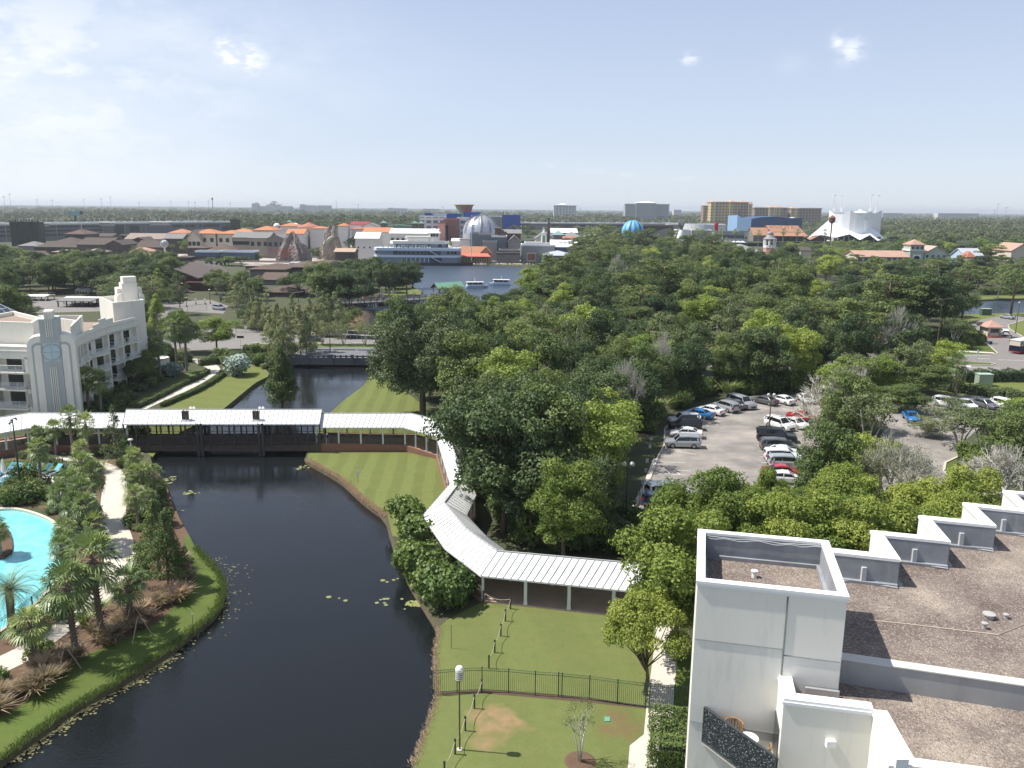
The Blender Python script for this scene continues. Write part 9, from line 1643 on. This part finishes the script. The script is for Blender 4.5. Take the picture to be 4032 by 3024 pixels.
for x,y,r,h,lab in ((1650,2150,2.3,3.4,'glossy large-leaved shrub at the lawn tip under the walkway bend'),(1600,2060,2.1,3.0,'topmost glossy large-leaved shrub at the lawn edge'),(1640,2260,2.2,3.3,'glossy large-leaved shrub over the water, middle one'),(1760,2380,2.3,3.5,'glossy large-leaved shrub nearest the front lawn'),(1700,2330,1.9,2.8,'glossy shrub between the nearest and the middle one'),(1725,2250,1.6,2.4,'glossy shrub against the walkway railing'),(1800,2340,1.7,2.6,'glossy shrub touching the walkway corner')):atbase(x,y,h,r,'bigleaf',lab,'glossy shrubs along the walkway')
atbase(932,1478,4.2,3.0,'silver','silvery blue-green palm-like shrub on the far lawn');atbase(680,1480,2.6,2.2,'silver','smaller silvery shrub by the hotel end')
def shrubs(px,step,kinds,label,group,sc=(.8,1.4),dens=1.0,avoid=()):
 zp=[(q.x,q.y) for q in poly(px)];x0,x1=min(p[0] for p in zp),max(p[0] for p in zp);y0,y1=min(p[1] for p in zp),max(p[1] for p in zp);y=y0
 while y<y1:
  x=x0
  while x<x1:
   a,b_=x+rt.uniform(-.4,.4)*step,y+rt.uniform(-.4,.4)*step;x+=step
   if not inpoly(a,b_,zp) or blocked(a,b_,avoid or NOTREE) or rt.random()>dens:continue
   k=rt.choice(kinds);s=rt.uniform(*sc);H0,R0=DIM[k];inst(T[k],(a,b_,0),rt.uniform(0,6),(s,s,s*rt.uniform(.8,1.2)),label,group)
  y+=step
pathz=[[(q.x,q.y) for q in poly(z)] for z in ([(405,1825),(500,1850),(508,1946),(510,2068),(545,2200),(525,2270),(401,2395),(223,2530),(0,2665),(-150,2740),(-150,2645),(0,2580),(128,2515),(240,2435),(301,2400),(370,2325),(408,2200),(385,2060),(390,1990),(400,1920)],[(60,1770),(420,1815),(420,1850),(260,1840),(60,1805)])]+[pool_w,lag_w]
WB=[(560,1870),(650,1960),(690,2090),(745,2180),(745,2290),(660,2390),(560,2460),(430,2530),(300,2590),(180,2680),(60,2760),(-60,2850),(-150,2750),(0,2665),(223,2535),(401,2400),(540,2270),(560,2190),(520,2060),(515,1950),(510,1870)]
shrubs([(x,y) for x,y in [(515,1870),(640,1930),(660,2060),(600,2230),(520,2330),(400,2440),(250,2550),(60,2680),(-100,2780),(-150,2745),(0,2667),(225,2532),(403,2398),(530,2275),(558,2200),(520,2060)]],1.5,['bushA','bushB','bushM','palmetto'],'dark green shrub along the lagoon side of the curved path','shrubs by the curved path',dens=.8,avoid=pathz)
shrubs([(400,2560),(560,2475),(700,2380),(745,2290),(745,2170),(700,2180),(690,2290),(620,2370),(480,2450),(330,2540),(180,2640),(20,2740),(-120,2820),(-120,2900),(60,2790),(220,2690)],1.15,['tan'],'tan muhly grass clump on the left bank','tan grass clumps',(.8,1.5),.9,pathz)
shrubs([(-150,2000),(100,1998),(240,2050),(290,2120),(290,2260),(200,2420),(30,2550),(-120,2640),(-100,2700),(130,2520),(300,2400),(380,2300),(400,2150),(390,1950),(400,1850),(300,1850),(230,1900),(150,1970),(-150,1985)],1.6,['bushA','bushB','palmetto','bushM'],'dark green shrub between pool and curved path','shrubs by the pool',dens=.75,avoid=pathz)
shrubs([(40,1890),(170,1900),(200,1960),(120,1990),(20,1985)],1.3,['bushM','bushA'],'grey-green shrub below the loungers','shrubs below the loungers',(1.0,1.6),.9,pathz)
shrubs([(100,1700),(620,1725),(640,1780),(560,1860),(430,1815),(100,1785)],2.0,['bushA','bushM','palmetto'],'dark shrub between walkway and path','shrubs below the walkway',dens=.7,avoid=pathz)
shrubs([(250,1660),(560,1480),(680,1440),(760,1410),(720,1440),(600,1530),(440,1640),(330,1680)],1.9,['bushA','bushB','bushM'],'dark shrub at the foot of the left hotel','shrubs by the hotel',(1.0,1.9),.85)
shrubs([(830,1410),(1110,1400),(1160,1436),(1040,1452),(990,1430),(900,1440)],2.2,['bushA','bushM'],'shrub at the bridge abutment','shrubs by the road bridge',(1.0,1.8),.8)
shrubs([(1250,1230),(1400,1225),(1425,1280),(1300,1320),(1150,1305),(1000,1290),(1000,1240)],2.6,['tan','bushM','bushB'],'reedy clump in the marsh','marsh clumps',(1.0,2.2),.8)
shrubs([(3300,1340),(3560,1345),(3820,1310),(3880,1350),(3800,1385),(3600,1360),(3300,1362)],2.2,['bushA','bushB'],'dark shrub under the trees by the sidewalk','undergrowth by the sidewalk',(1.2,2.2),.8)
shrubs([(2610,1640),(2760,1585),(3000,1548),(3240,1540),(3300,1500),(2900,1510),(2680,1560),(2560,1640),(2540,1760),(2590,1760)],2.4,['bushA','bushB','palmetto'],'dark shrub at the back edge of the parking lot','undergrowth by the lot',(1.4,2.8),.85)
shrubs([(3730,1830),(3830,1950),(3900,1960),(3950,1850),(3850,1790)],1.8,['bushA','bushM'],'shrub inside the driveway curve','shrubs inside the driveway',(1.,1.7),.5)
shrubs([(1830,1760),(1900,1900),(1900,1985),(2010,2120),(2080,2170),(2560,2210),(2520,2060),(2100,2040),(1900,1740)],1.8,['bushA','bushB','palmetto'],'shrub in the shade behind the walkway','shade shrubs behind the walkway',(1.2,2.2),.9,[lag_w])
g=np.random.default_rng(8);mb=MB()
BK=[(0,2990),(139,2890),(240,2815),(446,2700),(557,2630),(668,2563),(741,2500),(824,2440),(862,2396),(880,2330),(875,2260),(830,2200)]
bp_=[P(x,y,-.54) for x,y in BK]
def pads(path,n,off,sz,mb):
 for _ in range(n):
  i=g.integers(0,len(path)-1);a,b_=path[i],path[i+1];q=a.lerp(b_,g.random());d=(b_-a).normalized();nn=Vector((d.y,-d.x,0));q=q+nn*(abs(g.normal())*off+.3);s=sz*g.uniform(.4,1.6);k=7;ph=g.uniform(0,6)
  vs_=[(q.x+s*g.uniform(.6,1.1)*math.cos(ph+2*PI*j/k),q.y+s*.8*g.uniform(.6,1.1)*math.sin(ph+2*PI*j/k),-.535+.004*g.random()) for j in range(k)];mb.add(vs_,[tuple(range(k))])
pads(bp_[:6],1500,.5,.09,mb);pads(bp_[5:],110,1.0,.09,mb)
tag(mb.build('algae',M('algae',(.22,.20,.09),.7,.5,1.2,fine=6)),kind='stuff')
mb=MB();rp_=[P(x,y,-.54) for x,y in [(1631,3030),(1675,2900),(1707,2805),(1729,2735),(1723,2690),(1718,2592),(1733,2468),(1690,2400)]];pads(rp_,700,.5,.12,mb);tag(mb.build('water_weed',M('water_weed',(.055,.055,.05),.8,.4,2,fine=6)),kind='stuff')
mb=MB()
for x,y,n in ((1492,2365,6),(1633,2375,26),(640,1905,30),(655,1890,24),(745,1945,10),(1538,2280,5),(1330,2385-20,3),(1190,1840,12),(700,2010,8)):
 c=P(x,y,-.54)
 for _ in range(n):q=c+Vector(g.normal(size=3))*.5;s=g.uniform(.1,.24);k=8;mb.add([(q.x+s*math.cos(2*PI*j/k),q.y+s*math.sin(2*PI*j/k),-.533+.003*g.random()) for j in range(k)],[tuple(range(k))])
tag(mb.build('lily_pads',M('lily_pads',(.24,.26,.10),.5,.35,1.5)),kind='stuff')
def fringe(px,n,h,lm,name,spread=.3):
 W_=[P(x,y,0) for x,y in px];Q=[];Ls=[(b_-a).length for a,b_ in zip(W_,W_[1:])];tot=sum(Ls)
 for (a,b_),L_ in zip(zip(W_,W_[1:]),Ls):
  for _ in range(int(n*L_/tot)):
   q=a.lerp(b_,g.random())+Vector((g.normal()*spread,g.normal()*spread,-.1));dx,dy=g.normal(size=2)*.15;w=Vector((.02,.012,0));hh=h*g.uniform(.5,1.2);e=q+Vector((dx,dy,hh));m_=q.lerp(e,.5);Q.append(([q-w,m_-w,e,m_+w],g.random()))
 o=quads_obj(name,Q,lm,None);o['kind']='stuff'
fringe([(1208,1809),(1248,1831),(1347,1886),(1397,1933),(1446,1978),(1526,2032)],2600,.35,L_tan,'bank_reeds',.2);fringe([(1733,2468),(1722,2540),(1718,2592),(1723,2690),(1729,2730),(1707,2800),(1675,2893),(1631,3017)],3000,.18,L_tan,'edge_grass',.12)
fringe([(0,2985),(139,2880),(240,2807),(446,2690),(557,2618),(668,2551),(741,2490),(824,2429),(862,2385),(875,2330),(869,2267),(824,2217),(769,2156)],6000,.3,L_shrub,'bank_grass',.2);fringe([(1150,1210),(1390,1216),(1430,1245),(1425,1290)],1500,1.6,L_tan,'reed_bed',1.2)
g=np.random.default_rng(77);Pf,Nf,Sf,Tf=[],[],[],[]
def mass(Y0,Y1,n,hh,rr,q,leaf,xk=.72):
 for _ in range(n):
  u=g.random();Y=(1/(1/Y0*(1-u)+1/Y1*u));X=g.uniform(-xk,xk)*Y
  if any(bx0<X/Y<bx1 and Y<ym for bx0,bx1,ym in CLEAR):continue
  h=g.uniform(*hh)*(1+.25*math.sin(X*.006)*math.sin(Y*.004));r=g.uniform(*rr);d=g.normal(size=(q,3));d/=np.linalg.norm(d,axis=1,keepdims=True);d[:,2]=np.abs(d[:,2])*1.0-.25;c=np.array([X,Y,h-r*.75]);Pf.append(c+d*np.array([r,r,r*.75])*g.uniform(.75,1,(q,1)));Nf.append(d+g.normal(size=(q,3))*.5);Sf.append(leaf*g.uniform(.6,1.3,q));t0=g.random();Tf.append(np.clip(t0*.6+g.random(q)*.4,0,1))
CLEAR=[(-.64,.0,890),(-.02,.22,940),(.22,.48,1000)]
mass(740,1250,2300,(11,16),(5,8),130,1.35);mass(1250,2600,3400,(12,18),(6,10),60,2.4);mass(2600,9000,3200,(13,19),(12,22),30,6)
p=np.concatenate(Pf);o=leafmesh('distant_forest',p,np.concatenate(Nf),np.concatenate(Sf),np.concatenate(Tf),L_far,seed=9);o['kind']='stuff'
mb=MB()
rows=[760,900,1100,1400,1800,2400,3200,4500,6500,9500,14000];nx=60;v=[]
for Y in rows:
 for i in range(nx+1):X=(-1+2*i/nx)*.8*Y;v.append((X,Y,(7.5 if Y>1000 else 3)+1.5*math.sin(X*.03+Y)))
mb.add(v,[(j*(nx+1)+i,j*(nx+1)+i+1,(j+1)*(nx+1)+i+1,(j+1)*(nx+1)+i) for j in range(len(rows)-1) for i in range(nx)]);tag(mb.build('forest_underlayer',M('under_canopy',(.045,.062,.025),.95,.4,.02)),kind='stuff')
for i in range(70):
 Y=rt.uniform(560,740);X=rt.uniform(.46,.66)*Y
 plant(rt.choice(['midA','midB','midC']),(X,Y,0),rt.uniform(8,12),rt.uniform(5,8),'crown in the wooded strip right of the white tent','trees right of the tent')
for i in range(34):
 Y=rt.uniform(950,1010);X=rt.uniform(-.66,.55)*Y
 plant(rt.choice(['midA','midB']),(X,Y,0),rt.uniform(10,13),rt.uniform(6,8),'crown in the tree line just behind the garages','trees behind the garages')
for o in list(bpy.data.objects):
 if o.name.startswith('muhly'):o['kind']='thing'
# ================================================================ haze
hz=MB();hz.box(-16050,16050,-110,16050,-2.2,64);o=hz.build('haze',None) if False else None
me=bpy.data.meshes.new('haze');me.from_pydata(hz.v,[],hz.f);m=bpy.data.materials.new('haze_air');m.use_nodes=True;nt=m.node_tree;nt.nodes.clear();oo=N(nt,'ShaderNodeOutputMaterial');pv=N(nt,'ShaderNodeVolumePrincipled')
pv.inputs['Color'].default_value=(.86,.92,1,1);pv.inputs['Density'].default_value=HAZE;pv.inputs['Anisotropy'].default_value=.2;nt.links.new(pv.outputs[0],oo.inputs['Volume']);me.materials.append(m)
o=bpy.data.objects.new('haze',me);COL.objects.link(o);o['kind']='stuff'
for a in range(0):pass
for k,t_ in list(T.items())+[(k,v) for k,v in CARS.items()]:
 if not t_.get('used'):
  for c,gr in t_['kids']:
   for q in gr:bpy.data.objects.remove(q)
   bpy.data.objects.remove(c)
  bpy.data.objects.remove(t_['root'])
